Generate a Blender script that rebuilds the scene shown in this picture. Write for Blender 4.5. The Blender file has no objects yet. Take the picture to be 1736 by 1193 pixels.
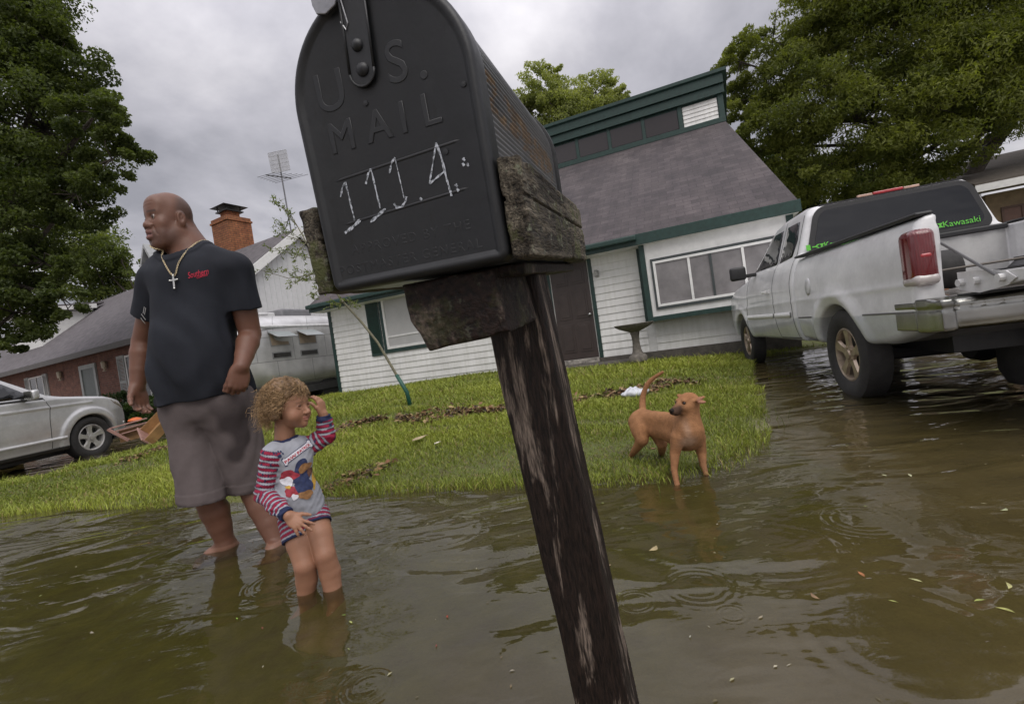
import bpy, bmesh, math, random
import numpy as np
from mathutils import Vector, Matrix
random.seed(7); RNG = np.random.default_rng(11)
C = bpy.context.scene.collection
SC = bpy.context.scene
R_ = math.radians
# ------------------------------------------------------------------ camera
FPX, ROLL, PITCH, CAMH = 780.0, R_(8.2), math.atan(15.8/780), 0.85
_R0 = np.array([1, 0, 0.]); _U0 = np.array([0, math.sin(PITCH), math.cos(PITCH)]); _F = np.array([0, math.cos(PITCH), -math.sin(PITCH)])
_R = math.cos(ROLL)*_R0 - math.sin(ROLL)*_U0; _U = math.sin(ROLL)*_R0 + math.cos(ROLL)*_U0; _O = np.array([0, 0, CAMH])
def W(px, py, Y=None, z=None):
    r = _F + _R*(px-868)/FPX - _U*(py-596.5)/FPX
    t = Y/r[1] if Y is not None else (z-CAMH)/r[2]
    return _O + r*t
cam_data = bpy.data.cameras.new('camera'); cam = bpy.data.objects.new('camera', cam_data); C.objects.link(cam)
cam_data.sensor_width = 36; cam_data.sensor_fit = 'HORIZONTAL'; cam_data.lens = FPX/1736*36
cam_data.clip_start = 0.05; cam_data.clip_end = 3000
cam.matrix_world = Matrix(((_R[0], _U[0], -_F[0], 0), (_R[1], _U[1], -_F[1], 0), (_R[2], _U[2], -_F[2], CAMH), (0, 0, 0, 1)))
SC.camera = cam
# ------------------------------------------------------------------ world + sun (overcast)
world = bpy.data.worlds.new('World'); SC.world = world; world.use_nodes = True
def build_world():
    nt = world.node_tree; N = nt.nodes; L = nt.links
    for n in list(N): N.remove(n)
    out = N.new('ShaderNodeOutputWorld'); bg = N.new('ShaderNodeBackground'); bg.inputs['Strength'].default_value = 0.10
    L.new(bg.outputs[0], out.inputs[0])
    sky = N.new('ShaderNodeTexSky'); sky.sky_type = 'NISHITA'; sky.sun_disc = False
    sky.sun_elevation = R_(52); sky.sun_rotation = R_(200); sky.dust_density = 4; sky.air_density = 1.2
    tc = N.new('ShaderNodeTexCoord'); sep = N.new('ShaderNodeSeparateXYZ'); L.new(tc.outputs['Generated'], sep.inputs[0])
    # project the direction onto a cloud layer overhead
    zc = N.new('ShaderNodeMath'); zc.operation = 'MAXIMUM'; zc.inputs[1].default_value = 0.0; L.new(sep.outputs[2], zc.inputs[0])
    za = N.new('ShaderNodeMath'); za.operation = 'ADD'; za.inputs[1].default_value = 0.28; L.new(zc.outputs[0], za.inputs[0])
    comb = N.new('ShaderNodeCombineXYZ')
    for i in (0, 1):
        d = N.new('ShaderNodeMath'); d.operation = 'DIVIDE'; L.new(sep.outputs[i], d.inputs[0]); L.new(za.outputs[0], d.inputs[1]); L.new(d.outputs[0], comb.inputs[i])
    n1 = N.new('ShaderNodeTexNoise'); n1.inputs['Scale'].default_value = 1.25; n1.inputs['Detail'].default_value = 8; n1.inputs['Roughness'].default_value = .55; n1.inputs['Distortion'].default_value = .25
    L.new(comb.outputs[0], n1.inputs['Vector'])
    r1 = N.new('ShaderNodeValToRGB'); e = r1.color_ramp.elements; e[0].position = .36; e[0].color = (1.9, 1.87, 2.05, 1); e[1].position = .64; e[1].color = (4.6, 4.45, 4.6, 1)
    m_ = e.new(.48); m_.color = (2.9, 2.82, 3.05, 1); L.new(n1.outputs['Fac'], r1.inputs[0])
    # brightest overhead, as an overcast sky is
    gr = N.new('ShaderNodeValToRGB'); e = gr.color_ramp.elements; e[0].position = 0; e[0].color = (.80, .80, .80, 1); e[1].position = .95; e[1].color = (2.9, 2.9, 2.9, 1); m_ = e.new(.50); m_.color = (1.05, 1.05, 1.05, 1); m_ = e.new(.66); m_.color = (1.65, 1.65, 1.65, 1); L.new(zc.outputs[0], gr.inputs[0])
    mul = N.new('ShaderNodeVectorMath'); mul.operation = 'MULTIPLY'; L.new(r1.outputs[0], mul.inputs[0]); L.new(gr.outputs[0], mul.inputs[1])
    mix = N.new('ShaderNodeMix'); mix.data_type = 'RGBA'; mix.inputs['Factor'].default_value = .93
    L.new(sky.outputs[0], mix.inputs['A']); L.new(mul.outputs[0], mix.inputs['B']); L.new(mix.outputs['Result'], bg.inputs['Color'])
build_world()
sun_d = bpy.data.lights.new('sun', 'SUN'); sun_d.energy = 0.7; sun_d.angle = R_(45); sun_d.color = (1, .96, .9)
sun = bpy.data.objects.new('sun', sun_d); C.objects.link(sun); sun.rotation_euler = (R_(38), 0, R_(20))
SC.view_settings.view_transform = 'Standard'; SC.view_settings.look = 'None'; SC.view_settings.exposure = 0.90; SC.view_settings.gamma = 1
SC.render.engine = 'CYCLES'
# ------------------------------------------------------------------ scene helpers
def tag(o, label=None, cat=None, group=None, kind=None):
    if label: o['label'] = label
    if cat: o['category'] = cat
    if group: o['group'] = group
    if kind: o['kind'] = kind
    return o
def empty(name, loc, rz=0, label=None, cat=None, group=None):
    o = bpy.data.objects.new(name, None); C.objects.link(o); o.location = tuple(float(a) for a in loc); o.rotation_euler = (0, 0, rz)
    o.empty_display_size = .1
    return tag(o, label, cat, group)
def npmesh(name, V, Q, col=None, smooth=True, mats=(), T=None, midx=None):
    """V (n,3), Q (m,4) quads and optional T (k,3) triangles"""
    me = bpy.data.meshes.new(name); V = np.asarray(V, np.float32)
    Q = np.asarray(Q, np.int32).reshape(-1, 4); T = np.zeros((0, 3), np.int32) if T is None else np.asarray(T, np.int32).reshape(-1, 3)
    me.vertices.add(len(V)); me.vertices.foreach_set('co', V.ravel())
    nl = 4*len(Q)+3*len(T); me.loops.add(nl); me.loops.foreach_set('vertex_index', np.concatenate([Q.ravel(), T.ravel()]))
    me.polygons.add(len(Q)+len(T))
    ls = np.concatenate([np.arange(len(Q))*4, 4*len(Q)+np.arange(len(T))*3]).astype(np.int32)
    me.polygons.foreach_set('loop_start', ls)
    me.polygons.foreach_set('use_smooth', np.full(len(ls), bool(smooth)))
    if midx is not None: me.polygons.foreach_set('material_index', np.asarray(midx, np.int32))
    me.update(calc_edges=True)
    if col is not None:
        a = me.color_attributes.new('Col', 'FLOAT_COLOR', 'POINT'); c = np.ones((len(V), 4), np.float32); c[:, :3] = col
        a.data.foreach_set('color', c.ravel())
    for m in mats: me.materials.append(m)
    return me
def link(name, me, mat=None, parent=None, world_coords=False):
    o = bpy.data.objects.new(name, me); C.objects.link(o)
    if mat is not None and not me.materials: me.materials.append(mat)
    if parent is not None:
        o.parent = parent
        if world_coords:
            p = parent
            M = Matrix.Identity(4)
            chain = []
            while p is not None: chain.append(p); p = p.parent
            for q in reversed(chain): M = M @ q.matrix_basis
            me.transform(M.inverted())
    return o
class MB:
    """collects boxes, tubes, lathes, prisms into one mesh"""
    def __init__(s): s.v = []; s.f = []
    def add(s, V, Fc):
        b = len(s.v); s.v += [tuple(float(c) for c in v) for v in V]; s.f += [tuple(b+i for i in f) for f in Fc]; return s
    def box(s, x0, x1, y0, y1, z0, z1):
        s.add([(x0, y0, z0), (x1, y0, z0), (x1, y1, z0), (x0, y1, z0), (x0, y0, z1), (x1, y0, z1), (x1, y1, z1), (x0, y1, z1)],
              [(0, 3, 2, 1), (4, 5, 6, 7), (0, 1, 5, 4), (1, 2, 6, 5), (2, 3, 7, 6), (3, 0, 4, 7)]); return s
    def obox(s, c, ax, ay, az):
        """oriented box: centre and three half-axis vectors"""
        c, ax, ay, az = (np.array(a, float) for a in (c, ax, ay, az))
        V = [c+i*ax+j*ay+k*az for k in (-1, 1) for i, j in ((-1, -1), (1, -1), (1, 1), (-1, 1))]
        s.add(V, [(0, 3, 2, 1), (4, 5, 6, 7), (0, 1, 5, 4), (1, 2, 6, 5), (2, 3, 7, 6), (3, 0, 4, 7)]); return s
    def tube(s, pts, r, n=8, caps=True):
        pts = [np.array(p, float) for p in pts]; m = len(pts); rr = r if hasattr(r, '__len__') else [r]*m
        rings = []; pn = None
        for i, p in enumerate(pts):
            t = pts[min(i+1, m-1)]-pts[max(i-1, 0)]; t = t/(np.linalg.norm(t)+1e-12)
            if pn is None:
                a = np.array([0, 0, 1.]) if abs(t[2]) < .9 else np.array([1., 0, 0]); pn = np.cross(t, a)
            else: pn = pn - t*(pn@t)
            pn = pn/(np.linalg.norm(pn)+1e-12); q = np.cross(t, pn)
            rings.append([p+rr[i]*(math.cos(2*math.pi*k/n)*pn+math.sin(2*math.pi*k/n)*q) for k in range(n)])
        V = [v for g in rings for v in g]; Fc = [(i*n+k, i*n+(k+1) % n, (i+1)*n+(k+1) % n, (i+1)*n+k) for i in range(m-1) for k in range(n)]
        if caps: Fc += [tuple(range(n-1, -1, -1)), tuple(range((m-1)*n, m*n))]
        s.add(V, Fc); return s
    def lathe(s, prof, n=24, c=(0, 0, 0), axis='z', a0=0, wob=None, caps=True):
        """prof: list of (r, h) around the axis"""
        V = []
        for r, h in prof:
            for k in range(n):
                a = 2*math.pi*k/n+a0; rr = r*(1+(wob(a, h) if wob else 0)); p = (rr*math.cos(a), rr*math.sin(a), h)
                if axis == 'x': p = (p[2], p[0], p[1])
                if axis == 'y': p = (p[0], -p[2], p[1])
                V.append((p[0]+c[0], p[1]+c[1], p[2]+c[2]))
        m = len(prof); Fc = [(i*n+k, i*n+(k+1) % n, (i+1)*n+(k+1) % n, (i+1)*n+k) for i in range(m-1) for k in range(n)]
        if caps and prof[0][0] > 1e-6: Fc.append(tuple(range(n-1, -1, -1)))
        if caps and prof[-1][0] > 1e-6: Fc.append(tuple(range((m-1)*n, m*n)))
        s.add(V, Fc); return s
    def prism(s, poly, a, b, axis='y'):
        """2D polygon extruded between a and b along the axis"""
        n = len(poly)
        def P(u, v, w): return (u, w, v) if axis == 'y' else ((w, u, v) if axis == 'x' else (u, v, w))
        V = [P(u, v, a) for u, v in poly]+[P(u, v, b) for u, v in poly]
        s.add(V, [tuple(range(n)), tuple(range(2*n-1, n-1, -1))]+[(i, i+n, (i+1) % n+n, (i+1) % n) for i in range(n)]); return s
    def xf(s, M):
        s.v = [tuple(M @ Vector(v)) for v in s.v]; return s
    def build(s, name, mat, parent=None, bevel=0, smooth=False, wc=False, seg=2, remesh=False):
        me = bpy.data.meshes.new(name); me.from_pydata(s.v, [], s.f); 
        bm = bmesh.new(); bm.from_mesh(me)
        bmesh.ops.recalc_face_normals(bm, faces=bm.faces)
        if bevel:
            es = [e for e in bm.edges if len(e.link_faces) == 2 and e.calc_face_angle(0) > .5]
            bmesh.ops.bevel(bm, geom=es, offset=bevel, segments=seg, profile=.5, affect='EDGES', clamp_overlap=True)
        bm.to_mesh(me); bm.free()
        if smooth:
            for p in me.polygons: p.use_smooth = True
            if smooth != 'all':
                try: me.set_sharp_from_angle(angle=R_(smooth if smooth is not True else 40))
                except Exception: pass
        return link(name, me, mat, parent, wc)
def text_np(s, size=1., extrude=0.0, bevel=0.0, shear=0., offset=0.0, spacing=1.):
    cu = bpy.data.curves.new('t', 'FONT'); cu.body = s; cu.size = size; cu.extrude = extrude; cu.bevel_depth = bevel; cu.bevel_resolution = 1; cu.shear = shear; cu.offset = offset
    cu.align_x = 'CENTER'; cu.align_y = 'CENTER'; cu.space_character = spacing; cu.resolution_u = 4
    o = bpy.data.objects.new('t', cu); C.objects.link(o); dg = bpy.context.evaluated_depsgraph_get(); me = bpy.data.meshes.new_from_object(o.evaluated_get(dg))
    bpy.data.objects.remove(o); bpy.data.curves.remove(cu)
    return me
def densify(me, L):
    bm = bmesh.new(); bm.from_mesh(me); bmesh.ops.triangulate(bm, faces=bm.faces)
    for _ in range(5):
        es = [e for e in bm.edges if e.calc_length() > L]
        if not es: break
        bmesh.ops.subdivide_edges(bm, edges=es, cuts=1)
        bmesh.ops.triangulate(bm, faces=bm.faces)
    bmesh.ops.remove_doubles(bm, verts=bm.verts, dist=1e-6)
    bm.to_mesh(me); bm.free(); return me
def get_v(me):
    v = np.empty(len(me.vertices)*3, np.float32); me.vertices.foreach_get('co', v); return v.reshape(-1, 3)
def set_v(me, v): me.vertices.foreach_set('co', np.asarray(v, np.float32).ravel()); me.update()
# ------------------------------------------------------------------ materials
def new_mat(name):
    m = bpy.data.materials.new(name); m.use_nodes = True; nt = m.node_tree; b = nt.nodes['Principled BSDF']; return m, nt, b
def lnk(nt, a, b): nt.links.new(a, b)
def tex_coord(nt, scale=(1, 1, 1), kind='Object', rot=(0, 0, 0)):
    t = nt.nodes.new('ShaderNodeTexCoord'); mp = nt.nodes.new('ShaderNodeMapping'); mp.inputs['Scale'].default_value = scale; mp.inputs['Rotation'].default_value = rot
    lnk(nt, t.outputs[kind], mp.inputs[0]); return mp.outputs[0]
def noise(nt, vec, scale, detail=4, rough=.55, dist=0):
    n = nt.nodes.new('ShaderNodeTexNoise'); n.inputs['Scale'].default_value = scale; n.inputs['Detail'].default_value = detail; n.inputs['Roughness'].default_value = rough; n.inputs['Distortion'].default_value = dist
    if vec is not None: lnk(nt, vec, n.inputs['Vector'])
    return n.outputs['Fac']
def ramp(nt, fac, stops):
    r = nt.nodes.new('ShaderNodeValToRGB'); e = r.color_ramp.elements
    while len(e) < len(stops): e.new(.5)
    for i, (p, c) in enumerate(stops):
        e[i].position = p; e[i].color = (c[0], c[1], c[2], 1) if hasattr(c, '__len__') else (c, c, c, 1)
    lnk(nt, fac, r.inputs[0]); return r.outputs[0]
def mixc(nt, fac, a, b, mode='MIX'):
    m = nt.nodes.new('ShaderNodeMix'); m.data_type = 'RGBA'; m.blend_type = mode
    for k, v in (('Factor', fac), ('A', a), ('B', b)):
        if hasattr(v, 'links') or hasattr(v, 'is_linked'): lnk(nt, v, m.inputs[k])
        elif k == 'Factor': m.inputs[k].default_value = v
        else: m.inputs[k].default_value = (v[0], v[1], v[2], 1)
    return m.outputs['Result']
def math_(nt, op, a, b=None, c=None):
    m = nt.nodes.new('ShaderNodeMath'); m.operation = op
    for i, v in enumerate((a, b, c)):
        if v is None: continue
        if hasattr(v, 'is_linked'): lnk(nt, v, m.inputs[i])
        else: m.inputs[i].default_value = v
    return m.outputs[0]
def bump(nt, b, h, strength=.3, dist=.01):
    n = nt.nodes.new('ShaderNodeBump'); n.inputs['Strength'].default_value = strength; n.inputs['Distance'].default_value = dist
    lnk(nt, h, n.inputs['Height']); lnk(nt, n.outputs[0], b.inputs['Normal']); return n
def simple(name, col, rough=.6, metal=0, var=.15, scale=8, bmp=0, coat=0, bscale=None, spec=None, bdist=.005):
    """plain colour with small-scale wear variation and optional bump"""
    m, nt, b = new_mat(name); v = tex_coord(nt)
    f = noise(nt, v, scale, 5, .6)
    c = ramp(nt, f, [(.3, [x*(1-var) for x in col]), (.7, [min(1, x*(1+var)) for x in col])])
    lnk(nt, c, b.inputs['Base Color']); b.inputs['Roughness'].default_value = rough; b.inputs['Metallic'].default_value = metal
    if coat: b.inputs['Coat Weight'].default_value = coat; b.inputs['Coat Roughness'].default_value = .08
    if spec is not None: b.inputs['Specular IOR Level'].default_value = spec
    if bmp: bump(nt, b, noise(nt, v, bscale or scale*4, 4, .6), bmp, bdist)
    return m
def vcol(name, rough=.6, bmp=0, bscale=80, var=.1, scale=20, sub=0, sheen=0, bdist=.002, spec=.4):
    m, nt, b = new_mat(name); a = nt.nodes.new('ShaderNodeAttribute'); a.attribute_name = 'Col'; v = tex_coord(nt)
    f = ramp(nt, noise(nt, v, scale, 4), [(.3, 1-var), (.7, 1+var)])
    lnk(nt, mixc(nt, 1., a.outputs['Color'], f, 'MULTIPLY'), b.inputs['Base Color']); b.inputs['Roughness'].default_value = rough; b.inputs['Specular IOR Level'].default_value = spec
    if sub: b.inputs['Subsurface Weight'].default_value = sub; b.inputs['Subsurface Radius'].default_value = (1, .4, .2); b.inputs['Subsurface Scale'].default_value = .006
    if sheen: b.inputs['Sheen Weight'].default_value = sheen
    if bmp: bump(nt, b, noise(nt, v, bscale, 4, .6), bmp, bdist)
    return m
def glassy(name, col=(.02, .022, .024), rough=.05):
    m, nt, b = new_mat(name); b.inputs['Base Color'].default_value = (*col, 1); b.inputs['Roughness'].default_value = rough; b.inputs['Specular IOR Level'].default_value = .6
    return m
# ------------------------------------------------------------------ SDF modelling
f32 = np.float32
def smin(a, b, k): 
    h = np.maximum(k-np.abs(a-b), 0)/k; return np.minimum(a, b)-h*h*k*.25
def smax(a, b, k): return -smin(-a, -b, k)
def ell(P, c, r, M=None):
    q = P-np.asarray(c, f32)
    if M is not None: q = q @ np.asarray(M, f32)          # columns of M are the local axes
    r = np.asarray(r, f32); k0 = np.sqrt(((q/r)**2).sum(1)); k1 = np.sqrt(((q/(r*r))**2).sum(1))+1e-9
    return k0*(k0-1)/k1
def sph(P, c, r): return np.sqrt(((P-np.asarray(c, f32))**2).sum(1))-r
def cap(P, a, b, ra, rb=None):
    rb = ra if rb is None else rb; a = np.asarray(a, f32); b = np.asarray(b, f32); ba = b-a; pa = P-a
    t = np.clip((pa@ba)/(ba@ba+1e-9), 0, 1); d = pa-t[:, None]*ba
    return np.sqrt((d*d).sum(1))-(ra+(rb-ra)*t)
def chain(P, pts, rs, k=.01):
    d = None
    for i in range(len(pts)-1):
        e = cap(P, pts[i], pts[i+1], rs[i], rs[i+1]); d = e if d is None else smin(d, e, k)
    return d
def rbox(P, c, h, r, M=None):
    q = P-np.asarray(c, f32)
    if M is not None: q = q @ np.asarray(M, f32)
    q = np.abs(q)-(np.asarray(h, f32)-r); return np.sqrt((np.maximum(q, 0)**2).sum(1))+np.minimum(q.max(1), 0)-r
def poly2(u, v, pts):
    """signed distance to a 2D polygon"""
    d = np.full(u.shape, 1e9, f32); s = np.ones(u.shape, f32); n = len(pts)
    for i in range(n):
        ax, ay = pts[i]; bx, by = pts[i-1]; ex, ey = bx-ax, by-ay; wx, wy = u-ax, v-ay
        t = np.clip((wx*ex+wy*ey)/(ex*ex+ey*ey), 0, 1); dx, dy = wx-ex*t, wy-ey*t; d = np.minimum(d, dx*dx+dy*dy)
        c1 = v >= ay; c2 = v < by; c3 = ex*wy > ey*wx
        s = np.where((c1 & c2 & c3) | (~c1 & ~c2 & ~c3), -s, s)
    return s*np.sqrt(d)
def wob(P, k, seed=0, n=4):
    """cheap smooth pseudo-noise in [-1,1]"""
    r = np.random.default_rng(seed); o = np.zeros(len(P), f32)
    for i in range(n):
        a = r.normal(size=3); a = a/np.linalg.norm(a)*k*(1+.45*i); b = r.normal(size=3); b = b/np.linalg.norm(b)*k*.7
        o += np.sin(P@a.astype(f32)+r.uniform(0, 6)+1.3*np.sin(P@b.astype(f32)+r.uniform(0, 6)))/(1+.5*i)
    return o/2.1
def sdf_mesh(f, lo, hi, h, B=8, lip=1.35, newton=True):
    lo = np.array(lo, float); hi = np.array(hi, float); nb = np.ceil((hi-lo)/(h*B)).astype(int)+1; n = nb*B
    bi = np.stack(np.meshgrid(*[np.arange(k) for k in nb], indexing='ij'), -1).reshape(-1, 3)
    cen = lo+(bi*B+B/2-.5)*h; db = f(cen.astype(f32))
    act = np.abs(db) < lip*h*B*.87+h
    D = np.repeat(np.repeat(np.repeat(np.where(db > 0, 1, -1).reshape(nb).astype(f32), B, 0), B, 1), B, 2)
    off = np.stack(np.meshgrid(*[np.arange(B)]*3, indexing='ij'), -1).reshape(-1, 3)
    ids = bi[act]
    for s in range(0, len(ids), 1500):
        g = (ids[s:s+1500, None, :]*B+off[None]).reshape(-1, 3); D[g[:, 0], g[:, 1], g[:, 2]] = f((lo+g*h).astype(f32))
    S = D < 0
    cs = np.zeros(np.array(S.shape)-1, np.int8)
    for i in (0, 1):
        for j in (0, 1):
            for k in (0, 1): cs += S[i:S.shape[0]-1+i, j:S.shape[1]-1+j, k:S.shape[2]-1+k]
    ci = np.argwhere((cs > 0) & (cs < 8)); idx = np.full(cs.shape, -1, np.int32); idx[ci[:, 0], ci[:, 1], ci[:, 2]] = np.arange(len(ci))
    acc = np.zeros((len(ci), 3)); cnt = np.zeros(len(ci))
    cn = [(0, 0, 0), (1, 0, 0), (0, 1, 0), (1, 1, 0), (0, 0, 1), (1, 0, 1), (0, 1, 1), (1, 1, 1)]
    for a in range(8):
        for b in range(a+1, 8):
            A, Bc = np.array(cn[a]), np.array(cn[b])
            if abs(A-Bc).sum() != 1: continue
            pa = ci+A; pb = ci+Bc; va = D[pa[:, 0], pa[:, 1], pa[:, 2]]; vb = D[pb[:, 0], pb[:, 1], pb[:, 2]]
            m = (va < 0) != (vb < 0); t = np.where(m, va/(va-vb+1e-12), 0)
            acc += np.where(m[:, None], A+(Bc-A)*t[:, None], 0); cnt += m
    V = lo+(ci+acc/cnt[:, None])*h
    quads = []
    for ax in range(3):
        u, w = [(1, 2), (2, 0), (0, 1)][ax]
        sl = [slice(1, -1)]*3; sl[ax] = slice(0, -1); s0 = S[tuple(sl)]; sl2 = list(sl); sl2[ax] = slice(1, None); s1 = S[tuple(sl2)]
        e = np.argwhere(s0 != s1); 
        if not len(e): continue
        base = e.copy(); base[:, u] += 1; base[:, w] += 1
        fl = s0[e[:, 0], e[:, 1], e[:, 2]]
        def cid(du, dw):
            c = base.copy(); c[:, u] -= du; c[:, w] -= dw; c = np.minimum(c, np.array(idx.shape)-1); return idx[c[:, 0], c[:, 1], c[:, 2]]
        q = np.stack([cid(1, 1), cid(0, 1), cid(0, 0), cid(1, 0)], 1)
        q = np.where(fl[:, None], q, q[:, ::-1]); quads.append(q)
    Q = np.concatenate(quads); Q = Q[(Q >= 0).all(1)]
    if newton:
        for _ in range(2):
            G, d = grad(f, V.astype(f32), h*.5); V = V-np.clip(d, -h, h)[:, None]*G*.8
    return V.astype(f32), Q
def grad(f, P, e):
    d = f(P); G = np.zeros(P.shape, f32)
    for i in range(3):
        o = np.zeros(3, f32); o[i] = e; G[:, i] = f(P+o)-f(P-o)
    L = np.linalg.norm(G, axis=1, keepdims=True)+1e-9; return G/L, d/(L[:, 0]/(2*e))
def drape(f, P, dirn, off=.001, steps=60):
    """march points along a direction until they meet the surface"""
    P = P.astype(f32).copy(); dirn = np.asarray(dirn, f32); dirn = dirn/np.linalg.norm(dirn)
    for _ in range(steps): P += dirn*np.clip(f(P), -.02, .05)[:, None]*.8
    G, _ = grad(f, P, .003); return P+G*off
def sdf_obj(name, f, lo, hi, h, mat, parent, col=None, flip=False):
    V, Q = sdf_mesh(f, lo, hi, h); c = None
    if col is not None: c = col(V)
    me = npmesh(name, V, Q, c); return link(name, me, mat, parent, True)
def frame(f, up=(0, 0, 1)):
    """columns: lateral (its left), forward, up"""
    f = np.array(f, float); f /= np.linalg.norm(f); u = np.array(up, float); u = u-f*(u@f); u /= np.linalg.norm(u)
    l = np.cross(u, f); return np.stack([l, f, u], 1)
# ================================================================== GROUND, WATER, GRASS
LAWN = [(-30, 5.6), (-12, 4.9), (-7.5, 4.35), (-5.6, 4.3), (-4.69, 4.06), (-3.82, 3.97), (-2.74, 3.56), (-1.42, 3.25), (-.6, 3.0), (-.18, 2.87), (.37, 2.64), (.7, 2.55), (.96, 2.55), (1.20, 2.72), (1.38, 2.95), (1.66, 3.42), (1.90, 3.9), (2.25, 4.6), (2.68, 5.3), (3.2, 6.3), (3.75, 7.3), (4.0, 7.75), (4.6, 8.1), (9, 6.6), (30, 3), (30, 60), (-7.3, 60), (-6.9, 14), (-6.4, 10), (-6.1, 7.6), (-6.25, 5.9), (-7.5, 5.5), (-30, 6.6)]
def lawn_d(x, y):
    return -poly2(np.asarray(x, f32), np.asarray(y, f32), LAWN)          # >0 inside
def ground_z(x, y):
    d = lawn_d(x, y); d = d+.035*np.sin(x*5.1+1.3*np.sin(y*3.3))+.02*np.sin(x*13+y*9)+.03*np.sin(x*2.1-y*4.4)
    ins = .33*(1-np.exp(-np.maximum(d, 0)/4)); out = -.075*(1-np.exp(np.minimum(d, 0)/.9))-.055/(1+np.exp((d+1.55)/.18))
    z = np.where(d > 0, ins, out)
    # neighbours' plots a little higher far away
    far = np.clip((y-12.5)/3, 0, 1); z = np.where((x < -5) | (x > 9), np.maximum(z, far*.3-.05*(1-far)*0+np.where(far > 0, 0, -9)), z)
    z = z+.008*np.sin(x*2.3+y)*np.sin(y*2.9-x*.7)
    return z
def axis(segs):
    o = []
    for a, b, s in segs: o += list(np.arange(a, b, s))
    return np.array(o+[segs[-1][1]])
def build_ground():
    gx = axis([(-900, -100, 100), (-100, -20, 8), (-20, -9, 1), (-9, 7, .09), (7, 20, 1), (20, 100, 8), (100, 900, 100)])
    gy = axis([(-300, -20, 40), (-20, -1, 1), (-1, 13, .09), (13, 30, 1), (30, 100, 8), (100, 1500, 100)])
    X, Y = np.meshgrid(gx, gy, indexing='ij'); Z = ground_z(X.ravel(), Y.ravel()); V = np.stack([X.ravel(), Y.ravel(), Z], 1)
    nx, ny = X.shape; i = np.arange(nx*ny).reshape(nx, ny); Q = np.stack([i[:-1, :-1].ravel(), i[1:, :-1].ravel(), i[1:, 1:].ravel(), i[:-1, 1:].ravel()], 1)
    d = lawn_d(V[:, 0], V[:, 1])
    # lawn soil and turf against the flooded street and drives
    m, nt, b = new_mat('ground_mix'); v = tex_coord(nt)
    a = nt.nodes.new('ShaderNodeAttribute'); a.attribute_name = 'Col'; sp = nt.nodes.new('ShaderNodeSeparateColor'); lnk(nt, a.outputs['Color'], sp.inputs[0])
    turf = ramp(nt, noise(nt, v, 9, 6, .65), [(.25, (.072, .060, .018)), (.5, (.115, .120, .024)), (.75, (.175, .170, .034))])
    turf = mixc(nt, sp.outputs[1], turf, ramp(nt, noise(nt, v, 11, 5, .6), [(.3, (.075, .060, .026)), (.65, (.085, .11, .016))]))  # turf above water is coloured darker, for shaded depth between the blades
    street = ramp(nt, noise(nt, v, 3, 8, .7), [(.3, (.13, .105, .08)), (.7, (.24, .20, .165))])
    lnk(nt, mixc(nt, sp.outputs[0], street, turf), b.inputs['Base Color']); b.inputs['Roughness'].default_value = .8
    bump(nt, b, noise(nt, v, 60, 4), .5, .02)
    # grass also grows on the flooded verge in front of the shoreline, left part mostly
    x, y = V[:, 0], V[:, 1]
    edge = 1.15+.95/(1+np.exp(-(-x-.35)/.3))*1.1-.35*np.clip(x-.2, 0, 9)+.12*np.sin(x*4)+.1*np.sin(x*9+y*5)
    edge = np.where(x > 1.6, .15, edge)
    g = 1/(1+np.exp(-(d+edge)/.12)); g = np.where((y > 5) & (d < -.1), 0, g)
    me = npmesh('ground', V, Q, np.stack([g, 1/(1+np.exp(-(d-.02)/.05)), g], 1)); o = link('ground', me, m); tag(o, kind='structure')
build_ground()
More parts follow.
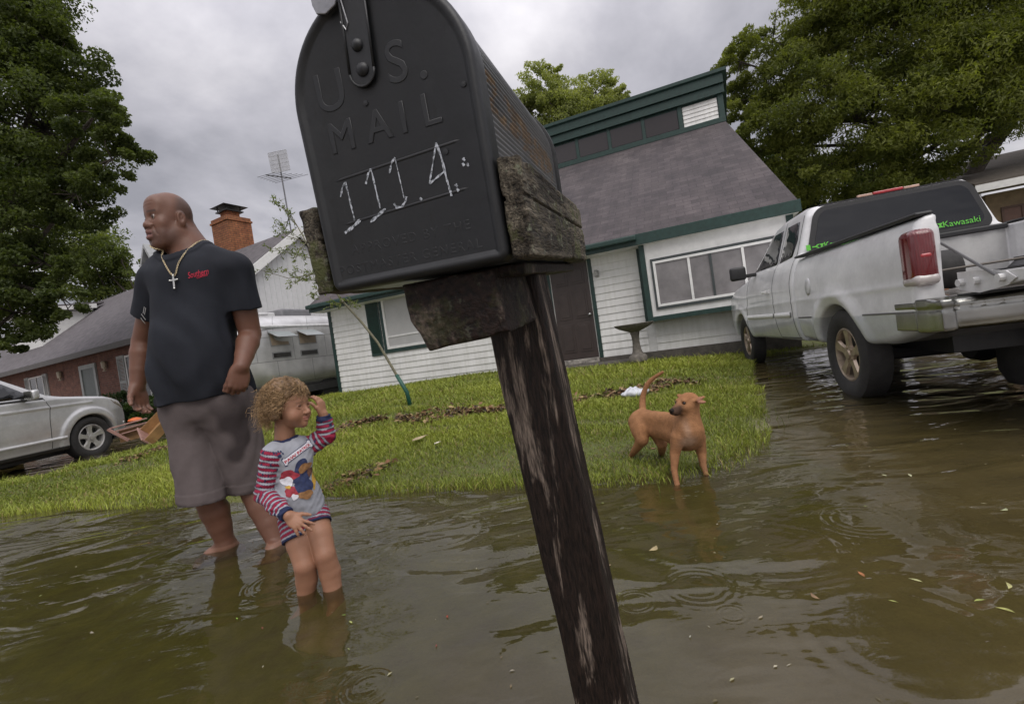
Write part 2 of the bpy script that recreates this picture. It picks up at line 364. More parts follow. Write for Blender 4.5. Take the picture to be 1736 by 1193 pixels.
def water_mat():
    m = bpy.data.materials.new('flood_water'); m.use_nodes = True; nt = m.node_tree; N = nt.nodes
    for n in list(N): N.remove(n)
    out = N.new('ShaderNodeOutputMaterial'); fr = N.new('ShaderNodeFresnel'); fr.inputs['IOR'].default_value = 1.52
    gl = N.new('ShaderNodeBsdfGlossy'); gl.inputs['Roughness'].default_value = .015; gl.inputs['Color'].default_value = (.97, .95, .96, 1)
    tr = N.new('ShaderNodeBsdfTransparent'); df = N.new('ShaderNodeBsdfDiffuse')
    v = tex_coord(nt)
    silt = ramp(nt, noise(nt, v, .9, 5, .6, .4), [(.35, (.076, .065, .028)), (.7, (.125, .105, .062))])
    lnk(nt, silt, df.inputs['Color']); tr.inputs['Color'].default_value = (.74, .70, .44, 1)
    m1 = N.new('ShaderNodeMixShader'); m1.inputs[0].default_value = .24; lnk(nt, tr.outputs[0], m1.inputs[1]); lnk(nt, df.outputs[0], m1.inputs[2])
    m2 = N.new('ShaderNodeMixShader'); lnk(nt, m1.outputs[0], m2.inputs[1]); lnk(nt, gl.outputs[0], m2.inputs[2])
    # wind waves + raindrop rings
    va = tex_coord(nt, (1, 2.1, 1), rot=(0, 0, .15))
    h = math_(nt, 'MULTIPLY', noise(nt, va, 1.25, 2, .45, 1.1), 1.25)
    h = math_(nt, 'ADD', h, math_(nt, 'MULTIPLY', noise(nt, va, 5.0, 2, .5, .7), .11))
    # livelier chop near the truck and the shore
    h = math_(nt, 'ADD', h, math_(nt, 'MULTIPLY', noise(nt, tex_coord(nt, (1, 2.6, 1), rot=(0, 0, -.25)), 13, 2, .5, .3), .022))
    tc = tex_coord(nt); sy = N.new('ShaderNodeSeparateXYZ'); lnk(nt, tc, sy.inputs[0]); mr = N.new('ShaderNodeMapRange'); mr.inputs['From Min'].default_value = .9; mr.inputs['From Max'].default_value = 3.4; mr.inputs['To Min'].default_value = .42; mr.inputs['To Max'].default_value = 1.15; lnk(nt, sy.outputs[1], mr.inputs['Value']); h = math_(nt, 'MULTIPLY', h, mr.outputs[0])
    drops = [(W(622, 1163, z=0), .085, 1), (W(1183, 993, z=0), .13, .8), (W(1078, 1020, z=0), .07, .7), (W(875, 938, z=0), .09, .5), (W(470, 985, z=0), .14, .8), (W(515, 1000, z=0), .10, .8), (W(565, 1003, z=0), .09, .7), (W(1195, 815, z=0), .16, .5), (W(1150, 830, z=0), .15, .5), (W(700, 930, z=0), .12, .5), (W(1460, 880, z=0), .16, .5), (W(395, 930, z=0), .13, .5), (W(760, 900, z=0), .25, .4), (W(610, 935, z=0), .3, .4), (W(1310, 930, z=0), .3, .35), (W(1530, 1080, z=0), .3, .3), (W(1240, 1040, z=0), .05, .7), (W(250, 1060, z=0), .22, .4), (W(1435, 655, z=0), .5, .6)]
    for p, R, A in drops:
        dn = N.new('ShaderNodeVectorMath'); dn.operation = 'DISTANCE'; lnk(nt, tc, dn.inputs[0]); dn.inputs[1].default_value = (p[0], p[1], 0)
        r = dn.outputs['Value']; k = 2*math.pi/max(.016, R*.2)
        w = math_(nt, 'SINE', math_(nt, 'MULTIPLY', r, k)); t = math_(nt, 'MULTIPLY', math_(nt, 'SUBTRACT', r, R*.72), 1/(R*.28)); g = math_(nt, 'POWER', 2.718, math_(nt, 'MULTIPLY', math_(nt, 'MULTIPLY', t, t), -1))
        h = math_(nt, 'ADD', h, math_(nt, 'MULTIPLY', math_(nt, 'MULTIPLY', w, g), A*3.0/k))
    bp = N.new('ShaderNodeBump'); bp.inputs['Strength'].default_value = 1; bp.inputs['Distance'].default_value = .031; lnk(nt, h, bp.inputs['Height'])
    for n in (gl, fr): lnk(nt, bp.outputs[0], n.inputs['Normal'])
    lnk(nt, fr.outputs[0], m2.inputs[0]); lnk(nt, m2.outputs[0], out.inputs[0])
    return m
def build_water():
    V = [(-800, -200, 0), (800, -200, 0), (800, 40, 0), (-800, 40, 0)]
    me = npmesh('water', V, [(0, 1, 2, 3)], smooth=False); tag(link('water', me, water_mat()), kind='structure')
build_water()
def blades(x, y, z, hgt, wid, col, lean=.5, rng=RNG):
    n = len(x); a = rng.uniform(0, 2*math.pi, n); la = rng.uniform(0, 2*math.pi, n); ln = hgt*lean*rng.uniform(.2, 1, n)
    wx, wy = np.cos(a)*wid/2, np.sin(a)*wid/2; dx, dy = np.cos(la)*ln, np.sin(la)*ln
    V = np.empty((n, 6, 3), f32)
    for k, (t, w) in enumerate(((0, 1), (.55, .85), (1, .12))):
        q = t*t; cx = x+dx*q; cy = y+dy*q; cz = z+hgt*t*(1-.25*lean*t)
        V[:, 2*k] = np.stack([cx-wx*w, cy-wy*w, cz], 1); V[:, 2*k+1] = np.stack([cx+wx*w, cy+wy*w, cz], 1)
    b = np.arange(n)[:, None]*6; Q = np.concatenate([b+np.array([[0, 1, 3, 2]]), b+np.array([[2, 3, 5, 4]])])
    return V.reshape(-1, 3), Q, np.repeat(col, 6, axis=0)
def build_grass():
    xs, ys = [], []
    def scatter(n, x0, x1, y0, y1, dmin=-.04):
        x = RNG.uniform(x0, x1, n); y = RNG.uniform(y0, y1, n); d = lawn_d(x, y); v = y > 0
        # inside the view wedge only, with a margin
        v = (np.abs(x/y) < 1.3); 
        k = (d > dmin) & v; return x[k], y[k]
    P = [scatter(190000, -6, 3.2, 2.35, 5.0, -.16), scatter(110000, -9, 4.5, 5.0, 8.0), scatter(90000, -9, 6, 8.0, 13)]
    x = np.concatenate([p[0] for p in P]); y = np.concatenate([p[1] for p in P])
    # keep out of the house footprint
    s = (x-HA[0])*HD[0]+(y-HA[1])*HD[1]; n_ = (x-HA[0])*HN[0]+(y-HA[1])*HN[1]; k = ~((n_ > -.05) & (s > -6.9)) & ~((n_ > -.8) & (s > -1.4) & (s < 1.0))
    x, y = x[k], y[k]; d = lawn_d(x, y)+.07*wob(np.stack([x, y, x*0], 1).astype(f32), 5.5, 19)*np.clip(1-lawn_d(x, y)/.6, 0, 1)
    patch = wob(np.stack([x, y, x*0], 1).astype(f32), 1.6, 3); patch2 = wob(np.stack([x, y, x*0], 1).astype(f32), 6, 5)
    keep = RNG.uniform(0, 1, len(x)) < np.clip(np.where(d > 0, .95, .75+3.2*d)+.3*patch2-1.0*np.clip(-patch2-.4, 0, 1)*np.clip((d-.5)*2, 0, 1), .05, 1); x, y, d, patch, patch2 = x[keep], y[keep], d[keep], patch[keep], patch2[keep]
    z = ground_z(x, y)-.006; n = len(x)
    hg = RNG.uniform(.026, .068, n)*(1+.30*patch+.35*patch2)*(1+.35*(y > 5))*np.where(RNG.uniform(0, 1, n) < .04, 1.7, 1); hg = hg+np.clip(-z, 0, .1)*.9
    wd = RNG.uniform(.0038, .0070, n)*np.clip(y/4.2, .8, 2.4)
    t = np.clip(RNG.uniform(0, 1, n)*.6+.34*patch+.22*patch2+.05, 0, 1)[:, None]
    col = np.array([.135, .175, .018])*(1-t)+np.array([.33, .37, .045])*t
    dry = RNG.uniform(0, 1, n) < .05+.12*np.clip(-patch2-.2, 0, 1); col[dry] = (.30, .23, .09)
    V, Q, cc = blades(x, y, z, hg, wd, col, .8)
    m = vcol('grass_blades', .55, var=.12); nt = m.node_tree; b = nt.nodes['Principled BSDF']
    me = npmesh('lawn_grass', V, Q, cc, smooth=False); tag(link('lawn_grass', me, m), 'short bright green grass covering the front lawn down to the flood water', 'grass', kind='stuff')
    # taller sparse stalks standing out of the shallow water along the edge
    x = RNG.uniform(-4.2, 2.0, 15000); y = RNG.uniform(2.2, 4.4, 15000); d = lawn_d(x, y); cl = wob(np.stack([x, y, x*0], 1).astype(f32), 5, 9)
    k = (d < .03) & (d > -.28) & (RNG.uniform(0, 1, len(x)) < .55*np.exp(d/.10)*(cl > .1)+.06*np.exp(d/.2)); x, y = x[k], y[k]; n = len(x)
    V, Q, cc = blades(x, y, ground_z(x, y), RNG.uniform(.07, .14, n), RNG.uniform(.003, .005, n), np.array([[.10, .13, .02]])*RNG.uniform(.7, 1.5, (n, 1)), .6)
    me = npmesh('flooded_grass', V, Q, cc, smooth=False); tag(link('flooded_grass', me, m), 'sparse thin grass stalks poking out of the shallow flood water', 'grass', kind='stuff')
# ================================================================== THE WHITE HOUSE
HY = R_(22); HA = np.array([1.69, 9.6, 0.]); HD = np.array([math.cos(HY), -math.sin(HY), 0]); HN = np.array([math.sin(HY), math.cos(HY), 0])
MH = Matrix(((HD[0], HN[0], 0, HA[0]), (HD[1], HN[1], 0, HA[1]), (0, 0, 1, 0), (0, 0, 0, 1)))      # house frame: x along facade, y inwards
def plane_axes(origin, yaw, name, label, cat, group=None):
    return empty(name, origin, -yaw, label, cat, group)
def siding(mb, x0, x1, z0, z1, step=.145, lap=.020, y=0):
    z = z0
    while z < z1-1e-4:
        zt = min(z+step, z1); mb.add([(x0, y-lap, z), (x1, y-lap, z), (x1, y-.001, zt), (x0, y-.001, zt), (x0, y, z), (x1, y, z)], [(0, 1, 2, 3), (4, 5, 1, 0)]); z = zt
M_side = None
def mats_house():
    m, nt, b = new_mat('white_siding'); v = tex_coord(nt)
    c = ramp(nt, noise(nt, v, 1.3, 6, .65), [(.3, (.68, .68, .66)), (.65, (.82, .82, .80))]); st = ramp(nt, noise(nt, tex_coord(nt, (6, 6, .6)), 2.2, 4), [(.35, (.82, .82, .79)), (.6, (1, 1, 1))])
    lnk(nt, mixc(nt, .6, c, mixc(nt, 1, c, st, 'MULTIPLY')), b.inputs['Base Color']); b.inputs['Roughness'].default_value = .55
    g = simple('green_trim', (.013, .040, .033), .5, var=.25, scale=12, bmp=.15)
    w = simple('white_trim', (.72, .72, .70), .5, var=.08)
    r, nt, b = new_mat('shingles'); v = tex_coord(nt)
    br = nt.nodes.new('ShaderNodeTexBrick'); lnk(nt, v, br.inputs['Vector']); br.inputs['Scale'].default_value = 1; br.inputs['Brick Width'].default_value = .30; br.inputs['Row Height'].default_value = .135; br.inputs['Mortar Size'].default_value = .008
    br.inputs['Color1'].default_value = (.058, .051, .053, 1); br.inputs['Color2'].default_value = (.090, .078, .081, 1); br.inputs['Mortar'].default_value = (.05, .042, .045, 1)
    st = ramp(nt, noise(nt, tex_coord(nt, (2.2, .35, 1)), 1.2, 6, .6), [(.35, (.72, .70, .72)), (.62, (1.1, 1.06, 1.04)), (.78, (1.5, 1.48, 1.42))])
    fine = ramp(nt, noise(nt, v, 45, 3), [(.3, .8), (.7, 1.2)])
    lnk(nt, mixc(nt, 1, mixc(nt, 1, br.outputs['Color'], st, 'MULTIPLY'), fine, 'MULTIPLY'), b.inputs['Base Color']); b.inputs['Roughness'].default_value = .85
    bump(nt, b, br.outputs['Fac'], -.6, .01)
    return m, g, w, r
M_SIDE, M_GREEN, M_WTRIM, M_ROOF = mats_house()
M_GLASS = glassy('window_glass', (.05, .052, .055), .06); M_SCREEN = simple('window_screen', (.11, .11, .115), .35, var=.15, scale=30)
M_BAY = simple('bay_pane_grey', (.20, .19, .19), .22, var=.25, scale=3)  # mid grey stands in for the bay screens and the reflections in them
M_BLIND = simple('pale_blind', (.42, .42, .41), .3, var=.08, scale=3)
M_CONC = simple('concrete', (.10, .09, .078), .85, var=.35, scale=10, bmp=.4)
def prone(me_obj, rot): pass
def window(parent, x0, x1, z0, z1, y, fw=.05, fm=None, pane=None, mull=(), rails=(), dep=.035, trim=None, tw=.07, name='window'):
    """framed window standing on a wall face at local y, looking to -y"""
    fm = fm or M_WTRIM; pane = pane or M_GLASS
    m = MB()
    for a, b, c, d in ((x0, x0+fw, z0, z1), (x1-fw, x1, z0, z1), (x0+fw, x1-fw, z0, z0+fw), (x0+fw, x1-fw, z1-fw, z1)): m.box(a, b, y-dep, y, c, d)
    for q in mull: m.box(q-.022, q+.022, y-dep+.004, y, z0+fw, z1-fw)
    for q in rails: m.box(x0+fw, x1-fw, y-dep+.006, y, q-.02, q+.02)
    w = m.build(name, fm, parent, bevel=.004)
    MB().box(x0+fw, x1-fw, y-.012, y-.004, z0+fw, z1-fw).build('pane', pane, w)
    if trim:
        t = MB()
        for a, b, c, d in ((x0-tw, x0, z0-tw, z1+tw), (x1, x1+tw, z0-tw, z1+tw), (x0, x1, z0-tw, z0), (x0, x1, z1, z1+tw)): t.box(a, b, y-.028, y, c, d)
        t.build('casing', trim, w, bevel=.003)
    return w
def build_house():
    h = empty('house', HA, -HY, 'white siding house with dark green trim, clerestory band and steep grey shingle roof', 'house')
    sl, sr, D, ev = -6.85, 3.72, 9.0, 2.50
    MB().box(sl+.02, sr-.02, .0, D, -.1, ev+.02).build('wall_core', M_WTRIM, h)
    s = MB(); siding(s, sl+.10, -.80, .17, ev, y=-.002); siding(s, .20, 1.12, .28, ev, y=-.002); siding(s, 1.28, sr, .28, .93, y=-.002); s.build('siding', M_SIDE, h)
    MB().box(sl, sl+.10, -.03, .10, .10, ev).build('corner_trim', M_GREEN, h, bevel=.004); MB().box(1.12, 1.198, -.035, 0, .85, ev).build('corner_trim', M_GREEN, h, bevel=.004); g = MB().box(-.80, -.72, -.03, 0, .2, ev); g.box(.12, .20, -.03, 0, .28, ev); g.box(-.72, .12, -.03, 0, 2.40, ev); g.build('door_casing', M_GREEN, h, bevel=.004)
    # foundation strip under the siding
    MB().box(-.9, sr, -.05, -.003, -.05, .275).build('foundation', M_CONC, h)
    # porch step before the door
    MB().box(-1.25, .85, -.75, -.06, .02, .20).build('porch_slab', M_CONC, h, bevel=.01)
    st = MB().box(-.72, .12, -.14, -.052, .2005, .30); st.build('door_step', simple('stone_step', (.28, .26, .23), .8, var=.6, scale=18, bmp=.6), h, bevel=.01)
    # door
    dm = simple('brown_door', (.045, .032, .028), .45, var=.2, scale=6)
    d = MB().box(-.70, .10, -.02, 0, .305, 2.38)
    for (a, b) in ((-.62, -.34), (-.26, .02)):
        for (c, e) in ((.45, 1.05), (1.15, 1.75), (1.87, 2.22)):
            d.box(a, b, -.030, -.0205, c, e); d.box(a+.04, b-.04, -.040, -.0305, c+.05, e-.05)
    do = d.build('door', dm, h, bevel=.008)
    MB().lathe([(.03, 0), (.03, .01), (.012, .012), (.012, .04), (.028, .045), (.032, .06), (.02, .075), (0, .08)], 14, (-.62+.66, -.03, 1.2), 'y').build('handle', simple('worn_metal', (.4, .4, .4), .3, 1), do, smooth=True)
    wl = MB().box(.245, .335, -.05, -.016, 1.93, 2.06); wl.box(.26, .32, -.12, -.05, 2.05, 2.07); wl.box(.265, .315, -.115, -.05, 1.95, 2.05); wl.build('porch_light', simple('lamp_metal', (.35, .35, .33), .5), h, bevel=.004)
    # left window with blinds and a shutter
    window(h, -5.10, -3.95, 1.12, 2.42, -.016, .06, pane=M_BLIND, trim=M_GREEN, tw=.09, rails=(1.42,))
    sh = MB().box(-5.60, -5.22, -.045, -.016, 1.0, 2.5)
    for i in range(30): z = 1.06+i*.046; sh.add([(-5.56, -.046, z), (-5.26, -.046, z), (-5.26, -.060, z+.034), (-5.56, -.060, z+.034), (-5.56, -.046, z+.036), (-5.26, -.046, z+.036)], [(0, 1, 2, 3), (3, 2, 5, 4)])
    sh.build('shutter', M_GREEN, h)
    # projecting window bay, flush under the eave
    by = -.36
    b = MB().box(1.30, sr-.05, by+.02, -.002, .95, ev-.02); bay = b.build('window_bay', M_WTRIM, h)
    t = MB().box(1.20, 1.30, by, -.002, .86, ev-.02); t.box(1.30, sr, by, -.002, .86, .95); t.box(sr-.05, sr+.06, by, -.002, .95, ev-.02)
    t.build('bay_trim', M_GREEN, bay, bevel=.004)
    w = window(bay, 1.42, 3.60, 1.12, 1.98, by+.02, .045, pane=M_BAY, mull=(2.05, 2.95), trim=None)
    tr = MB()
    for a, bb, c, dd in ((1.38, 1.42, 1.07, 2.03), (1.42, 3.62, 1.07, 1.12), (1.42, 3.62, 1.98, 2.03), (2.40, 2.44, 1.12, 1.98)): tr.box(a, bb, by-.012, by+.02, c, dd)
    tr.build('dark_casing', simple('casing_dark', (.045, .055, .055), .5), bay)
    # roof: front slope up to the clerestory
    rn, rz = 4.5, 5.93; se, ze = -.45, 2.53; x0, x1, x0b, x1b = sl-.15, sr+.14, sl+.1, sr-.28
    r = MB(); th = .10
    r.add([(x0, se, ze), (x1, se, ze), (x1b, rn, rz), (x0b, rn, rz), (x0, se, ze-th), (x1, se, ze-th), (x1b, rn, rz-th), (x0b, rn, rz-th)], [(0, 1, 2, 3), (7, 6, 5, 4), (0, 4, 5, 1), (1, 5, 6, 2), (2, 6, 7, 3), (3, 7, 4, 0)])
    ro = r.build('roof', M_ROOF, h)
    # eave board and gutter
    e = MB().box(x0, x1+.03, se-.035, se-.002, ze-.20, ze+.005); e.build('fascia', M_GREEN, ro, bevel=.004)
    MB().box(x0, 1.2, se-.15, se-.037, ze-.12, ze-.02).build('gutter', M_GREEN, ro, bevel=.02)
    MB().box(x0, x1, se, -.0, ze-.20, ze-.17).build('soffit', M_WTRIM, ro)
    # flat roof vent
    MB().obox((-1.2, 3.65, 5.33), (.2, 0, 0), (0, .08, .062), (0, -.012, .016)).build('roof_vent', simple('vent_metal', (.08, .07, .07), .6), ro)
    # gable side wall under the roof slope
    gw = MB().add([(sr-.03, 0, 2.4), (sr-.03, 9, 2.4), (sr-.03, 4.5, 5.8)], [(0, 1, 2)])
    MB().prism([(0, 2.4), (9, 2.4), (4.6, 5.78), (4.5, 5.78)], sr-.32, sr-.25, 'x').build('gable_wall', M_SIDE, h); MB().prism([(0, 2.4), (9, 2.4), (4.6, 5.78), (4.5, 5.78)], sl+.15, sl+.2, 'x').build('gable_wall', M_SIDE, h)
    bk = MB(); bk.add([(x0b, 9.3, 2.5), (x1b, 9.3, 2.5), (x1b, 4.62, 6.0), (x0b, 4.62, 6.0), (x0b, 9.3, 2.4), (x1b, 9.3, 2.4), (x1b, 4.62, 5.9), (x0b, 4.62, 5.9)], [(0, 1, 2, 3), (7, 6, 5, 4), (0, 4, 5, 1), (1, 5, 6, 2), (2, 6, 7, 3), (3, 7, 4, 0)]); bk.build('back_roof', M_ROOF, h)
    # clerestory wall with dark windows
    cl = MB().box(-5.4, 3.42, rn+.02, rn+.5, rz-.25, 7.02); clo = cl.build('clerestory', M_GREEN, h)
    for (a, b) in ((-4.9, -3.9), (-3.78, -2.72), (-2.6, -1.6), (-1.5, -.64), (-.54, .32), (.42, 1.30), (1.40, 2.28)):
        MB().box(a, b, rn-.002, rn+.018, rz+.14, rz+.66).build('clerestory_window', M_SCR, clo)
    s = MB(); siding(s, 2.42, 3.30, rz+.12, rz+.68, step=.11, y=rn+.015); s.build('clerestory_siding', M_SIDE, clo)
    f = MB().box(-5.6, 3.46, rn-.06, rn+.0, rz-.03, rz+.11); f.box(3.32, 3.46, rn-.035, rn+.018, rz+.11, 7.10); f.box(2.29, 2.40, rn-.03, rn+.018, rz+.11, rz+.72)
    for q in (-1.57, -.59, .37, 1.35): f.box(q-.045, q+.045, rn-.025, rn+.018, rz+.11, rz+.72)
    f.box(-5.6, 3.50, rn-.10, rn+.0, rz+.72, rz+.95); f.box(-5.6, 3.50, rn-.16, rn+.3, rz+.96, 7.15); f.build('clerestory_trim', M_GREEN, clo, bevel=.006)
    c = MB(); c.add([(-5.7, rn-.22, 7.155), (3.60, rn-.22, 7.155), (3.60, 9.3, 4.2), (-5.7, 9.3, 4.2), (-5.7, rn-.22, 7.24), (3.60, rn-.22, 7.24), (3.60, 9.3, 4.28), (-5.7, 9.3, 4.28)], [(0, 3, 2, 1), (4, 5, 6, 7), (0, 1, 5, 4), (1, 2, 6, 5), (2, 3, 7, 6), (3, 0, 4, 7)]); c.build('clerestory_roof', M_GREEN, clo)
M_SCR = glassy('dark_clerestory_glass', (.035, .03, .03), .12)
build_house()
build_grass()
# ================================================================== NEIGHBOUR'S BRICK HOUSE (left)
def brick_mat(name, c1, c2, mortar, s=1.):
    m, nt, b = new_mat(name); v = tex_coord(nt); sp = nt.nodes.new('ShaderNodeSeparateXYZ'); lnk(nt, v, sp.inputs[0]); cb = nt.nodes.new('ShaderNodeCombineXYZ')
    lnk(nt, math_(nt, 'ADD', sp.outputs[0], sp.outputs[1]), cb.inputs[0]); lnk(nt, sp.outputs[2], cb.inputs[1])
    br = nt.nodes.new('ShaderNodeTexBrick'); lnk(nt, cb.outputs[0], br.inputs['Vector']); br.inputs['Scale'].default_value = s; br.inputs['Brick Width'].default_value = .21; br.inputs['Row Height'].default_value = .075; br.inputs['Mortar Size'].default_value = .008; br.inputs['Bias'].default_value = -.1
    br.inputs['Color1'].default_value = (*c1, 1); br.inputs['Color2'].default_value = (*c2, 1); br.inputs['Mortar'].default_value = (*mortar, 1)
    n = ramp(nt, noise(nt, v, 5, 6, .7), [(.35, (.6, .6, .6)), (.6, (1, 1, 1)), (.75, (1.7, 1.7, 1.75))]); lnk(nt, mixc(nt, 1, br.outputs['Color'], n, 'MULTIPLY'), b.inputs['Base Color']); b.inputs['Roughness'].default_value = .85
    bump(nt, b, br.outputs['Fac'], -.5, .01); return m
M_BRICK = brick_mat('red_brick', (.15, .055, .036), (.22, .085, .055), (.16, .13, .11))
M_BRICK2 = brick_mat('orange_brick', (.33, .115, .05), (.42, .17, .07), (.11, .07, .045), .85)
M_ROOF2 = simple('dark_shingles', (.105, .095, .10), .85, var=.35, scale=5, bmp=.5, bscale=30)
M_WHITE2 = simple('painted_boards', (.60, .60, .60), .55, var=.06)
def build_left_house():
    yaw = R_(28); A = np.array([-15.89, 17.0, 0]); h = empty('brick_house', A, -yaw, 'red brick house with a long dark shingle roof, white dormer and brick chimney', 'house')
    s0, s1, D, ev, rn, rz = -16, 7.9, 7.9, 2.62, 3.8, 6.0
    MB().box(s0, s1-.05, 0, D, -.2, ev).build('brick_wall', M_BRICK, h)
    r = MB(); e0 = -.55; ez = 2.62
    r.add([(s0-.3, e0, ez), (s1+.25, e0, ez), (s1+.25, rn, rz), (s0-.3, rn, rz), (s0-.3, e0, ez-.12), (s1+.25, e0, ez-.12), (s1+.25, rn, rz-.12), (s0-.3, rn, rz-.12), (s0-.3, D+.5, ez), (s1+.25, D+.5, ez), (s0-.3, D+.5, ez-.12), (s1+.25, D+.5, ez-.12)],
          [(0, 1, 2, 3), (4, 7, 6, 5), (0, 4, 5, 1), (3, 2, 9, 8), (7, 10, 11, 6), (1, 5, 6, 2), (2, 6, 11, 9), (0, 3, 7, 4), (3, 8, 10, 7), (8, 9, 11, 10)])
    ro = r.build('roof', M_ROOF2, h)
    MB().box(s0-.3, s1+.25, e0-.03, e0-.002, ez-.17, ez+.01).build('fascia', simple('dark_fascia', (.09, .085, .08), .6), ro)
    g = MB(); g.prism([(0, -.2), (D, -.2), (D, 2.4), (rn, 5.75), (0, 2.5)], s1-.048, s1+.02, 'x')
    for i in range(38): y = .1+i*.2; g.box(s1+.021, s1+.035, y, y+.025, .2, 2.5+3.3*(1-abs(y-3.8)/4.1)-.05)
    ga = g.build('gable_wall', M_WHITE2, h)
    t = MB(); 
    for a, b in (((e0, ez-.02), (rn, rz-.02)), ((D+.5, ez-.02), (rn, rz-.02))):
        t.add([(s1+.20, a[0], a[1]-.30), (s1+.29, a[0], a[1]-.30), (s1+.29, b[0], b[1]-.30), (s1+.20, b[0], b[1]-.30), (s1+.252, a[0], a[1]+.03), (s1+.29, a[0], a[1]+.03), (s1+.29, b[0], b[1]+.03), (s1+.252, b[0], b[1]+.03)], [(0, 3, 2, 1), (4, 5, 6, 7), (0, 1, 5, 4), (1, 2, 6, 5), (2, 3, 7, 6), (3, 0, 4, 7)])
    t.build('rake_board', M_WTRIM, ga)
    # entry door, shutters, wall lamps, windows
    f = MB().box(.10, .26, -.06, -.002, 0, 2.25); f.box(1.24, 1.40, -.06, -.002, 0, 2.25); f.box(.26, 1.24, -.06, -.002, 2.10, 2.25); fo = f.build('door_frame', simple('pale_frame', (.30, .32, .31), .5), h)
    MB().box(.26, 1.24, -.03, -.002, .1, 2.10).build('door', simple('grey_green_door', (.11, .13, .125), .5), fo)
    MB().lathe([(.035, 0), (.035, .05), (0, .06)], 10, (1.12, -.03, 1.0), 'y').build('handle', simple('dark_knob', (.03, .03, .03), .4), fo)
    sm = simple('grey_shutter', (.33, .34, .33), .55, var=.1)
    for a, b in ((3.02, 3.50), (5.02, 5.48), (-3.3, -2.9), (-5.2, -4.8)):
        m = MB().box(a, a+.05, -.05, -.002, .55, 2.28); m.box(b-.05, b, -.05, -.002, .55, 2.28); m.box(a+.05, b-.05, -.05, -.002, 2.2, 2.28); m.box(a+.05, b-.05, -.05, -.002, .55, .63); m.box(a+.05, b-.05, -.05, -.002, 1.36, 1.44)
        for i in range(34): m.box(a+.05, b-.05, -.035, -.02, .65+i*.046, .675+i*.046)
        m.build('shutter', sm, h)
    window(h, 3.55, 4.97, .6, 2.25, -.003, .06, mull=(4.26,), rails=(1.4,)); window(h, -4.78, -3.32, .6, 2.25, -.003, .06, mull=(-4.05,), rails=(1.4,))
    for s in (-1.47, 2.23):
        l = MB().lathe([(.06, 0), (.06, .02), (.03, .02), (.03, .08), (.07, .10), (.085, .3), (.06, .34), (0, .36)], 12, (s, -.10, 1.88)); l.build('wall_lamp', simple('lamp_brass', (.42, .36, .26), .4), h, smooth=True)
    # dormer, white, on the front slope
    d = MB(); dz = 5.15; a, b = -8.4, -5.35; nf = .75
    d.prism([(nf, 3.45), (nf, dz), (nf+2.2, dz)], a+.02, b-.02, 'x'); do = d.build('dormer', M_WTRIM, h)
    dr = MB(); dr.add([(a-.25, nf-.4, dz+.16), (b+.25, nf-.4, dz+.16), (b+.25, 3.05, dz+.42), (a-.25, 3.05, dz+.42), (a-.25, nf-.4, dz+.08), (b+.25, nf-.4, dz+.08), (b+.25, 3.05, dz+.34), (a-.25, 3.05, dz+.34)], [(0, 1, 2, 3), (7, 6, 5, 4), (0, 4, 5, 1), (1, 5, 6, 2), (2, 6, 7, 3), (3, 7, 4, 0)])
    dr.build('dormer_roof', M_ROOF2, do); fd_ = MB().box(a-.27, b+.25, nf-.45, nf-.402, dz-.06, dz+.14); fd_.add([(b+.22, nf-.4, dz-.06), (b+.28, nf-.4, dz-.06), (b+.28, 2.75, dz+.12), (b+.22, 2.75, dz+.12), (b+.22, nf-.4, dz+.075), (b+.28, nf-.4, dz+.075), (b+.28, 2.75, dz+.32), (b+.22, 2.75, dz+.32)], [(0, 3, 2, 1), (4, 5, 6, 7), (0, 1, 5, 4), (1, 2, 6, 5), (2, 3, 7, 6), (3, 0, 4, 7)]); fd_.box(a-.2, b+.22, nf-.4, nf, dz+.02, dz+.075); fd_.box(b, b+.22, nf, 2.6, dz+.02, dz+.075); fd_.build('dormer_fascia', M_WTRIM, do)
    window(do, -7.3, -6.1, 4.1, 4.98, nf, .07, mull=(-6.7, -7.0, -6.4), rails=(4.55,))
    # small upper gable beyond the ridge
    MB().prism([(-4.3, 5.3), (-1.4, 5.3), (-2.85, 7.7)], rn+.5, 7.0).build('upper_gable', simple('gable_grey', (.30, .31, .32), .6), h)
    u = MB()
    for sg in (-1, 1):
        u.add([(-2.85, rn+.2, 7.95), (-2.85+sg*1.75, rn+.2, 5.15), (-2.85+sg*1.75, 7.3, 5.15), (-2.85, 7.3, 7.95), (-2.85, rn+.2, 7.75), (-2.85+sg*1.62, rn+.2, 5.05), (-2.85+sg*1.62, 7.3, 5.05), (-2.85, 7.3, 7.75)], [(0, 1, 2, 3), (7, 6, 5, 4), (0, 4, 5, 1), (3, 2, 6, 7), (1, 5, 6, 2)])
    u.build('upper_gable_roof', simple('grey_rake', (.34, .35, .35), .6), h)
    # chimney
    c = MB().box(3.2, 4.28, 3.7, 4.7, 4.5, 7.25); c.box(3.16, 4.32, 3.66, 4.74, 7.25, 7.33); c.box(3.2, 4.28, 3.7, 4.7, 7.33, 7.45); ch = c.build('chimney', M_BRICK2, h, bevel=.01)
    MB().box(3.5, 3.98, 3.95, 4.45, 7.45, 7.72).build('flue', M_BRICK2, ch)
    cp = MB().box(3.38, 4.10, 3.83, 4.57, 7.72, 7.76)
    for i in (3.45, 4.0): 
        for j in (3.9, 4.5): cp.box(i, i+.03, j-.03, j, 7.76, 7.92)
    cp.add([(3.24, 3.69, 7.92), (4.24, 3.69, 7.92), (4.24, 4.71, 7.92), (3.24, 4.71, 7.92), (3.74, 4.2, 8.10)], [(3, 2, 1, 0), (0, 1, 4), (1, 2, 4), (2, 3, 4), (3, 0, 4)]); cp.build('chimney_cap', simple('black_metal', (.02, .022, .022), .5), ch)
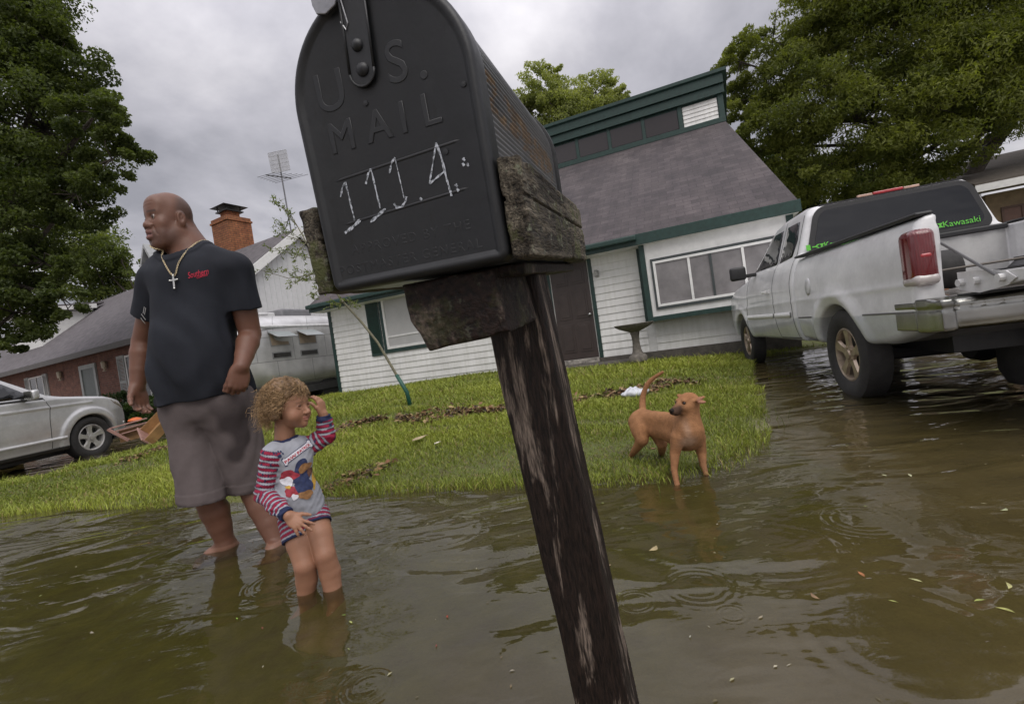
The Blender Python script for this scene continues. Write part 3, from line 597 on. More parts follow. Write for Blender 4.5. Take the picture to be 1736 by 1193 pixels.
build_left_house()
def build_antenna():
    b = W(491, 375, Y=16.8); b[2] = 5.9; t = W(471, 262, Y=16.8); h = empty('tv_antenna', b, 0, 'rooftop television antenna with a pale mesh panel on a thin leaning mast', 'antenna')
    g = simple('antenna_metal', (.16, .16, .17), .5, .3); a = simple('mesh_panel', (.40, .40, .41), .6)
    MB().tube([b, t], .025, 6).build('mast', g, h, wc=True)
    y0 = W(441, 304, Y=16.8); y1 = W(505, 296, Y=16.8); c = (y0+y1)/2
    y = MB().tube([c+np.array([-.22, -.5, -.08]), c+np.array([.22, .5, .10])], .022, 6)
    for k in range(7):
        q = c+np.array([-.22, -.5, -.08])*(1-k/3.); l = .35+.06*k; y.tube([q+np.array([-l, .25*l, 0]), q+np.array([l, -.25*l, 0])], .009, 4)
    y.build('element_array', g, h, wc=True)
    pc = W(473, 274, Y=16.75); p = MB()
    ux = np.array([.335, 0, .02]); uz = np.array([-.02, 0, .38])
    for k in range(-12, 13): p.tube([pc+ux*k/12-uz*(1-.06*(k/12)**2), pc+ux*k/12+uz*(1-.06*(k/12)**2)], .009, 4)
    for k in range(-5, 6, 2): p.tube([pc-ux+uz*k/5*.97, pc+ux+uz*k/5*.97], .008, 4)
    p.build('mesh_panel', a, h, wc=True)
build_antenna()
# ================================================================== TRAILER
def build_trailer():
    yaw = HY; o = np.array([-6.42, 10.75, 0.]); h = empty('travel_trailer', o, -yaw, 'silver riveted travel trailer with rounded ends parked beside the white house', 'trailer')
    al, nt, b = new_mat('aluminium_skin'); v = tex_coord(nt)
    br = nt.nodes.new('ShaderNodeTexBrick'); sp = nt.nodes.new('ShaderNodeSeparateXYZ'); lnk(nt, v, sp.inputs[0]); cb = nt.nodes.new('ShaderNodeCombineXYZ'); lnk(nt, math_(nt, 'ADD', sp.outputs[1], sp.outputs[0]), cb.inputs[0]); lnk(nt, sp.outputs[2], cb.inputs[1]); lnk(nt, cb.outputs[0], br.inputs['Vector'])
    br.inputs['Scale'].default_value = 1; br.inputs['Brick Width'].default_value = 1.15; br.inputs['Row Height'].default_value = .62; br.inputs['Mortar Size'].default_value = .008
    br.inputs['Color1'].default_value = (.60, .595, .59, 1); br.inputs['Color2'].default_value = (.52, .52, .515, 1); br.inputs['Mortar'].default_value = (.26, .26, .26, 1)
    lnk(nt, mixc(nt, 1, br.outputs['Color'], ramp(nt, noise(nt, v, 2.5, 5), [(.3, .8), (.7, 1.15)]), 'MULTIPLY'), b.inputs['Base Color'])
    b.inputs['Metallic'].default_value = .6; lnk(nt, ramp(nt, noise(nt, v, 3, 4), [(.3, .38), (.7, .5)]), b.inputs['Roughness'])
    hx, L, z0, z1 = 1.2, 5.6, .42, 2.50
    def f(P):
        q = np.abs(P-np.array([-hx, L/2, (z0+z1)/2], f32)); R = .62
        # superellipse section
        x, y, z = q[:, 0]/hx, q[:, 1]/(L/2), q[:, 2]/((z1-z0)/2)
        d = rbox(P, (-hx, L/2, (z0+z1)/2), (hx, L/2, (z1-z0)/2), .55)
        return smax(d, ell(P, (-hx, L/2, (z0+z1)/2-.1), (hx*1.42, L*.62, (z1-z0)*.74)), .3)
    V, Q = sdf_mesh(f, (-2*hx-.1, -.1, z0-.1), (.1, L+.1, z1+.1), .05); bo = link('shell', npmesh('shell', V, Q), al, h)
    dk = simple('trailer_trim', (.30, .30, .30), .35, .6); blk = glassy('trailer_window', (.03, .028, .026), .1); tan = simple('trailer_blind', (.28, .22, .16), .5)
    def side_x(y, z): p = drape(f, np.array([[.3, y, z]]), (-1, 0, 0), .0); return float(p[0, 0])
    for y0, y1, z_0, z_1, gl in ((1.02, 1.62, 1.62, 1.98, tan), (1.92, 2.55, 1.62, 1.98, tan), (1.02, 1.62, 1.30, 1.47, blk), (1.92, 2.55, 1.30, 1.47, blk)):
        xb, xt = side_x(y0, z_0), side_x(y0, z_1)
        p = MB(); p.obox(((xb+xt)/2, (y0+y1)/2, (z_0+z_1)/2), (.012, 0, 0), (0, (y1-y0)/2, 0), ((xt-xb)/2, 0, (z_1-z_0)/2)); w = p.build('window', dk, h, bevel=.004)
        MB().obox(((xb+xt)/2+.012, (y0+y1)/2, (z_0+z_1)/2), (.006, 0, 0), (0, (y1-y0)/2-.035, 0), ((xt-xb)/2*.86, 0, (z_1-z_0)/2-.03)).build('pane', gl, w)
    # opened window flaps held out under the awning rail
    fm, nt, b = new_mat('flap_glass'); b.inputs['Base Color'].default_value = (.30, .33, .33, 1); b.inputs['Roughness'].default_value = .12; b.inputs['Specular IOR Level'].default_value = .7
    for y0 in (1.02, 1.92):
        xt = side_x(y0, 2.0); fl = MB().obox((xt+.17, y0+.31, 1.93), (.19, 0, -.10), (0, .31, 0), (.004, 0, .007)); w = fl.build('window_flap', fm, h)
        e = MB(); A0, A1, B0, B1 = (xt+.01, y0, 2.0), (xt+.01, y0+.62, 2.0), (xt+.36, y0, 1.83), (xt+.36, y0+.62, 1.83)
        for a, b2 in ((A0, A1), (B0, B1), (A0, B0), (A1, B1)): e.tube([a, b2], .013, 5)
        e.build('flap_frame', dk, w)
    xa = side_x(1, 2.1)+.05
    aw = MB().tube([(xa, .72, 2.14), (xa, 5.0, 2.14)], .042, 10); aw.tube([(xa, .74, 2.14), (xa-.02, .95, 1.62)], .018, 6); aw.tube([(xa, 4.9, 2.14), (xa, 4.8, 1.5)], .018, 6)
    aw.build('awning_roller', simple('awning_white', (.62, .62, .62), .4), h, smooth=True)
    MB().box(-1.6, -.75, 2.2, 3.3, z1-.06, z1+.24).build('roof_unit', simple('roof_unit_grey', (.18, .18, .19), .5), h, bevel=.07, seg=3)
    MB().box(-1.0, -.62, 1.4, 1.85, z1-.05, z1+.10).build('roof_vent', simple('vent_white', (.6, .6, .6), .5), h, bevel=.03)
    r = MB().tube([(-1.9, .7, z1+.03), (-.9, .6, z1+.05), (-.5, 1.5, z1+.02)], .02, 6); r.tube([(-1.2, .5, z1), (-.8, 1.3, z1+.06)], .03, 6); r.build('roof_rail', dk, h)
    # hatch near the rear and lower skirt, wheel
    hx_ = side_x(3.6, .95); MB().box(hx_-.01, hx_+.012, 3.45, 3.85, .72, 1.15).build('hatch', al, h, bevel=.01)
    MB().box(-2*hx+.25, -.12, .35, L-.4, .30, .50).build('undertray', simple('undertray', (.04, .04, .04), .7), h)
    for x in (-.25, -2.15):
        w = MB(); w.lathe([(.0, -.10), (.2, -.1), (.33, -.09), (.35, -.05), (.35, .05), (.33, .09), (.2, .1), (0, .1)], 24, (x, 3.0, .33), 'x'); w.build('wheel', simple('trailer_tyre', (.02, .02, .02), .8), h, smooth=True)
build_trailer()
# ================================================================== BIRDBATH
def build_birdbath():
    b = W(1082, 607, z=.235); h = empty('birdbath', b, .2, 'weathered concrete birdbath with scalloped shell bowl in front of the white house', 'birdbath')
    m = simple('birdbath_stone', (.15, .135, .115), .85, var=.4, scale=14, bmp=.5)
    MB().lathe([(.16, -.05), (.165, .035), (.15, .05), (.14, .055), (.135, .07), (.105, .085), (.085, .13), (.068, .22), (.062, .33), (.07, .42), (.085, .46), (.08, .49), (0, .50)], 28, wob=lambda a, z: .05*math.cos(10*a) if .08 < z < .45 else 0).build('pedestal', m, h, smooth=60)
    MB().lathe([(.09, .49), (.15, .515), (.25, .56), (.30, .60), (.315, .635), (.30, .64), (.26, .605), (.18, .57), (0, .55)], 72, wob=lambda a, z: (.035+.11*abs(math.cos(6*a)))*max(0, (z-.5)/.14)).build('bowl', m, h, smooth=60)
build_birdbath()
# ================================================================== FOLIAGE
def leaf_cards(P, N, U, ln, wd, col):
    """folded rhombic leaves: P centres, U long axis, N normal"""
    S = np.cross(N, U); S /= np.linalg.norm(S, axis=1, keepdims=True)+1e-9
    a = P-U*ln[:, None]/2; c = P+U*ln[:, None]/2; b = P+S*wd[:, None]/2+N*wd[:, None]*.18; d = P-S*wd[:, None]/2+N*wd[:, None]*.18
    V = np.stack([a, b, c, d], 1).reshape(-1, 3); return V, np.arange(len(V)).reshape(-1, 4), np.repeat(col, 4, axis=0)
def unit(n, rng): v = rng.normal(size=(n, 3)); return v/np.linalg.norm(v, axis=1, keepdims=True)
def crown(blobs, n, ln, wd, c0, c1, seed, sub=26, sr=(.22, .42), droop=0., flat=.7, inner=.25, hi=None):
    rng = np.random.default_rng(seed); Ps = []; tint = []; vol = np.array([b[1][0]*b[1][1]+b[1][0]*b[1][2] for b in blobs]); vol = vol/vol.sum()
    tw = []
    for (c, r), f in zip(blobs, vol):
        k = max(8, int(sub*len(blobs)*f)); u = unit(k, rng); rad = rng.uniform(inner, 1, (k, 1))**.6; sc = np.array(c)+u*np.array(r)*rad
        srr = rng.uniform(sr[0], sr[1], k)*min(r); nn = rng.multinomial(int(n*f), srr**2/np.sum(srr**2)); t = rng.uniform(0, 1, k)
        for j in range(k):
            q = unit(nn[j], rng)*(rng.uniform(0, 1, (nn[j], 1))**.33)*srr[j]*np.array([1.15, 1.15, flat])
            q += np.sin(q[:, [1, 2, 0]]*9/srr[j]*.3+j)*srr[j]*.18
            Ps.append(sc[j]+q); tint.append(np.clip(t[j]*.6+.4*rng.uniform(0, 1, nn[j])+.15*q[:, 2]/srr[j], 0, 1)); tw.append((np.array(c), sc[j]))
    P = np.concatenate(Ps); t = np.concatenate(tint)[:, None]; m = len(P)
    U = unit(m, rng); U[:, 2] -= droop; U /= np.linalg.norm(U, axis=1, keepdims=True); N = unit(m, rng); N[:, 2] += .7; N -= U*(N*U).sum(1, keepdims=True); N /= np.linalg.norm(N, axis=1, keepdims=True)
    s = rng.uniform(.6, 1.25, m); col = np.array(c0)*(1-t)+np.array(c1)*t
    return leaf_cards(P, N, U, ln*s, wd*s, col), tw
def leaf_mat(name):
    m, nt, b = new_mat(name); a = nt.nodes.new('ShaderNodeAttribute'); a.attribute_name = 'Col'; lnk(nt, a.outputs['Color'], b.inputs['Base Color']); b.inputs['Roughness'].default_value = .5; b.inputs['Specular IOR Level'].default_value = .25
    tr = nt.nodes.new('ShaderNodeBsdfTranslucent'); lnk(nt, mixc(nt, 1, a.outputs['Color'], (1.5, 1.6, .55), 'MULTIPLY'), tr.inputs[0]); mx = nt.nodes.new('ShaderNodeMixShader'); mx.inputs[0].default_value = .42
    lnk(nt, b.outputs[0], mx.inputs[1]); lnk(nt, tr.outputs[0], mx.inputs[2]); lnk(nt, mx.outputs[0], nt.nodes['Material Output'].inputs[0]); return m
M_LEAF = leaf_mat('leaves'); M_BARK = simple('bark', (.055, .045, .035), .9, var=.4, scale=10, bmp=.8, bscale=20, bdist=.03)
def tree(label, base, trunk, blobs, n, ln, wd, c0, c1, seed, tr=.3, group=None, limbs=True, **k):
    h = empty('tree', base, 0, label, 'tree', group); (V, Q, cc), tw = crown(blobs, n, ln, wd, c0, c1, seed, **k)
    link('crown', npmesh('crown', V, Q, cc, smooth=False), M_LEAF, h, True)
    rng = np.random.default_rng(seed+1); t = MB(); pts = [np.array(p, float) for p in trunk]; m = len(pts); t.tube(pts, [tr*(1-.6*i/(m-1)) for i in range(m)], 10)
    top = pts[-1]
    for c, r in blobs:
        c = np.array(c); s = pts[max(0, m-1-int(rng.integers(0, 2)))]; mid = (s+c)/2+rng.normal(size=3)*.25-np.array([0, 0, .3]); t.tube([s, mid, c], [tr*.4, tr*.25, tr*.07], 7)
    for c, q in tw[::3]:
        mid = (c+q)/2+rng.normal(size=3)*.12; t.tube([c, mid, q], [tr*.06, tr*.035, .006], 4)
    t.build('trunk', M_BARK, h, wc=True, smooth='all'); return h
def PB(px, py, r, Y, sy=1., sz=1.): p = W(px, py, Y=Y); R = r*Y/FPX; return (tuple(p), (R, R*sy, R*sz))
def build_trees():
    g = 'big trees around the houses'
    tree('broad dense dark oak rising over the left edge above the silver car', (-17.2, 13.4, 0), [(-17.2, 13.4, -.1), (-16.6, 13.2, 2.6), (-14.4, 12.6, 6)],
         [PB(-40, -60, 130, 12), PB(15, 60, 85, 12), PB(95, 95, 78, 12), PB(165, 190, 62, 11.6), PB(75, 220, 115, 12.2), PB(-60, 230, 130, 12.5), PB(190, 270, 48, 11.6), PB(130, 330, 62, 11.8), PB(20, 370, 110, 12.2), PB(75, 445, 62, 11.8), PB(-50, 480, 100, 12), PB(25, 530, 62, 11.6), PB(105, 505, 36, 11.5), PB(0, 590, 32, 11.4)],
         150000, .105, .06, (.035, .052, .016), (.125, .155, .045), 3, tr=.36, sub=44, sr=(.17, .32))
    tree('dark leafy tree standing behind the left roof, its top beside the head of the man', (-19, 26, 0), [(-19, 26, 0), (-19, 26, 5)], [PB(150, 430, 55, 25), PB(205, 440, 34, 25), PB(90, 400, 80, 26), PB(190, 470, 40, 25), PB(140, 480, 50, 25)], 22000, .17, .10, (.06, .085, .025), (.18, .21, .06), 4, tr=.3, sub=24)
    tree('airy pale green tree rising behind the clerestory roof', (4.5, 23, 0), [(4.5, 23, 0), (4.4, 22.6, 5), (4.2, 22.2, 8.5)], [PB(915, 150, 42, 22), PB(900, 190, 38, 22), PB(955, 175, 40, 22), PB(935, 125, 22, 22), PB(1010, 155, 38, 22.5), PB(1045, 160, 26, 22.5), PB(1000, 195, 45, 22.5), PB(1030, 185, 36, 22.5), PB(960, 215, 60, 22.5), PB(880, 225, 40, 22)], 60000, .115, .06, (.17, .20, .075), (.36, .38, .15), 5, tr=.28, sub=46, sr=(.15, .30))
    tree('huge spreading willowy tree filling the sky behind the white pickup truck', (15.2, 14.8, 0), [(14.9, 15, -.1), (15.1, 15, 2.6), (15.5, 15, 4.0), (16.1, 15, 4.7), (16.9, 14.9, 5.5), (17.2, 14.6, 6.6)],
         [PB(1255, 105, 44, 15), PB(1310, 70, 62, 14.6), PB(1390, 30, 80, 14.5), PB(1285, 165, 52, 15), PB(1370, 150, 90, 14.2), PB(1480, 70, 105, 14), PB(1600, 40, 110, 13.8), PB(1720, 60, 120, 13.8), PB(1300, 250, 52, 15.4), PB(1360, 290, 62, 15), PB(1450, 210, 100, 14.2), PB(1570, 180, 105, 13.8), PB(1690, 140, 88, 13.6), PB(1480, 300, 75, 14.8), PB(1575, 255, 66, 14.6), PB(1400, 350, 60, 15.5), PB(1330, 200, 60, 15), PB(1535, 325, 42, 15), PB(1460, -70, 120, 14), PB(1650, -90, 140, 14), PB(1820, 100, 130, 14), PB(1268, 215, 38, 15.2)],
         230000, .150, .046, (.060, .080, .020), (.215, .235, .055), 6, tr=.32, sub=42, droop=.4, sr=(.17, .34))
    tree('dark bushy tree low behind the right end of the white house', (10.5, 19, 0), [(10.5, 19, 0), (10.5, 19, 4)], [PB(1330, 330, 70, 18), PB(1400, 330, 70, 18), PB(1300, 280, 50, 18.4), PB(1480, 350, 70, 18)], 30000, .14, .07, (.028, .045, .012), (.075, .10, .028), 8, tr=.25, sub=30)
build_trees()
def bush(name, label, blobs, n, ln, wd, c0, c1, seed, group=None):
    (V, Q, cc), tw = crown(blobs, n, ln, wd, c0, c1, seed, sub=30, inner=.5); b = blobs[0][0]; h = empty(name, (b[0], b[1], .1), 0, label, 'shrub', group)
    link('foliage', npmesh('foliage', V, Q, cc, smooth=False), M_LEAF, h, True)
    t = MB()
    for c, q in tw[::3]: t.tube([(b[0], b[1], .02), q], [.02, .005], 4)
    t.build('stem', M_BARK, h, wc=True)
bush('shrub', 'dark rounded shrub between the silver car and the brick wall', [PB(190, 700, 34, 13.5), PB(215, 690, 26, 13.3), PB(170, 705, 26, 13.8)], 9000, .07, .045, (.012, .026, .010), (.035, .06, .02), 21, 'shrubs along the brick wall')
bush('shrub', 'green shrub just behind the hand of the man, left of his shorts', [PB(250, 690, 26, 12.8), PB(275, 700, 30, 12.6)], 6000, .07, .045, (.02, .04, .010), (.06, .095, .02), 22, 'shrubs along the brick wall')
# ================================================================== RIGHT HOUSE
def build_right_house():
    a = W(1652, 312, Y=13.4); yaw = R_(24); d = np.array([math.cos(yaw), -math.sin(yaw), 0]); h = empty('tan_house', (a[0], a[1], 0), -yaw, 'low tan house with a white fascia at the right edge behind the pickup', 'house')
    z = a[2]; MB().box(.45, 12, .6, 8, -.1, z-.30).build('wall', simple('tan_wall', (.16, .115, .065), .8, var=.2, bmp=.2), h)
    r = MB().add([(0, 0, z), (12.5, 0, z), (12.5, 5, z+1.6), (0, 5, z+1.6), (0, 0, z-.08), (12.5, 0, z-.08), (12.5, 5, z+1.5), (0, 5, z+1.5)], [(0, 1, 2, 3), (7, 6, 5, 4), (0, 4, 5, 1), (1, 5, 6, 2), (2, 6, 7, 3), (3, 7, 4, 0)]); r.build('roof', simple('brown_shingles', (.10, .085, .07), .9, var=.3, bmp=.4), h)
    MB().box(0, 12.5, -.03, -.002, z-.26, z-.06).build('fascia', M_WTRIM, h); MB().box(.02, 12.5, 0, .598, z-.24, z-.20).build('soffit', simple('soffit_tan', (.2, .17, .12), .7), h)
    bm = simple('brown_panel', (.07, .035, .022), .6); window(h, .75, 1.25, .3, z-.75, .598, .06, fm=bm, pane=simple('panel_brown', (.10, .05, .035), .6)); window(h, 1.4, 2.6, .3, z-.75, .598, .08, fm=bm, pane=M_GLASS)
build_right_house()
def build_pole():
    b = W(1655, 290, Y=30); h = empty('utility_pole', (b[0], b[1], 0), 0, 'thin grey utility pole in the sky gap beside the tan house', 'utility pole')
    MB().tube([(b[0], b[1], 0), (b[0], b[1], b[2]+1.2)], [.12, .09], 8).build('pole', simple('pole_grey', (.25, .25, .26), .7), h, wc=True)
    m = MB(); m.tube([(b[0]-.9, b[1], b[2]+.6), (b[0]+.9, b[1]-.2, b[2]+.6)], .06, 6); m.build('crossarm', M_BARK, h, wc=True)
build_pole()
# ================================================================== SAPLING
def build_sapling():
    b = W(697, 690, z=.16); Y = b[1]; h = empty('sapling', b, 0, 'leaning young tree with a green guard round the foot of its thin trunk', 'young tree')
    P = [W(697, 692, Y=Y), W(690, 665, Y=Y), W(672, 635, Y=Y), W(640, 580, Y=Y), W(612, 545, Y=Y), W(582, 512, Y=Y), W(558, 480, Y=Y), W(530, 430, Y=Y), W(505, 385, Y=Y), W(478, 352, Y=Y)]
    P[0][2] = .10
    MB().tube(P, [.020, .019, .019, .018, .017, .015, .013, .010, .007, .003], 8).build('trunk', simple('sapling_bark', (.16, .15, .10), .8, var=.3, scale=30, bmp=.4), h, wc=True, smooth='all')
    MB().tube([P[0], P[1], P[2]], [.030, .028, .026], 10).build('trunk_guard', simple('green_guard', (.01, .075, .05), .45), h, wc=True, smooth='all')
    rng = np.random.default_rng(5); t = MB(); LP, LU = [], []
    tw = [((558, 480), (500, 470)), ((548, 462), (443, 458)), ((535, 440), (455, 420)), ((520, 410), (470, 385)), ((505, 385), (478, 350)), ((530, 430), (560, 400)), ((545, 455), (490, 485)), ((520, 410), (500, 440)), ((560, 482), (530, 500)), ((582, 512), (560, 520)), ((512, 395), (535, 375)), ((548, 462), (580, 440)), ((490, 368), (470, 400)), ((582, 512), (600, 515)), ((560, 482), (610, 470)), ((530, 430), (590, 400)), ((475, 350), (462, 340))]
    for (a, c) in tw:
        A0, B0 = W(*a, Y=Y), W(*c, Y=Y+rng.uniform(-.35, .35)); mid = (A0+B0)/2+rng.normal(size=3)*.03; t.tube([A0, mid, B0], [.007, .005, .002], 5)
        n = 7+int(np.linalg.norm(B0-A0)*16)
        for j in range(n):
            s = .2+.8*j/(n-1); p = A0*(1-s)+B0*s+rng.normal(size=3)*.012; dr = (B0-A0)/np.linalg.norm(B0-A0); sd = rng.normal(size=3)*.8+dr*.7+np.array([0, 0, .25]); sd /= np.linalg.norm(sd); tip = p+sd*rng.uniform(.05, .13); t.tube([p, tip], [.003, .0015], 4)
            for q in range(7): w = rng.uniform(.1, 1.1); u = sd*.8+rng.normal(size=3)*.7; u /= np.linalg.norm(u); LP.append(p+(tip-p)*w+u*.02); LU.append(u)
    t.build('branch', simple('twig', (.13, .12, .07), .8), h, wc=True)
    LP, LU = np.array(LP), np.array(LU); n = len(LP); N = unit(n, rng); N -= LU*(N*LU).sum(1, keepdims=True); N /= np.linalg.norm(N, axis=1, keepdims=True); s = rng.uniform(.7, 1.2, n); q = rng.uniform(0, 1, (n, 1))
    V, Q, cc = leaf_cards(LP, N, LU, .048*s, .015*s, np.array([[.07, .10, .025]])*(1-q)+np.array([[.21, .25, .085]])*q); link('foliage', npmesh('foliage', V, Q, cc, smooth=False), M_LEAF, h, True)
build_sapling()
# ================================================================== LITTER
def flakes(pts, s0, s1, cols, rng, up=.6):
    n = len(pts); U = unit(n, rng); U[:, 2] *= .4; U /= np.linalg.norm(U, axis=1, keepdims=True); N = unit(n, rng); N[:, 2] = np.abs(N[:, 2])+up; N -= U*(N*U).sum(1, keepdims=True); N /= np.linalg.norm(N, axis=1, keepdims=True)
    s = rng.uniform(s0, s1, n); c = np.array(cols)[rng.integers(0, len(cols), n)]*rng.uniform(.7, 1.3, (n, 1)); return leaf_cards(pts, N, U, s, s*rng.uniform(.3, .6, n), c)
M_FLAKE = vcol('dry_leaf', .7)
def build_litter():
    rng = np.random.default_rng(31)
    cols = [(.10, .055, .03), (.16, .09, .045), (.06, .035, .022), (.24, .16, .08), (.045, .03, .02), (.30, .22, .10), (.12, .13, .03), (.20, .10, .05)]
    def strip(label, px, w, n, h):
        P = [W(*p, z=.18) for p in px]; seg = rng.integers(0, len(P)-1, n); t = rng.uniform(0, 1, n); P = np.array(P); q = P[seg]*(1-t[:, None])+P[seg+1]*t[:, None]; q[:, 1] += rng.normal(0, w, n)*(.6+.5*np.sin(q[:, 0]*5)); q[:, 0] += rng.normal(0, .08, n)
        cl = wob(q.astype(f32)*np.array([1, 1, 0], f32), 7, 4); q = q[cl > -.55]; q[:, 2] = ground_z(q[:, 0], q[:, 1])+np.abs(rng.normal(0, h, len(q)))+.012
        V, Q, cc = flakes(q, .02, .085, cols, rng); tag(link('leaf_litter', npmesh('leaf_litter', V, Q, cc, smooth=False), M_FLAKE), label, 'leaf litter', kind='stuff')
    strip('long ragged band of brown leaf litter on the lawn behind the child', [(585, 722), (640, 708), (700, 706), (760, 698), (850, 690)], .13, 4200, .028)
    strip('brown leaf litter and soil on the lawn behind the tail of the dog', [(985, 672), (1040, 660), (1100, 648), (1130, 636), (1165, 636)], .11, 2400, .028)
    strip('leaf debris patch on the lawn left of the man', [(225, 768), (285, 752)], .12, 500, .015)
    strip('thin scatter of brown leaves on the lawn near the curly haired child', [(560, 790), (600, 770), (640, 760)], .12, 260, .008)
    # single leaves on the lawn
    def leafobj(name, label, cat, p, L, w, col, group, rz, tilt=.15, m=None):
        me = bpy.data.meshes.new(name); n = 8; V = []; F = []; bend = rng.uniform(-.9, .9)
        for i in range(n+1):
            t = i/n; ww = w*max(0, math.sin(math.pi*(.02+.96*t)))**1.4; zz = (.02 if 'float' in name else .18)*L*t*t; bx = bend*L*(t-.5)**2; V += [(-ww/2+bx, (t-.5)*L, zz+(.001 if 'float' in name else .006)), (bx, (t-.5)*L, zz), (ww/2+bx, (t-.5)*L, zz+(.001 if 'float' in name else .006))]
        for i in range(n): b = 3*i; F += [(b, b+1, b+4, b+3), (b+1, b+2, b+5, b+4)]
        me.from_pydata(V, [], F); o = link(name, me, m or simple('leaf_'+str(round(col[0], 3)), col, .6, var=.3, scale=40)); o.location = p; o.rotation_euler = (tilt*rng.normal(), tilt*rng.normal(), rz); tag(o, label, cat, group)
    for px, L, c, lb in (((709, 745), .17, (.33, .26, .15), 'large tan dead leaf lying on the lawn between child and mailbox post'), ((740, 752), .07, (.55, .50, .42), 'small pale dry leaf just right of the large tan leaf on the lawn'), ((700, 733), .07, (.35, .30, .10), 'yellowish leaf above the large tan leaf on the lawn'), ((860, 735), .09, (.4, .36, .12), 'yellow leaf on the grass touching the left side of the mailbox post'), ((1206, 605), .10, (.36, .42, .12), 'pale green leaf on the grass below the dark soil patch near the pickup'), ((1107, 762), .055, (.42, .24, .14), 'pinkish brown leaf in the grass behind the legs of the dog'), ((190, 762), .10, (.5, .44, .3), 'pale leaf on the lawn beside the front wheel of the silver car'), ((165, 778), .12, (.42, .36, .28), 'broad pale leaf nearest the front tyre of the silver car')):
        p = W(*px, z=.12); z = float(ground_z(p[:1], p[1:2])[0]); p = W(*px, z=z+.05); leafobj('fallen_leaf', lb, 'leaf', tuple(p), L, L*.5, c, 'single leaves on the lawn', rng.uniform(0, 6))
    fl = [((1110, 931), .06, (.45, .36, .18), 'broad pale tan leaf floating below the dog'), ((1461, 974), .05, (.42, .17, .06), 'orange brown leaf floating right of centre'), ((1553, 984), .045, (.45, .45, .20), 'pale yellow-green leaf floating right of the orange one'), ((1712, 994), .045, (.50, .48, .2), 'pale yellow leaf floating by the right edge'), ((1660, 1018), .04, (.30, .34, .08), 'pale green leaf floating left of the bottom right leaf'), ((1706, 1034), .05, (.40, .40, .12), 'yellow green slender leaf floating nearest the lower right'), ((1543, 806), .05, (.5, .5, .3), 'tiny pale leaf floating near the rear wheel of the pickup'), ((1705, 865), .05, (.42, .45, .25), 'thin pale leaf floating at right under the tailgate'), ((1500, 806), .04, (.45, .45, .25), 'tiny pale leaf floating left of its twin below the pickup'), ((595, 1055), .03, (.45, .48, .15), 'yellow green leaf floating beside the feet of the child'), ((583, 1043), .022, (.22, .35, .06), 'small green leaf floating beside the right foot of the child'), ((402, 1049), .025, (.25, .42, .05), 'bright green leaf floating below the man'), ((445, 1065), .03, (.20, .07, .03), 'red brown leaf floating left of the child'), ((758, 1046), .028, (.42, .08, .04), 'small red leaf floating left of the mailbox post'), ((740, 1095), .02, (.30, .08, .05), 'tiny dark red leaf floating low left of the mailbox post'), ((868, 1137), .02, (.45, .40, .3), 'tiny tan scrap floating close to the post base'), ((1380, 1012), .05, (.30, .19, .10), 'curled brown leaf half sunk right of centre'), ((985, 1000), .02, (.3, .3, .15), 'tiny scrap floating left of the post'), ((155, 1073), .04, (.32, .28, .2), 'grey tan leaf sunk in the dark water at lower left'), ((1170, 1080), .018, (.5, .5, .4), 'tiny white scrap floating right of the post'), ((1290, 1047), .03, (.35, .3, .2), 'thin straw floating below the raindrop rings'), ((1515, 1020), .03, (.35, .38, .1), 'thin green blade floating at right')]
    for px, L, c, lb in fl:
        p = W(*px, z=0.); leafobj('floating_leaf', lb, 'leaf', (p[0], p[1], .002), L*.72, L*(.40 if L > .055 else .22), tuple(q_*.75 for q_ in c), 'leaves floating on the flood water', rng.uniform(0, 6), .04)
    # tiny floating specks: bits of grass, seeds and bark
    n = 900; q = np.stack([rng.uniform(-3, 4.5, n), rng.uniform(.7, 5.5, n)**1.0, np.full(n, .002)], 1); k = (lawn_d(q[:, 0], q[:, 1]) < -.1) & (np.abs(q[:, 0]/q[:, 1]) < 1.4) & (rng.uniform(0, 1, n) < .35+.5*(wob(q.astype(f32), 3, 8) > .2)); q = q[k]
    U = unit(len(q), rng); U[:, 2] = 0; U /= np.linalg.norm(U, axis=1, keepdims=True); N_ = np.tile([0., 0, 1], (len(q), 1)); s = rng.uniform(.004, .020, len(q)); cl = np.array([(.30, .28, .16), (.20, .15, .08), (.38, .35, .25), (.12, .10, .05), (.22, .25, .08)])[rng.integers(0, 5, len(q))]; V, Q, cc = leaf_cards(q, N_, U, s, s*rng.uniform(.12, .5, len(q)), cl)
    tag(link('floating_debris', npmesh('floating_debris', V, Q, cc, smooth=False), M_FLAKE), 'tiny specks of grass, seed and bark drifting on the flood water', 'debris', kind='stuff')
    # crumpled clear plastic bag
    p = W(1075, 661, z=.17); z = float(ground_z(p[:1], p[1:2])[0])
    f = lambda P: ell(P, (0, 0, .03), (.16, .10, .05))+.022*wob(P, 26, 3)+.010*wob(P, 60, 4)
    V, Q = sdf_mesh(f, (-.25, -.2, -.06), (.25, .2, .12), .012); o = link('plastic_bag', npmesh('plastic_bag', V, Q, smooth=False), simple('thin_plastic', (.55, .57, .60), .25, var=.1)); o.location = (p[0], p[1], z+.03); tag(o, 'crumpled whitish plastic bag on the leaf litter behind the dog', 'plastic bag')
build_litter()
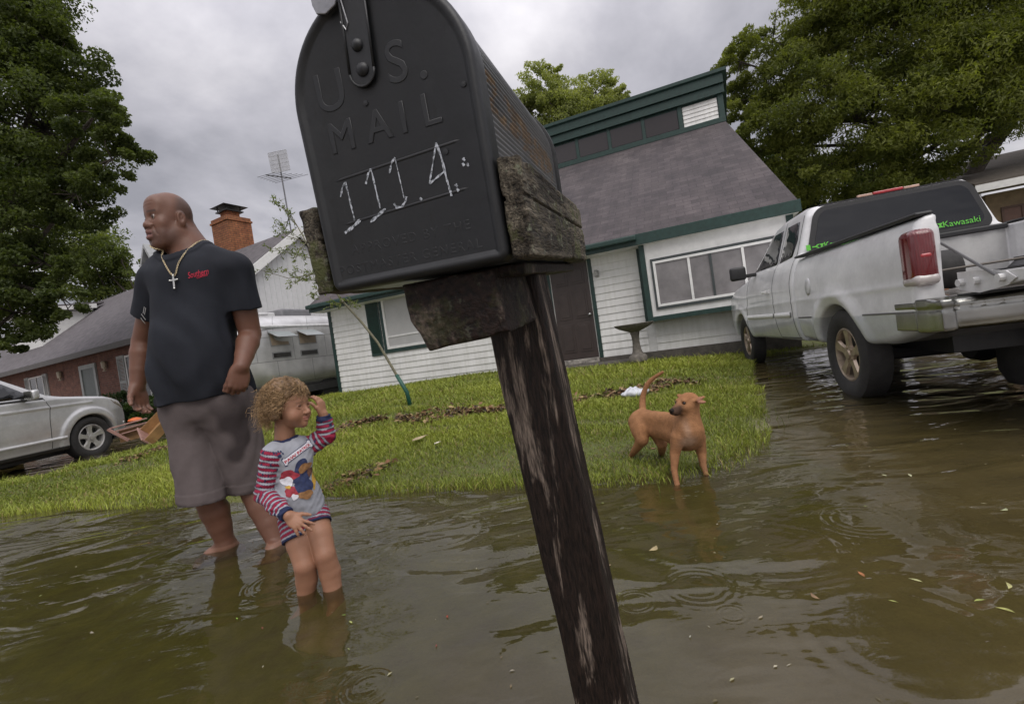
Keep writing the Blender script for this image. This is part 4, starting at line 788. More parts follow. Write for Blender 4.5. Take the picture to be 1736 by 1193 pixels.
# broken drawer and slatted piece by the drive
def build_debris():
    w1 = simple('drawer_wood', (.30, .17, .07), .6, var=.3, scale=9); w2 = simple('pink_slat', (.30, .17, .14), .6, var=.2); w3 = simple('dark_wood', (.10, .045, .03), .6)
    Y = 7.6
    a = W(258, 742, Y=Y); o = empty('wooden_drawer', a, .5, 'broken orange wood drawer tipped up on the lawn beside the shorts of the man', 'drawer')
    M = Matrix.Rotation(-.75, 4, 'Y') @ Matrix.Rotation(.35, 4, 'X')
    MB().box(-.02, .42, -.3, .3, 0, .012).xf(M).build('drawer_bottom', w1, o)
    s = MB().box(-.02, .42, -.3, -.285, .013, .15); s.box(-.02, .42, .285, .3, .013, .15); s.box(.405, .42, -.284, .284, .013, .15); s.xf(M).build('drawer_side', w1, o)
    MB().box(-.045, -.021, -.33, .33, -.02, .19).xf(M).build('drawer_front', w2, o, bevel=.004)
    b = W(228, 742, Y=Y+.2); p = empty('slatted_crate', b, .35, 'collapsed slatted wood piece lying between the silver car and the drawer', 'crate')
    for i, (x, z) in enumerate(((-.05, .26), (.02, .20), (.09, .14))): MB().obox((x, 0, z), (.24, .06, .035), (-.02, .03, 0), (0, 0, .008)).build('slat', w2, p, bevel=.003)
    m = MB().obox((.02, .06, .08), (.22, .05, .02), (-.01, .015, 0), (0, 0, .10)); m.build('end_panel', w1, p); MB().obox((-.17, -.1, .10), (.12, .02, -.12), (0, .03, 0), (.012, 0, .012)).build('front_board', w2, p)
    c = W(229, 712, Y=Y+.6); q = empty('orange_toy', c-np.array([0, 0, .05]), 0, 'small orange plastic object on the drawer pile by the hand of the man', 'plastic toy')
    MB().lathe([(0, -.03), (.08, -.03), (.11, 0), (.09, .03), (.03, .05), (0, .05)], 16, (0, 0, .05)).build('body', simple('orange_plastic', (.55, .12, .02), .4), q, smooth=True)
build_debris()
# ================================================================== VEHICLES
M_TYRE = simple('tyre_rubber', (.022, .021, .020), .75, var=.3, scale=20, bmp=.3, bscale=60)
M_BLACK = simple('black_plastic', (.018, .018, .019), .5, var=.2, scale=20)
M_DKGLASS = glassy('tinted_glass', (.010, .011, .013), .04); bump(M_DKGLASS.node_tree, M_DKGLASS.node_tree.nodes['Principled BSDF'], noise(M_DKGLASS.node_tree, tex_coord(M_DKGLASS.node_tree, (1.5, 1.5, 4)), 1.1, 2), .16, .05)
M_CHROME = simple('dull_chrome', (.34, .34, .32), .24, 1.0, var=.25, scale=4, bmp=.08, bscale=9)
def wheel(parent, c, sgn, R=.38, Wd=.26, rr=.235, rimcol=None, spokes=5, gold=None):
    """wheel with its axle along local x; sgn is the outward side"""
    h = Wd/2; t = MB()
    prof = [(rr, -h*.72), (rr+.02, -h*.86), (rr+(R-rr)*.5, -h), (R-.035, -h*.95), (R-.008, -h*.80), (R, -h*.6), (R, h*.6), (R-.008, h*.80), (R-.035, h*.95), (rr+(R-rr)*.5, h), (rr+.02, h*.86), (rr, h*.72)]
    t.lathe(prof, 56, (0, 0, 0), 'x', wob=lambda a, z: (.010 if (int(a/(2*math.pi)*56+(z > 0)*.5) % 2) else 0)*(1 if abs(z) > h*.45 and abs(z) < h*.97 else 0), caps=False)
    t.v = [(v[0]+c[0], v[1]+c[1], v[2]+c[2]) for v in t.v]; tw = t.build('wheel', M_TYRE, parent, smooth=35)
    r = MB(); s = sgn
    r.lathe([(rr+.004, s*h*.74), (rr-.008, s*h*.78), (rr-.02, s*h*.70), (rr-.028, s*h*.3), (rr-.035, -s*h*.5)], 48, c, 'x', caps=False)
    for k in range(spokes):
        a = 2*math.pi*k/spokes+.35; u = np.array([0, math.cos(a), math.sin(a)]); v = np.array([0, -math.sin(a), math.cos(a)]); X = np.array([s, 0, 0.]); C0 = np.array(c, float)
        i0, i1, w0, w1 = .05, rr-.015, .040, .062
        P = []
        for (rad, w, x1, x0) in ((i0, w0, h*.62, h*.40), ((i0+i1)/2, w0*.95, h*.66, h*.46), (i1, w1, h*.72, h*.5)):
            for (sg, xx) in ((-1, x0), (-.72, x1), (.72, x1), (1, x0)): P.append(C0+u*rad+v*w*sg+X*xx)
        r.add(P, [(0, 1, 5, 4), (1, 2, 6, 5), (2, 3, 7, 6), (4, 5, 9, 8), (5, 6, 10, 9), (6, 7, 11, 10), (3, 0, 4, 7), (7, 4, 8, 11)])
    r.lathe([(.085, s*h*.4), (.08, s*h*.62), (.045, s*h*.66), (.04, s*h*.78), (0, s*h*.80)], 24, c, 'x')
    for k in range(5): a = 2*math.pi*k/5; r.lathe([(.011, s*h*.6), (.011, s*h*.70), (0, s*h*.71)], 8, (c[0], c[1]+.062*math.cos(a), c[2]+.062*math.sin(a)), 'x')
    r.build('rim', rimcol, tw, smooth=35)
    MB().lathe([(rr-.03, -s*h*.45), (rr-.05, s*h*.15), (0, s*h*.2)], 32, c, 'x').build('brake_disc', M_BLACK, tw, smooth=True); return tw
def side_panel(parent, name, f, poly, mat, sgn, off=.004, n=10, side=1.5):
    """flat-ish panel draped on the flank: poly in (y,z)"""
    me = bpy.data.meshes.new(name); me.from_pydata([(0, y, z) for y, z in poly], [], [tuple(range(len(poly)))]); densify(me, .12); v = get_v(me)
    P = v.copy(); P[:, 0] = sgn*side; P = drape(f, P, (-sgn, 0, 0), 0); P[:, 0] += sgn*off; set_v(me, P)
    for p in me.polygons: p.use_smooth = True
    bm = bmesh.new(); bm.from_mesh(me); bmesh.ops.recalc_face_normals(bm, faces=bm.faces)
    if sum(q.normal.x for q in bm.faces)*sgn < 0: bmesh.ops.reverse_faces(bm, faces=bm.faces)
    r = bmesh.ops.extrude_face_region(bm, geom=list(bm.faces)); 
    vs = [g for g in r['geom'] if isinstance(g, bmesh.types.BMVert)]
    bmesh.ops.translate(bm, verts=vs, vec=(-sgn*(off+.010), 0, 0)); bm.to_mesh(me); bm.free()
    return link(name, me, mat, parent)
def side_strip(parent, name, f, path, w, mat, sgn, off=.002, dep=.004, side=1.5):
    P = []
    for i in range(len(path)-1):
        a, b = np.array(path[i], float), np.array(path[i+1], float); n = max(2, int(np.linalg.norm(b-a)/.04))
        for k in range(n): P.append(a+(b-a)*k/n)
    P.append(np.array(path[-1], float)); P = np.array(P); T = np.gradient(P, axis=0); T /= np.linalg.norm(T, axis=1, keepdims=True); N = np.stack([-T[:, 1], T[:, 0]], 1)
    A = P+N*w/2; B = P-N*w/2; m = len(P)
    def D(Q, o): q = np.stack([np.full(m, sgn*side), Q[:, 0], Q[:, 1]], 1).astype(f32); q = drape(f, q, (-sgn, 0, 0), 0); q[:, 0] += sgn*o; return q
    V = np.concatenate([D(A, off), D(B, off), D(A, off-dep-.004), D(B, off-dep-.004)]); i = np.arange(m-1)
    Q = np.concatenate([np.stack([i, i+1, i+1+m, i+m], 1), np.stack([i+2*m, i+1+2*m, i+1, i], 1), np.stack([i+m, i+1+m, i+1+3*m, i+3*m], 1)]); 
    o = link(name, npmesh(name, V, Q), mat, parent)
    bm = bmesh.new(); bm.from_mesh(o.data); bmesh.ops.recalc_face_normals(bm, faces=bm.faces); bm.to_mesh(o.data); bm.free(); return o
def car_paint(name, col, metal=0., rough=.35, vc=False, coat=.7):
    m, nt, b = new_mat(name); v = tex_coord(nt); dirt = ramp(nt, noise(nt, v, 2.4, 6, .65), [(.35, .82), (.62, 1.04)]); fine = ramp(nt, noise(nt, v, 30, 3, .6), [(.3, .95), (.7, 1.03)])
    if vc: a = nt.nodes.new('ShaderNodeAttribute'); a.attribute_name = 'Col'; base = a.outputs['Color']
    else: base = col
    lnk(nt, mixc(nt, 1, mixc(nt, 1, base, dirt, 'MULTIPLY'), fine, 'MULTIPLY'), b.inputs['Base Color'])
    b.inputs['Metallic'].default_value = metal; lnk(nt, ramp(nt, noise(nt, v, 6, 4), [(.3, rough), (.7, rough+.15)]), b.inputs['Roughness']); b.inputs['Coat Weight'].default_value = coat; b.inputs['Coat Roughness'].default_value = .06; return m
def build_truck():
    T = empty('pickup_truck', (3.742, 3.679, -.046), -.262, 'white extended cab pickup truck standing in flood water with its tailgate down', 'pickup truck')
    def hw(y, z):
        w = .985-.075*np.clip((z-1.02)/.30, 0, 1.2)**2-.055*np.clip((.78-z)/.3, 0, 1.5)**2
        w = w-.05*np.clip((y-3.7)/.8, 0, 1)**2
        for yc in (0, 3.52):
            r = np.sqrt((y-yc)**2+(z-.40)**2); w = w+.030*np.exp(-((r-.50)/.07)**2)*(z > .2)+.012*np.exp(-((r-.60)/.16)**2)
        # raised crease along the flank
        return w+.006*np.exp(-((z-.90)/.02)**2)
    bed = [(-1.17, .60), (-1.19, 1.20), (-1.17, 1.30), (.985, 1.335), (.985, .50), (.55, .47), (-.7, .50)]
    cabl = [(1.012, .46), (1.012, 1.36), (2.98, 1.36), (3.25, 1.30), (3.9, 1.22), (4.32, 1.10), (4.42, .92), (4.43, .52), (4.0, .45)]
    gh = [(1.0, 1.20), (1.01, 1.40), (1.06, 1.78), (1.12, 1.865), (1.3, 1.895), (1.9, 1.90), (2.22, 1.87), (2.36, 1.80), (3.05, 1.34), (2.9, 1.2)]
    def f(P):
        x, y, z = P[:, 0], P[:, 1], P[:, 2]; ax = np.abs(x); w = hw(y, z)
        b = smax(poly2(y, z, bed), (ax-w)*.9, .05)
        inner = np.maximum(np.maximum(ax-.84, y-.93), .80-z); well = np.maximum(np.sqrt(y*y+(z-.45)**2)-.52, .58-ax)
        rib = .006*np.sin(x*28)*(y > .85)
        b = np.maximum(b, -(np.maximum(inner+rib, -well)))
        # stake pocket top rail stays; tail opening
        c = smax(poly2(y, z, cabl), (ax-w)*.9, .05)
        top = np.where(y > 3.0, .93-.12*(z > 1.1), 2)
        g = smax(poly2(y, z, gh), (ax-(.885-.33*(z-1.33)))*.93, .09)
        d = np.minimum(b, smin(c, g, .045))
        for yc in (0, 3.52):
            d = smax(d, -np.maximum(np.sqrt((y-yc)**2+(z-.37)**2)-.455, .50-ax), .012)
        return d
    V, Q = sdf_mesh(f, (-1.1, -1.3, .35), (1.1, 4.6, 2.0), .0155, lip=1.6)
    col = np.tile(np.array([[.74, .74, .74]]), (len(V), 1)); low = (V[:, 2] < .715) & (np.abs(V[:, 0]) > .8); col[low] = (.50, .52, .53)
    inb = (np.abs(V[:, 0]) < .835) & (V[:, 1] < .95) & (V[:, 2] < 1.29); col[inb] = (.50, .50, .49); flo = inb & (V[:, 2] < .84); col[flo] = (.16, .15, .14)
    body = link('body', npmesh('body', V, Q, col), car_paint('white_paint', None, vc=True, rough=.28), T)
    MB().box(-.60, .60, -.75, 4.2, .40, .56).build('chassis', M_BLACK, T); x = MB(); x.tube([(-.80, 0, .36), (.80, 0, .36)], .06, 8); x.lathe([(0, -.14), (.12, -.1), (.15, 0), (.12, .1), (0, .14)], 12, (0, 0, .36), 'x'); x.build('axle', M_BLACK, T, smooth=True)
    MB().tube([(.35, .8, .42), (.35, -.75, .40), (.6, -1.1, .36)], .035, 8).build('exhaust_pipe', simple('rusty_pipe', (.10, .07, .05), .6), T, smooth=True)
    MB().lathe([(0, -.42), (.30, -.4), (.34, -.3), (.34, -.02), (.3, .0), (0, 0)], 28, (.1, -.62, .52)).build('spare_wheel', M_TYRE, T, smooth=True)
    rim = simple('bronze_rim', (.36, .29, .22), .35, .6, var=.25, scale=20)
    for xs in (-1, 1):
        for yc in (0, 3.52): wheel(T, (xs*.865, yc, .385), xs, .385, .205, .225, rim)
    # flank details on both sides
    glz = 1.37
    for s in (-1, 1):
        side_panel(T, 'door_window', f, [(1.80, glz), (1.83, 1.77), (2.28, 1.775), (2.40, 1.72), (2.90, glz+.02)], M_DKGLASS, s)
        side_panel(T, 'quarter_window', f, [(1.26, glz+.02), (1.20, 1.55), (1.26, 1.76), (1.66, 1.775), (1.68, glz)], M_DKGLASS, s)
        for p in ([(1.745, .50), (1.745, 1.84)], [(3.05, .50), (3.05, .86), (3.0, 1.02), (3.02, 1.32)], [(1.05, .50), (1.75, .49)], [(1.10, .50), (1.10, 1.34), (1.16, 1.80)]): side_strip(T, 'door_seam', f, p, .009, M_BLACK, s)
        side_strip(T, 'bed_seam', f, [(.999, .49), (.999, 1.33)], .020, M_BLACK, s, off=.001)
        side_strip(T, 'side_moulding', f, [(1.15, .76), (1.72, .76)], .055, M_WTRIM, s, off=.014, dep=.014); side_strip(T, 'side_moulding', f, [(1.78, .76), (3.02, .76)], .055, M_WTRIM, s, off=.014, dep=.014)
        side_strip(T, 'accent_strip', f, [(-1.12, .725), (-.50, .725)], .012, simple('strip_grey', (.12, .12, .12), .4), s, off=.003); side_strip(T, 'accent_strip', f, [(.52, .725), (.97, .725)], .012, M_BLACK, s, off=.003)
        hd = MB().box(s*1.03-.012, s*1.03+.012, 1.86, 2.0, 1.05, 1.08); hd.box(s*.975-.02, s*.975+.03, 1.87, 1.89, 1.04, 1.09); hd.box(s*.975-.02, s*.975+.03, 1.97, 1.99, 1.04, 1.09); hd.build('door_handle', M_WTRIM, T, bevel=.006)
        mm = MB().obox((s*1.14, 2.66, 1.40), (.105, 0, 0), (0, .045, 0), (0, 0, .095)); mi = mm.build('side_mirror', M_BLACK, T, bevel=.035, seg=3, smooth=True); MB().box(min(s*.90, s*1.06), max(s*.90, s*1.06), 2.66, 2.72, 1.33, 1.38).build('mirror_arm', M_BLACK, mi, bevel=.01)
        tl = MB(); tl.obox((s*.93, -1.13, 1.05), (.068, 0, 0), (0, .085, 0), (0, 0, .175)); red, nt, b = new_mat('tail_lens'); b.inputs['Base Color'].default_value = (.13, .007, .009, 1); b.inputs['Roughness'].default_value = .12; b.inputs['Coat Weight'].default_value = 1
        sp = nt.nodes.new('ShaderNodeSeparateXYZ'); lnk(nt, tex_coord(nt), sp.inputs[0]); w = nt.nodes.new('ShaderNodeTexWave'); w.inputs['Scale'].default_value = 22; w.bands_direction = 'X'; lnk(nt, tex_coord(nt), w.inputs['Vector']); bump(nt, b, w.outputs['Fac'], .5, .004)
        t = tl.build('tail_light', red, T, bevel=.045, seg=4, smooth=True)
        MB().obox((s*.935, -1.140, .915), (.066, 0, 0), (0, .083, 0), (0, 0, .034)).build('reversing_lens', simple('clear_lens', (.42, .38, .36), .15, coat=1), t, bevel=.028, seg=3, smooth=True)
        MB().obox((s*.932, -1.134, 1.06), (.030, 0, 0), (0, .0835, 0), (0, 0, .014)).build('inner_reflector', simple('bright_red_lens', (.42, .02, .025), .15, coat=1), t, bevel=.01)
    side_panel(T, 'fuel_door', f, [(.56+.075*math.cos(a*math.pi/10), 1.02+.085*math.sin(a*math.pi/10)) for a in range(20)], car_paint('white_flap', (.62, .62, .62), rough=.3), -1, off=.003)
    # black rail cap along the bed
    for s in (-1, 1): MB().obox((s*.895, -.10, 1.333), (.048, 0, 0), (0, 1.075, .020), (0, 0, .012)).build('rail_cap', M_BLACK, T, bevel=.012)
    MB().box(-.84, .84, .90, .975, 1.30, 1.352).build('rail_cap', M_BLACK, T, bevel=.012)
    # rear window: rounded black frame with glass
    def rrect(x0, x1, z0, z1, r, n=6, tx=0): 
        o = []
        for cx, cz, a0 in ((x1-r, z0+r, -90), (x1-r, z1-r, 0), (x0+r, z1-r, 90), (x0+r, z0+r, 180)):
            for k in range(n+1): a = R_(a0+90*k/n); X = cx+r*math.cos(a); Z = cz+r*math.sin(a); o.append((X*(1-tx*(Z-z0)/(z1-z0)), Z))
        return o
    def rear_panel(name, poly, off, mat, par, th=.014):
        m = MB(); m.prism(poly, 0, th); o = []
        for v in m.v: o.append((v[0], 1.0+.115*(v[2]-1.36)-off+v[1], v[2]))
        m.v = o; return m.build(name, mat, par)
    rw = rear_panel('rear_window_frame', rrect(-.81, .81, 1.345, 1.845, .11, tx=.17), .012, M_BLACK, T, .022); rear_panel('rear_glass', rrect(-.745, .745, 1.40, 1.80, .085, tx=.155), .016, M_DKGLASS, rw, .008)
    gm = simple('green_decal', (.12, .52, .05), .5, var=.02)
    def decal(cx, z, size):
        me = text_np('Kawasaki', size, .001); v = get_v(me); me.transform(Matrix(((1, 0, 0, cx+size*.45), (0, 0, 1, 0), (0, 1, 0, z), (0, 0, 0, 1)))); v = get_v(me); v[:, 1] = 1.0+.115*(v[:, 2]-1.36)-.0175+v[:, 1]; set_v(me, v); link('decal', me, gm, rw)
        m = MB(); x = cx-size*2.72
        m.box(x-.055, x-.015, 0, .001, z-size*.36, z+size*.36); m.prism([(x, z-.006), (x+.03, z-.006), (x+.055, z-.022), (x+.075, z-.022), (x+.045, z), (x+.075, z+.022), (x+.055, z+.022), (x+.03, z+.006), (x, z+.006)], 0, .001); m.prism([(x+.07, z-.022), (x+.115, z-.022), (x+.095, z), (x+.115, z+.022), (x+.07, z+.022), (x+.085, z)], 0, .001)
        m.v = [(v[0], 1.0+.115*(v[2]-1.36)-.018+v[1], v[2]) for v in m.v]; m.build('decal', gm, rw)
    decal(.50, 1.435, .083); decal(-.53, 1.435, .083)
    b = MB().box(-.13, .13, 1.045, 1.075, 1.862, 1.892); bl = b.build('brake_light', simple('red_lens', (.42, .012, .018), .2, coat=1), T, bevel=.008)
    for s in (-1, 1): MB().box(min(s*.135, s*.27), max(s*.135, s*.27), 1.05, 1.078, 1.862, 1.888).build('cargo_lamp', simple('amber_clear_lens', (.48, .30, .22), .2, coat=1), bl, bevel=.006)
    MB().box(-.62, .62, 1.052, 1.072, 1.850, 1.866).build('rear_roof_seal', M_BLACK, T)
    # chrome step bumper with wrapped corners
    def fb(P):
        x, y, z = P[:, 0], P[:, 1], P[:, 2]; arc = -1.42+.10*np.clip(np.abs(x)/.98, 0, 1)**4
        d = smax(np.maximum(np.abs(x)-.985, z-.79), np.maximum(.605-z+.05*(np.abs(x) > 2), 0*x-1), .03); d = smax(d, arc-y, .06); d = smax(d, y+1.18+.0*x, .02)
        side = np.maximum(np.maximum(np.abs(np.abs(x)-.955)-.032, np.abs(y+1.16)-.24), np.abs(z-.697)-.090); d = smin(d, side, .05)
        d = np.maximum(d, -np.maximum(np.maximum(np.abs(x)-.20, np.abs(z-.66)-.055), y+1.33)); return d+.006*np.exp(-((z-.735)/.01)**2)
    V, Q = sdf_mesh(fb, (-1.05, -1.52, .52), (1.05, -.74, .84), .013); bp = link('rear_bumper', npmesh('rear_bumper', V, Q), M_CHROME, T)
    MB().box(-.80, .80, -1.40, -1.20, .790, .802).build('step_pad', M_BLACK, bp, bevel=.004); MB().box(-.30, .30, -1.38, -1.19, .45, .60).build('tow_hitch', M_BLACK, bp, bevel=.01)
    # lowered tailgate: end plate seen from the side, inner skin on top
    tm = car_paint('tailgate_paint', (.60, .60, .59), rough=.35)
    g = MB(); g.prism([(-1.23, .825), (-1.23, .905), (-1.70, .905), (-1.73, .88), (-1.70, .84), (-1.45, .815)], -.80, .80, 'x'); tg = g.build('tailgate', tm, T, bevel=.008)
    MB().box(-.79, .79, -1.72, -1.26, .906, .915).build('tailgate_top', M_BLACK, tg, bevel=.003)
    for s in (-1, 1):
        e = MB(); e.prism([(-1.24, .83), (-1.24, .93), (-1.42, .925), (-1.60, .90), (-1.66, .86), (-1.60, .825), (-1.4, .80)], s*.805-.004, s*.805+.004, 'x')
        for yy in (-1.28, -1.40, -1.58): e.lathe([(.022, -.02), (.022, .02), (0, .021)], 10, (s*.815, yy, .868), 'x')
        e.build('tailgate_end_plate', tm, tg)
    MB().tube([(-.83, -1.17, 1.12), (-.82, -1.56, .88)], .008, 6).build('tailgate_cable', simple('steel_cable', (.12, .12, .12), .5, .5), tg)
    return T
build_truck()
def TL(x, y, z): c, s = math.cos(-.262), math.sin(-.262); return (3.742+c*x-s*y, 3.679+s*x+c*y, -.046+z)
def build_load():
    o = empty('small_wheel', TL(-.02, .35, .815), -.262, 'small black wheel standing in the pickup bed behind the tail light', 'wheel'); m = MB(); m.lathe([(.05, -.07), (.15, -.09), (.17, -.06), (.17, .06), (.15, .09), (.05, .07)], 28, (0, 0, .17), 'x'); m.build('tyre', M_TYRE, o, smooth=True); MB().lathe([(0, -.06), (.1, -.05), (.1, .05), (0, .06)], 18, (0, 0, .17), 'x').build('hub', M_BLACK, o, smooth=True)
    rng = np.random.default_rng(4); rd = simple('red_cable', (.42, .02, .02), .4); pts = []
    for k in range(46): a = k*.42; pts.append(TL(.45+.17*math.cos(a)+.004*k-.1, -.55+.22*math.sin(a), .88+.0016*k+.03*math.sin(a*1.7)))
    m = MB().tube(pts, .009, 6); tag(m.build('cable_coil', rd, None, smooth='all'), 'tangled red cable coil lying in the open pickup bed', 'cable')
    o = empty('steel_bar', TL(.1, -.9, .94), -.262, 'long thin dark steel rod laid across the lowered tailgate', 'rod'); MB().tube([(-.85, .05, .02), (0, .02, .03), (.9, -.1, .02)], .009, 6).build('rod', simple('dark_steel', (.08, .07, .06), .5, .5), o); MB().lathe([(.02, -.02), (.03, -.01), (.03, .01), (.02, .02)], 10, (-.2, .02, .03), 'x').build('collar', M_BLACK, o)
    o = empty('gearbox', TL(.40, .1, .81), -.262, 'grimy dark mechanical part with a round hub resting in the pickup bed', 'machine part'); MB().box(-.15, .18, -.14, .14, 0, .10).build('housing', simple('grimy_metal', (.13, .11, .09), .6, .3, var=.5), o, bevel=.02); MB().lathe([(.09, .10), (.10, .12), (.06, .16), (.06, .19), (0, .19)], 18, (0, 0, 0)).build('hub', M_BLACK, o, smooth=True)
    for dx, dy, lb in ((.62, .3, 'small rusty bracket lying in the pickup bed beyond the red cable'), (-.3, -.1, 'small rusty bracket lying in the pickup bed close to the tail light')):
        o = empty('bracket', TL(dx, dy, .815), .4, lb, 'bracket'); MB().box(-.09, .09, -.03, .03, 0, .012).box(-.09, -.078, -.03, .03, .012, .09).build('plate', simple('rust', (.16, .07, .03), .8), o, bevel=.003)
build_load()
# ---------------- silver car
def build_car():
    wc = W(147, 742, Y=7.72); yaw = R_(-6); c, s = math.cos(yaw), math.sin(yaw); lx = .80
    o = np.array([wc[0]-c*lx, wc[1]-s*lx, wc[2]-.34]); T = empty('silver_car', o, yaw, 'silver crossover car parked nose away at the left edge in shallow water', 'car')
    prof = [(-3.9, .38), (-3.95, .8), (-3.8, 1.1), (-3.55, 1.55), (-3.1, 1.66), (-2.0, 1.70), (-1.5, 1.66), (-1.05, 1.48), (-.52, 1.13), (-.30, 1.08), (.35, 1.00), (.70, .90), (.84, .78), (.93, .60), (.92, .36), (.80, .24), (.3, .22), (-3.6, .22)]
    def hw(y, z):
        w = .925-.02*np.clip((.55-z)/.3, 0, 1)-.03*np.clip((z-.75)/.3, 0, 1)-.46*np.clip(z-1.04, 0, 2)**1.05
        w = w-.36*np.clip((y-.15)/.8, 0, 1.2)**2.3
        r = np.sqrt(y*y+(z-.34)**2); w = w+.032/(1+np.exp((r-.50)/.012))*np.clip(1-(y-.5)*2, 0, 1)
        w = w+.010*np.exp(-((z-.93)/.02)**2)*(y < .1)
        return w+.012*np.exp(-((z-.40)/.05)**2)*(y < -.5)
    def f(P):
        x, y, z = P[:, 0], P[:, 1], P[:, 2]; ax = np.abs(x)
        d = smax(poly2(y, z, prof), (ax-hw(y, z))*.85, .07)
        hood = 1.0; 
        for yc in (0, -2.89): d = smax(d, -np.maximum(np.sqrt((y-yc)**2+(z-.34)**2)-.385, .48-ax), .012)
        return d
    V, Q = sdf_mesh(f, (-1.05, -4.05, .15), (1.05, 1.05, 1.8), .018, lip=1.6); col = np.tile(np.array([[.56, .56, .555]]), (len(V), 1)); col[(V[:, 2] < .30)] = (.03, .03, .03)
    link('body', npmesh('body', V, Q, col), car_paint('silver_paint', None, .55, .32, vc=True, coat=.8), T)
    MB().box(-.72, .72, -3.6, .5, .16, .40).build('chassis', M_BLACK, T)
    rim = simple('silver_rim', (.46, .45, .43), .35, .5, var=.15)
    for xs in (-1, 1):
        for yc in (0, -2.89): wheel(T, (xs*.82, yc, .34), xs, .345, .225, .215, rim)
        side_panel(T, 'door_window', f, [(-.72, 1.12), (-1.02, 1.36), (-1.28, 1.50), (-1.60, 1.57), (-1.95, 1.585), (-1.98, 1.10)], M_DKGLASS, xs); side_panel(T, 'rear_door_window', f, [(-2.06, 1.10), (-2.03, 1.585), (-2.9, 1.56), (-2.95, 1.11)], M_DKGLASS, xs)
        side_strip(T, 'window_trim', f, [(-.62, 1.085), (-2.95, 1.075)], .028, M_BLACK, xs, off=.005)
        for p in ([(-.62, .30), (-.60, .75), (-.56, .93), (-.62, 1.10)], [(-2.02, .3), (-2.02, 1.6)]): side_strip(T, 'door_seam', f, p, .008, M_BLACK, xs)
        side_strip(T, 'sill_moulding', f, [(-.42, .43), (-2.45, .43)], .045, simple('sill_silver', (.55, .55, .54), .3, .3), xs, off=.012, dep=.012)
        side_panel(T, 'headlight', f, [(.50, .86), (.42, .965), (.62, .925), (.80, .84), (.84, .74), (.74, .74)], simple('headlight_lens', (.34, .31, .28), .08, coat=1), xs, off=.006)
        side_panel(T, 'fog_lamp', f, [(.70, .46), (.70, .50), (.80, .50), (.80, .46)], simple('lamp_clear', (.7, .7, .7), .1, coat=1), xs, off=.004)
        m = MB(); m.obox((xs*1.03, -.86, 1.15), (.075, 0, 0), (0, .05, .01), (0, 0, .075)); mi = m.build('side_mirror', car_paint('mirror_silver', (.5, .5, .5), .5), T, bevel=.035, seg=3, smooth=True); MB().obox((xs*1.03, -.925, 1.15), (.06, 0, 0), (0, .004, 0), (0, 0, .06)).build('mirror_glass', M_CHROME, mi); MB().box(min(xs*.86, xs*.98), max(xs*.86, xs*.98), -.9, -.84, 1.08, 1.12).build('mirror_foot', M_BLACK, mi)
        MB().box(min(xs*.93, xs*.965), max(xs*.93, xs*.965), -1.86, -1.66, .90, .925).build('door_handle', M_CHROME, T, bevel=.005)
    # front and rear screens
    MB().add([(-.60, -.60, 1.185), (.60, -.60, 1.185), (.50, -1.10, 1.525), (-.50, -1.10, 1.525), (-.60, -.63, 1.17), (.60, -.63, 1.17), (.50, -1.13, 1.51), (-.50, -1.13, 1.51)], [(0, 1, 2, 3), (4, 7, 6, 5), (0, 4, 5, 1), (2, 6, 7, 3), (1, 5, 6, 2), (3, 7, 4, 0)]).build('windscreen', M_DKGLASS, T)
    MB().box(-.30, .30, .90, .945, .40, .62).build('grille', M_BLACK, T, bevel=.01)
build_car()
# ================================================================== MAILBOX
def wood(name, dark, light, grain=(14, 14, 1.2), thr=(.5, .62), moss=0., axis='Z', rough=.6):
    m, nt, b = new_mat(name); v = tex_coord(nt, grain); g = noise(nt, v, 3.2, 7, .62, .4); fine = noise(nt, tex_coord(nt, tuple(3*x for x in grain)), 9, 3, .6)
    c = mixc(nt, ramp(nt, g, [(thr[0], 0), (thr[1], 1)]), dark, light); c = mixc(nt, 1, c, ramp(nt, fine, [(.36, .30), (.64, 1.5)]), 'MULTIPLY')
    if moss: c = mixc(nt, math_(nt, 'MULTIPLY', ramp(nt, noise(nt, tex_coord(nt), 16, 6, .7), [(.52, 0), (.62, 1)]), moss), c, (.075, .085, .025)); c = mixc(nt, math_(nt, 'MULTIPLY', ramp(nt, noise(nt, tex_coord(nt), 48, 4, .7), [(.60, 0), (.66, 1)]), moss*.7), c, (.22, .24, .17))
    lnk(nt, c, b.inputs['Base Color']); b.inputs['Roughness'].default_value = rough; b.inputs['Specular IOR Level'].default_value = .3; bump(nt, b, math_(nt, 'ADD', fine, g), .9, .005); return m
def arch(w, H, n=40, rb=.014):
    sp = H-w; o = [(-w+rb*(1-math.cos(a)), rb*(1-math.sin(a))) for a in [R_(90-k*22.5) for k in range(5)]]
    o = [(-w+rb-rb*math.sin(R_(k*22.5)), rb-rb*math.cos(R_(k*22.5))) for k in range(5)]
    o += [(-w*math.cos(math.pi*k/n), sp+w*math.sin(math.pi*k/n)) for k in range(n+1)]
    o += [(w-rb+rb*math.sin(R_(90-k*22.5)), rb-rb*math.cos(R_(90-k*22.5))) for k in range(5)]
    return np.array(o)
